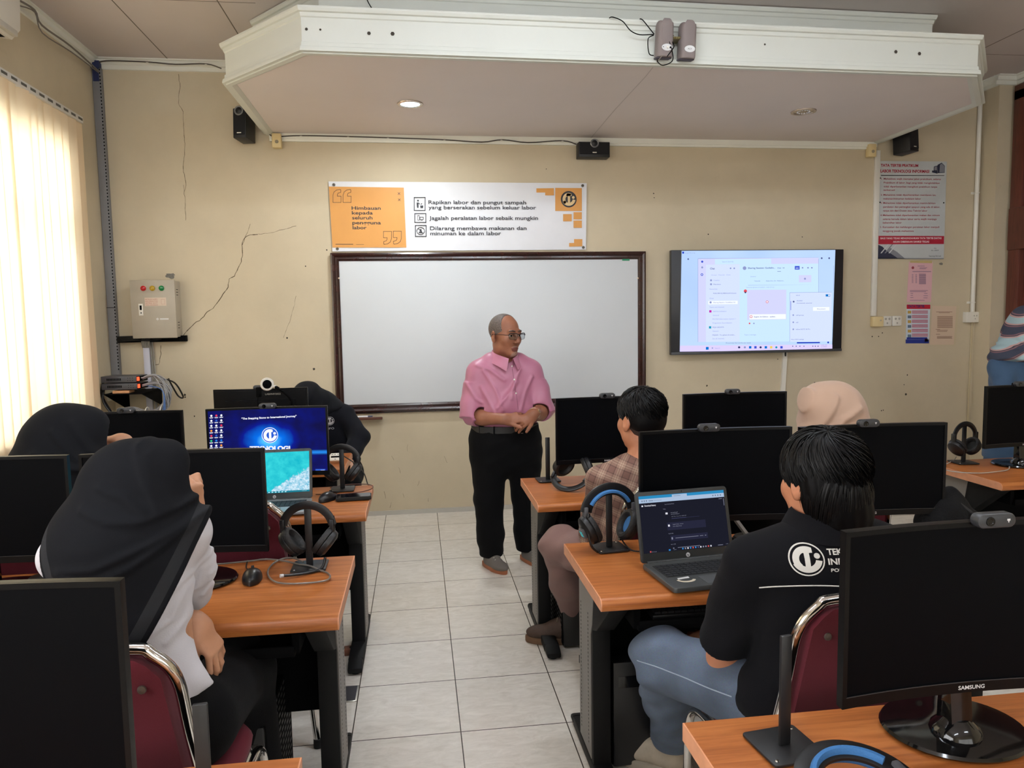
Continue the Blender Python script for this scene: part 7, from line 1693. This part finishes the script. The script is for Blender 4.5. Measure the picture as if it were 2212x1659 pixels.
def beige():
    T=thing('person','seated student in a beige headscarf seen from behind, below the television','person',(1.66,2.78,0))
    hc=PY(1793,888,2.80); F=Frame(hc,(-.52,.85,-.08),s=1.0)
    S=Sdf(); neck=Vector((1.67,2.76,.97)); head(S,F,neck=neck,ears=False); S.ecap((1.66,2.76,.94),(1.64,2.80,.55),(.14,.09),(.14,.10),k=.05)
    for s,sh,el,wr in ((-1,(1.51,2.78,.935),(1.40,2.92,.745),(1.40,3.10,.765)),(1,(1.82,2.76,.935),(1.86,2.95,.76),(1.75,3.12,.765))):
        S.chain([(1.66,2.76,.95),sh,el,wr],[.05,.042,.036,.027],k=.03); hand(S,wr,(0,1,-.05),(0,0,1),s*-1*-1,s=.95)
    for s in (-1,1): S.chain([(1.64+s*.08,2.82,.55),(1.62+s*.1,3.17,.53),(1.62+s*.1,3.24,.09)],[.085,.055,.036],k=.03)
    S.mesh('body',*bounds([(1.3,2.6,.02),(2.0,3.35,1.3)],.05),.006,[SK_pale,M_eye,M_iris,LIPG,M_hair],T)
    bp=cloth('blouse_blush',C(206,180,168),.8,.1,.15,300); S=Sdf(); S.ecap((1.66,2.76,.95),(1.65,2.77,.60),(.175,.12),(.165,.135),k=.05); S.cap((1.54,2.77,.94),(1.79,2.76,.94),.062,k=.05)
    for sh,el,wr in (((1.51,2.78,.935),(1.40,2.92,.745),(1.40,3.10,.765)),((1.82,2.76,.935),(1.86,2.95,.76),(1.75,3.12,.765))): S.chain([sh,el,Vector(el).lerp(Vector(wr),.85)],[.066,.060,.046],k=.03)
    S.cut((0,0,.55),(0,0,-1)); S.warp=lambda p:waves(p,[((.6,.2,1),52,.004,.6,12)]); S.mesh('blouse',*bounds([(1.3,2.58,.5),(2.0,3.2,1.05)],.05),.007,bp,T)
    S=Sdf(); S.ecap((1.64,2.78,.62),(1.64,2.86,.56),(.165,.14),(.17,.10),k=.05)
    for s in (-1,1): S.chain([(1.64+s*.085,2.84,.57),(1.62+s*.1,3.17,.54),(1.62+s*.1,3.24,.12)],[.105,.088,.08],k=.05)
    S.cut((0,0,.08),(0,0,-1)); S.mesh('skirt',*bounds([(1.35,2.6,.06),(1.95,3.4,.8)],.05),.01,SKT,T)
    S=Sdf(); scarf(S,F); q=lambda x,y,Y:PY(x,y,Y)
    F.ell(S,(0,.060,.050),(.062,.050,.058),k=.03)
    S.ecap(q(1800,905,2.76),q(1815,985,2.72),(.115,.115),(.15,.13),k=.07); S.ecap(q(1735,990,2.74),q(1885,990,2.72),(.08,.08),(.08,.08),side=(0,1,0),k=.06); carve(S,F); S.cut((1.66,2.76,.86),(0,0,-1))
    S.warp=lambda p:ridges(p,[[(1738,935),(1760,890),(1782,845)],[(1755,945),(1785,900),(1808,858)],[(1790,950),(1825,925),(1862,915)],[(1770,950),(1810,905),(1850,880)]],2.68,.012,.012)
    S.mesh('headscarf',*bounds([q(1700,800,2.8),q(1920,1080,2.7),(1.66,2.95,1.1)],.08),.005,cloth('scarf_beige',C(178,148,128),.8,.25,.2,900,.03),T)
beige()
def edge_person():
    T=thing('person','person in a blue top and patterned headscarf, standing behind the desk by the right wall','person',(3.72,4.12,0))
    blue=cloth('top_blue',C(64,86,112),.85,.1,.2,300,.1); hc=Vector((3.72,4.08,1.43)); F=Frame(hc,(-.3,-.93,-.2))
    S=Sdf(); head(S,F,neck=Vector((3.72,4.12,1.25)),ears=False); S.ecap((3.72,4.13,1.2),(3.72,4.13,.75),(.14,.09),(.14,.10),k=.05)
    A=((3.585,4.12,1.185),(3.56,4.02,.985),(3.60,3.75,1.02),1); B=((3.86,4.12,1.185),(3.90,4.0,.98),(3.72,3.80,1.0),-1)
    for sh,el,wr,s in (A,B): S.chain([(3.72,4.12,1.21),sh,el,wr],[.05,.044,.038,.028],k=.03); hand(S,wr,(.2*s,-.9,.2),(0,-.2,1),s,s=.95)
    for s in (-1,1): S.chain([(3.72+s*.08,4.13,.76),(3.72+s*.09,4.12,.43),(3.72+s*.09,4.13,.08)],[.09,.055,.036],k=.03); F3=Frame((3.72+s*.09,4.07,.035),(0,-1,0)); F3.ell(S,(0,.02,.0),(.04,.11,.03),k=.03)
    S.mesh('body',*bounds([(3.45,3.6,0),(4.0,4.3,1.58)],.05),.007,[SK_pale,M_eye,M_iris,LIPG,M_hair],T)
    S=Sdf(); S.ecap((3.72,4.13,1.18),(3.72,4.13,.62),(.165,.115),(.19,.15),k=.05); S.cap((3.61,4.12,1.195),(3.83,4.12,1.195),.062,k=.05)
    for sh,el,wr,s in (A,B): S.chain([sh,el,Vector(el).lerp(Vector(wr),.85)],[.066,.060,.048],k=.03)
    S.cut((0,0,.60),(0,0,-1)); S.warp=lambda p:waves(p,[((.6,.2,1),52,.004,.6,12),((.8,0,-.8),70,.003,1.6,14)]); S.mesh('top',*bounds([(3.42,3.65,.55),(4.0,4.35,1.3)],.05),.007,blue,T)
    S=Sdf(); S.ecap((3.72,4.13,.75),(3.72,4.13,.2),(.17,.13),(.20,.17),k=.05); S.cut((0,0,.09),(0,0,-1)); S.mesh('skirt',*bounds([(3.45,3.9,.05),(4.0,4.4,.85)],.05),.01,cloth('skirt_denim',C(70,88,116),.85,.1,.2,300,.1),T)
    S=Sdf(); scarf(S,F); S.ecap(F.p(0,-.04,-.08),(3.72,4.12,1.27),(.10,.10),(.16,.13),k=.07); S.ecap((3.60,4.11,1.23),(3.84,4.11,1.23),(.10,.06),(.10,.06),side=(0,1,0),k=.06); carve(S,F); S.cut((3.72,4.12,1.165),(-.25,-.3,-1))
    pm,nt,b=newmat('scarf_pattern'); N=nt.nodes;L=nt.links; tc=N.new('ShaderNodeTexCoord'); mp=N.new('ShaderNodeMapping'); mp.inputs['Rotation'].default_value=(0,.5,0); L.new(tc.outputs['Object'],mp.inputs[0]); w=N.new('ShaderNodeTexWave'); w.bands_direction='Z'; w.inputs['Scale'].default_value=3.2; w.inputs['Distortion'].default_value=.6; L.new(mp.outputs[0],w.inputs[0]); r=N.new('ShaderNodeValToRGB'); r.color_ramp.interpolation='CONSTANT'; E_=r.color_ramp.elements; E_[0].position=0; E_[0].color=C(52,56,72); E_[1].position=.8; E_[1].color=C(150,172,176)
    for po,co in ((.3,C(120,86,92)),(.45,C(60,54,64)),(.6,C(176,140,136))): k=E_.new(po); k.color=co
    L.new(w.outputs['Fac'],r.inputs[0]); L.new(r.outputs[0],b.inputs['Base Color']); b.inputs['Roughness'].default_value=.85
    S.warp=lambda p:radial(p,(3.66,4.1,1.3),11,.005,.3,.3); S.mesh('headscarf',*bounds([hc,(3.72,4.12,1.2)],.24),.006,pm,T)
edge_person()
# ------------------------------------------------------------ the two young men
def denim(name,c):
    m,nt,b=newmat(name); N=nt.nodes;L=nt.links; tc=N.new('ShaderNodeTexCoord'); a=N.new('ShaderNodeTexNoise'); a.inputs['Scale'].default_value=5; a.inputs['Detail'].default_value=6; f=N.new('ShaderNodeTexNoise'); f.inputs['Scale'].default_value=350; L.new(tc.outputs['Object'],a.inputs[0]); L.new(tc.outputs['Object'],f.inputs[0])
    r=N.new('ShaderNodeValToRGB'); e=r.color_ramp.elements; e[0].position=.3; e[0].color=[x*.72 for x in c[:3]]+[1]; e[1].position=.75; e[1].color=[min(1,x*1.5) for x in c[:3]]+[1]; L.new(a.outputs[0],r.inputs[0]); mx=N.new('ShaderNodeMixRGB'); mx.blend_type='OVERLAY'; mx.inputs[0].default_value=.35; L.new(r.outputs[0],mx.inputs[1]); L.new(f.outputs['Color'],mx.inputs[2]); L.new(mx.outputs[0],b.inputs['Base Color']); b.inputs['Roughness'].default_value=.85; return m
def boot(T,an,toe,name,upper,sole,h=.10,w=.042,L=.135,rise=.05,lace=True):
    d=Vector(toe)-Vector(an); d.z=0; dn=d.normalized(); F2=Frame(Vector((an[0],an[1],0))+dn*.070,dn); S=Sdf()
    F2.ell(S,(0,.062,.046),(w,.088,.034),k=.03); F2.ell(S,(0,-.055,.055),(w*.86,.062,.048),k=.03); F2.ell(S,(0,-.01,.072),(w*.8,.058,.040),k=.04); S.cyl(F2.p(0,-.055,.05),F2.p(0,-.062,h),(w*.82),(w*.86),k=.03); S.cyl(F2.p(0,-.056,h-.03),F2.p(0,-.063,h+.04),w*.66,w*.66,op='s',k=.004)
    S.cut((0,0,.026),(0,0,-1)); o=S.mesh(name,*bounds([F2.c+Vector((0,0,.06))],.17),.0038,upper,T)
    m=MB(); m.M=Matrix.Translation(F2.c-wloc(T))@F2.R.to_4x4(); out=[(w*1.1*math.cos(a)*(1.05 if math.sin(a)>0 else .9),.012+L*math.sin(a)) for a in [2*PI*i/36 for i in range(36)]]
    m.prism(out,0,.032,'z',0,.006); m.build('sole',sole,o)
    if lace:
        m=MB()
        for k in range(5): m.tube([F2.p(x,.055-k*.018,.082+k*.011-abs(x)*.35)-wloc(T) for x in (-.024,0,.024)],.0024,5,smooth=3)
        m.build('lace',mat('lace_dull',C(150,138,120),.8),o)
    return F2
def boy_near():
    T=thing('person','seated student with thick black hair, black emblem shirt and blue jeans','person',(.95,1.70,0))
    hc=PY(1773,1040,1.63); F=Frame(hc,(-.22,.97,-.10),s=1.0)
    S=Sdf(); neck=Vector((.965,1.60,.985)); head(S,F,neck=neck)
    S.ecap((.96,1.60,.94),(.985,1.68,.55),(.15,.09),(.14,.10),k=.05)
    shL,elL,wrL=Vector((.785,1.645,.925)),PY(1562,1422,1.80),PY(1528,1396,2.0); shR,elR,wrR=Vector((1.15,1.60,.93)),Vector((1.20,1.80,.70)),Vector((1.06,1.98,.70))
    for sh,el,wr,s in ((shL,elL,wrL,1),(shR,elR,wrR,-1)):
        S.chain([(.96,1.61,.95),sh,el],[.055,.048,.040],k=.03); S.chain([el,el.lerp(wr,.3),wr],[.041,.040,.028],k=.02)
    hand(S,wrL,(-.15,.95,-.05),(-.3,.05,1),1,s=.98,curl=(.3,.4,.3)); hand(S,wrR,(-.4,.9,-.05),(0,0,1),-1,s=.98)
    hipL,knL,anL=Vector((.87,1.70,.535)),PY(1428,1416,2.0),Vector((.815,2.255,.10)); hipR,knR,anR=Vector((1.06,1.70,.535)),Vector((1.06,2.10,.545)),Vector((1.08,2.24,.10))
    for a,b,c in ((hipL,knL,anL),(hipR,knR,anR)): S.chain([a,b,c],[.085,.056,.038],k=.03)
    S.mesh('body',*bounds([(.55,1.5,.02),(1.28,2.4,1.28)],.04),.0038,[SK_boy,M_eye,M_iris,LIP,M_hair],T)
    # hair
    S=Sdf(); F.ell(S,(0,-.016,.045),(.086,.106,.088),k=.03); F.ell(S,(0,-.060,-.035),(.070,.060,.080),k=.04); F.ell(S,(.02,-.058,-.085),(.058,.045,.050),k=.04)
    for s in (-1,1): F.ell(S,(s*.066,-.035,.0),(.020,.045,.055),k=.02)
    F.ell(S,(0,.12,-.03),(.075,.075,.085),op='s',k=.01)
    F.ell(S,(-.092,.0,-.022),(.028,.026,.038),op='s',k=.01); F.ell(S,(.092,.0,-.022),(.028,.026,.038),op='s',k=.01)
    S.warp=lambda p:waves(p,[((1,.4,.1),210,.0016,.4,30),((.6,-1,.3),260,.0012,1.2,40)])
    ho=S.mesh('hair',*bounds([F.c],.19),.0035,M_hair,T)
    m=MB(); keep=lambda q:not(q.y>.055 and q.z<.045) and not(abs(q.x)>.07 and -.03<q.y<.035 and q.z<.005)
    locks(m,F,(0,-.018,.042),(.087,.107,.090),2000,(-.25,-.35,.95),.95,seed=4,lift=.006,width=.0021,keep=keep,flow=.5)
    locks(m,F,(.0,-.045,-.015),(.082,.075,.095),1100,(0,-.5,.8),.9,seed=9,lift=.004,width=.0021,keep=lambda q:q.y<-.03 and q.z>-.07,flow=.1,droop=.012)
    m.v=[tuple(Vector(v)-wloc(T)) for v in m.v]; m.build('hair_strands',mat('hair_strand',C(12,11,12),.45,spec=.22),ho)
    # shirt
    jk=cloth('tee_black',C(16,16,20),.85,.02,.15,500,.05)
    S=Sdf(); S.ecap((.965,1.61,.93),(.985,1.64,.72),(.185,.115),(.165,.125),k=.05); S.ecap((.985,1.64,.72),(.965,1.68,.55),(.165,.130),(.195,.155),k=.05)
    S.cap((.845,1.625,.945),(1.09,1.605,.945),.060,k=.05); S.cap((.92,1.60,.975),(1.01,1.60,.975),.052,k=.04)
    for sh,el in ((shL,elL),(shR,elR)):
        S.cap(sh,sh.lerp(el,.35),.066,.068,k=.04); en=sh.lerp(el,.78); S.cyl(sh.lerp(el,.15),en,.066,.078,k=.010); S.cyl(en.lerp(sh,.10),en.lerp(el,1.8),.056,.062,op='s',k=.006)
    S.ecap(F.p(0,-.025,-.05),neck+Vector((0,0,.01)),(.060,.062),(.062,.062),side=F.R@Vector((1,0,0)),op='s',k=.01)
    S.cut((.8,1.6,.515),(-.10,.30,-1))
    S.warp=lambda p:waves(p,[((.7,.1,.9),38,.005,.6,10),((-.6,.2,1),54,.004,2.0,14)])*np.clip((.95-p[...,2])*6,.12,1)
    so=S.mesh('shirt',*bounds([(.6,1.45,.46),(1.32,2.0,1.05)],.04),.0045,jk,T)
    m=MB(); rows=[]
    for zz,rr in ((.99,.082),(1.056,.074),(1.061,.078),(1.005,.104)):
        rows.append([(.965+rr*1.1*math.cos(a),1.61+rr*math.sin(a),zz+.006*math.sin(a)) for a in [math.radians(150+240*i/24) for i in range(25)]])
    m.loft(rows,caps=False,closed=False); m.build('collar',jk,T,world=True)
    Pj=Proj(so); ce=PY(1754,1212,1.5)
    d=Vector((ce.x,ce.y,ce.z-CAMH)); d=Vector((.05,1,-.18)).normalized()
    ink=mat('print_white',C(214,212,206),.7); m=MB(); rr_=.0365
    U=Vector((1,-.05,0)).normalized(); V=U.cross(d).normalized()*-1
    if V.z<0: V=-V
    def pe(u,v,l): return Pj(ce+U*u+V*v,d,.0014+.0005*l)-wloc(T)
    emblem(m,0,0,rr_,pe,0,1,0)
    for s,v0,hh,x0,wd in (('TEKNOLOGI',.010,.0135,.044,.105),('INFORMASI',-.011,.0135,.043,.105),('POLITEKNIK',-.027,.0075,.047,.075)):
        q=MB(); q.text(s,(x0,0,v0),wd,hh,0,.03); m.add([pe(a,c,1) for a,b,c in q.v],q.f,0)
    m.build('back_emblem',[ink,jk],so,flat=True)
    m=MB(); pts=[Pj(PY(1672+i*11,1284-3.2*i+.14*i*i,1.5),d,.0008)-wloc(T) for i in range(15)]; m.tube(pts,.0016,5); m.build('back_piping',ink,so)
    # jeans
    dn=denim('denim_blue',C(82,94,112)); S=Sdf(); S.ecap((.965,1.67,.57),(.965,1.72,.545),(.165,.13),(.17,.11),k=.05)
    for a,b,c in ((hipL,knL,anL),(hipR,knR,anR)): S.chain([a,b+Vector((0,-.01,0)),b],[.105,.083,.080],k=.04); S.chain([b,b.lerp(c,.5),c.lerp(b,.08)],[.080,.074,.064],k=.02)
    for c,b in ((anL,knL),(anR,knR)): S.cyl(c.lerp(b,.02),c.lerp(b,.14),.060,.066,k=.012)
    S.cut((0,0,.105),(0,0,-1)); S.warp=lambda p:waves(p,[((.3,.6,1),56,.0048,.6,14),((-.5,.4,1),80,.0034,2.0,18)])
    jo=S.mesh('jeans',*bounds([(.5,1.5,.08),(1.25,2.4,.72)],.04),.0046,dn,T)
    Pn=Proj(jo); m=MB(); a,b=hipL+Vector((-.06,0,.02)),knL+Vector((-.05,0,-.005)); pts=[Pn(a.lerp(b,t/12)+Vector((-.25,-.3,.05)),Vector((.62,.75,-.1)),.0006)-wloc(T) for t in range(1,13)]; m.tube(pts,.0016,5); m.build('side_seam',mat('seam_denim',C(150,162,178),.8),jo)
    wh=mat('shoe_white_worn',C(186,174,156),.6,var=.12,vscale=25); F2=boot(T,anL,PZ(1345,1612,.04),'shoe',wh,mat('sole_white',C(160,150,136),.6),h=.092,w=.048,L=.150); boot(T,anR,anR+Vector((-.05,.2,0)),'shoe',wh,MATS['sole_white'],h=.092,w=.048,L=.150)
    m=MB(); d=(wrL-elL).normalized(); c=elL.lerp(wrL,.62); u=d.orthogonal().normalized(); v=d.cross(u); m.sweep([c+(u*math.cos(t)+v*math.sin(t))*.036 for t in [2*PI*i/24 for i in range(24)]],[(-.011,-.003),(.011,-.003),(.011,.003),(-.011,.003)],cyclic=True); m.build('watch_strap',M_rub,T,world=True)
boy_near()
def boy_far():
    T=thing('person','seated student with short black hair, brown plaid shirt and brown trousers','person',(.85,2.80,0))
    hc=PY(1384,908,2.74); F=Frame(hc,(-.36,.93,-.05),s=1.0)
    S=Sdf(); neck=Vector((.855,2.71,.965)); head(S,F,neck=neck); S.ecap((.86,2.71,.90),(.87,2.78,.55),(.14,.09),(.13,.10),k=.05)
    shL,elL,wrL=Vector((.70,2.74,.895)),Vector((.69,2.85,.66)),Vector((.75,3.02,.60)); shR,elR,wrR=Vector((1.03,2.71,.895)),Vector((1.08,2.88,.68)),Vector((.98,3.03,.62))
    for sh,el,wr,s in ((shL,elL,wrL,1),(shR,elR,wrR,-1)): S.chain([(.86,2.71,.91),sh,el],[.052,.046,.038],k=.03); S.chain([el,wr],[.039,.027],k=.02); hand(S,wr,(.3*s,.9,-.2),(0,.1,1),s,s=.98)
    hipL,knL,anL=Vector((.79,2.80,.535)),PY(1208,1178,3.03),Vector((.690,3.285,.12)); hipR,knR,anR=Vector((.96,2.80,.535)),Vector((.98,3.20,.545)),Vector((.99,3.32,.12))
    for a,b,c in ((hipL,knL,anL),(hipR,knR,anR)): S.chain([a,b,c],[.085,.056,.038],k=.03)
    S.mesh('body',*bounds([(.5,2.6,.03),(1.15,3.42,1.28)],.04),.0045,[SK_boy,M_eye,M_iris,LIP,M_hair],T)
    S=Sdf(); F.ell(S,(0,-.012,.050),(.082,.100,.080),k=.03); F.ell(S,(0,-.045,.0),(.074,.062,.060),k=.03); F.ell(S,(0,.125,-.02),(.075,.075,.075),op='s',k=.01)
    for s in (-1,1): F.ell(S,(s*.095,.0,-.02),(.026,.03,.045),op='s',k=.01)
    ho=S.mesh('hair',*bounds([F.c],.16),.0042,M_hair,T)
    m=MB(); locks(m,F,(0,-.013,.050),(.082,.101,.081),1300,(-.1,-.3,.95),.5,seed=14,lift=.007,width=.0022,keep=lambda q:not(q.y>.06 and q.z<.05) and q.z>.015,flow=.3); m.v=[tuple(Vector(v)-wloc(T)) for v in m.v]; m.build('hair_strands',MATS['hair_strand'],ho)
    H=Sdf(); F.ell(H,(0,-.0135,.031),(.0768,.0955,.084),k=0); F.ell(H,(0,-.04,-.03),(.060,.050,.055),k=.03); H.cut(F.p(0,-.012,0),F.R@Vector((0,1,.35))); H.cut(F.p(0,-.06,-.055),F.R@Vector((0,.2,-1)))
    H.mesh('faded_sides',*bounds([F.c],.15),.0042,mat('hair_fade',C(58,42,36),.6,var=.35,vscale=120),T)
    # plaid shirt
    pm,nt,b=newmat('plaid_brown'); N=nt.nodes;L=nt.links; tc=N.new('ShaderNodeTexCoord'); mp=N.new('ShaderNodeMapping'); mp.inputs['Rotation'].default_value=(0,math.radians(-20),math.radians(25)); L.new(tc.outputs['Object'],mp.inputs[0]); sp=N.new('ShaderNodeSeparateXYZ'); L.new(mp.outputs[0],sp.inputs[0])
    def band(ch,per,stops):
        a=N.new('ShaderNodeMath'); a.operation='DIVIDE'; a.inputs[1].default_value=per; L.new(sp.outputs[ch],a.inputs[0]); f=N.new('ShaderNodeMath'); f.operation='FRACT'; L.new(a.outputs[0],f.inputs[0]); r=N.new('ShaderNodeValToRGB'); r.color_ramp.interpolation='CONSTANT'; E_=r.color_ramp.elements; E_[0].position=0;E_[0].color=stops[0][1]; E_[1].position=stops[1][0];E_[1].color=stops[1][1]
        for po,co in stops[2:]: k=E_.new(po); k.color=co
        L.new(f.outputs[0],r.inputs[0]); return r
    br,be,dk,mi=C(116,84,74),C(176,152,132),C(78,54,48),C(142,112,98)
    r1=band('X',.060,[(0,br),(.30,dk),(.36,mi),(.52,be),(.58,mi),(.66,be),(.72,mi),(.88,dk),(.94,br)]); r2=band('Z',.060,[(0,br),(.30,dk),(.36,mi),(.52,be),(.58,mi),(.66,be),(.72,mi),(.88,dk),(.94,br)]); mx=N.new('ShaderNodeMixRGB'); mx.inputs[0].default_value=.5; L.new(r1.outputs[0],mx.inputs[1]); L.new(r2.outputs[0],mx.inputs[2]); L.new(mx.outputs[0],b.inputs['Base Color']); b.inputs['Roughness'].default_value=.85
    S=Sdf(); S.ecap((.865,2.715,.89),(.875,2.74,.68),(.175,.11),(.155,.12),k=.05); S.ecap((.875,2.74,.68),(.87,2.78,.55),(.155,.12),(.18,.145),k=.05); S.cap((.755,2.725,.91),(.975,2.71,.91),.056,k=.05); S.cap((.81,2.71,.94),(.90,2.71,.94),.048,k=.04)
    for sh,el,wr in ((shL,elL,wrL),(shR,elR,wrR)): S.chain([sh,el,el.lerp(wr,.8)],[.064,.058,.046],k=.03)
    S.ecap(F.p(0,-.025,-.05),neck,(.058,.06),(.06,.06),side=F.R@Vector((1,0,0)),op='s',k=.01); S.cut((.86,2.7,.53),(0,.2,-1)); S.warp=lambda p:waves(p,[((.7,.1,.9),44,.0035,.6,10),((-.6,.2,1),60,.0028,2.0,14)])
    S.mesh('plaid_shirt',*bounds([(.55,2.55,.48),(1.18,3.05,1.02)],.04),.0052,pm,T)
    m=MB(); rows=[]
    for zz,rr in ((.925,.078),(.985,.072),(.990,.076),(.945,.092)): rows.append([(.855+rr*1.08*math.cos(a),2.715+rr*math.sin(a),zz) for a in [math.radians(140+260*i/24) for i in range(25)]])
    m.loft(rows,caps=False,closed=False); m.build('collar',pm,T,world=True)
    tm=cloth('trousers_mauve',C(132,104,98),.85,.1,.2,400,.08); S=Sdf(); S.ecap((.87,2.77,.57),(.87,2.82,.545),(.155,.13),(.16,.11),k=.05)
    for a,b,c in ((hipL,knL,anL),(hipR,knR,anR)): S.chain([a,b],[.10,.082],k=.04); S.chain([b,b.lerp(c,.5),c+Vector((0,0,.03))],[.080,.070,.058],k=.02)
    S.cut((0,0,.135),(0,0,-1)); S.warp=lambda p:waves(p,[((.3,.6,1),56,.0048,.6,14),((-.5,.4,1),80,.0034,2.0,18)]); S.mesh('trousers',*bounds([(.48,2.6,.1),(1.12,3.45,.7)],.04),.0055,tm,T)
    bm=mat('boot_brown',C(72,54,44),.7,var=.2,vscale=30); sm=mat('boot_sole',C(110,82,60),.8); boot(T,anL,PZ(1192,1368,.04),'boot',bm,sm,h=.13,w=.046,L=.142); boot(T,anR,anR+Vector((-.1,.2,0)),'boot',bm,sm,h=.13,w=.046,L=.142)
    S=Sdf(); S.cyl(anL+Vector((0,0,-.02)),anL+Vector((0,0,.035)),.046,.046); S.cyl(anR+Vector((0,0,-.02)),anR+Vector((0,0,.035)),.046,.046); S.mesh('sock',*bounds([anL,anR],.09),.005,mat('sock_grey',C(110,108,104),.9,bump=.3,bscale=300),T)
boy_far()
# ============================================================ LIGHT AND CAMERA
def fluorescent(label,x,y,z,L,strength,key,along='x'):
    t=thing('ceiling_lamp',label,'ceiling light',(x,y,z),0 if along=='x' else PI/2,'fluorescent ceiling lamps')
    m=MB(); m.box((-L/2-.04,-.09,-.03),(L/2+.04,.09,0),0,.004); m.build('housing',M_wp,t)
    m=MB()
    for s in (-.045,.045): m.cyl((-L/2,s,-.048),(L/2,s,-.048),.014,seg=12)
    m.build('tube',emat('tube_light_'+key,C(233,243,255),strength),t)
    return t
LV=dict(a=42.1,b=31.7,c=25.7,d=27.7,rear=23.7,side=47.3,win=62.0,down=8.5,world=1.8)
for n,(x,y,q) in enumerate([(.75,2.4,'a'),(-1.0,1.6,'b'),(2.9,2.0,'c'),(-.6,-1.2,'d'),(2.4,-1.2,'d')]):
    lab=['fluorescent lamp on the ceiling in the middle of the room','fluorescent lamp on the ceiling over the left desk rows','fluorescent lamp on the ceiling over the right desk rows','fluorescent lamp on the ceiling at the back of the room, left side','fluorescent lamp on the ceiling at the back of the room, right side'][n]
    t=fluorescent(lab,x,y,ZC,1.2,LV[q],q)
w=bpy.data.worlds.new('daylight'); scene.world=w; w.use_nodes=True; nt=w.node_tree; bg=nt.nodes['Background']
sky=nt.nodes.new('ShaderNodeTexSky'); sky.sky_type='PREETHAM'; sky.turbidity=6; sky.sun_direction=Vector((-.5,-.3,.8)).normalized()
mixc=nt.nodes.new('ShaderNodeMixRGB'); mixc.inputs[0].default_value=.75; mixc.inputs[2].default_value=(.9,.96,1,1); nt.links.new(sky.outputs[0],mixc.inputs[1]); nt.links.new(mixc.outputs[0],bg.inputs['Color'])
bg.inputs['Strength'].default_value=LV['world']
# daylight falling in through the window
ld=bpy.data.lights.new('window_daylight','AREA'); ld.shape='RECTANGLE'; ld.size=2.2; ld.size_y=1.9; ld.energy=LV['win']; ld.color=(1,.97,.92)
lo=bpy.data.objects.new('window_daylight',ld); COL.objects.link(lo); lo.location=(XL-1.2,4.1,2.3); lo.rotation_euler=(Vector((-1,0,.25))).to_track_quat('Z','Y').to_euler()
def fill_light(name,loc,dr,w,h,e,col=(1,.98,.95)):
    l=bpy.data.lights.new(name,'AREA'); l.shape='RECTANGLE'; l.size=w; l.size_y=h; l.energy=e; l.color=col
    o=bpy.data.objects.new(name,l); COL.objects.link(o); o.location=loc; o.rotation_euler=(-Vector(dr)).to_track_quat('Z','Y').to_euler(); return o
dl=bpy.data.lights.new('downlight_beam','AREA'); dl.shape='DISK'; dl.size=.11; dl.energy=LV['down']; dl.color=(.9,.97,1)
do=bpy.data.objects.new('downlight_beam',dl); COL.objects.link(do); do.location=(0,4.93,2.915)
# fill lights added behind the camera; the windows they stand for are assumed
fill_light('rear_fill_light',(1.4,YR+.03,1.65),(0,1,-.02),4.2,1.6,LV['rear'],(.93,.97,1))
fill_light('side_fill_light',(XL+.03,-.4,1.75),(1,0,-.05),2.6,1.6,LV['side'],(.96,.98,1))
cam=bpy.data.cameras.new('camera'); cam.sensor_width=36; cam.lens=36*FPX/IW; cam.clip_start=.05; cam.clip_end=60
co=bpy.data.objects.new('camera',cam); COL.objects.link(co)
r,d,f=RC; Mx=Matrix(((r[0],-d[0],-f[0],0),(r[1],-d[1],-f[1],0),(r[2],-d[2],-f[2],CAMH),(0,0,0,1))); co.matrix_world=Mx
scene.camera=co
vs=scene.view_settings; vs.view_transform='Standard'; vs.look='None'; vs.exposure=1.08; vs.gamma=1.0; vs.use_curve_mapping=False
scene.cycles.max_bounces=8; scene.cycles.diffuse_bounces=4; scene.cycles.glossy_bounces=3; scene.cycles.caustics_reflective=False; scene.cycles.caustics_refractive=False
scene.cycles.sample_clamp_indirect=8
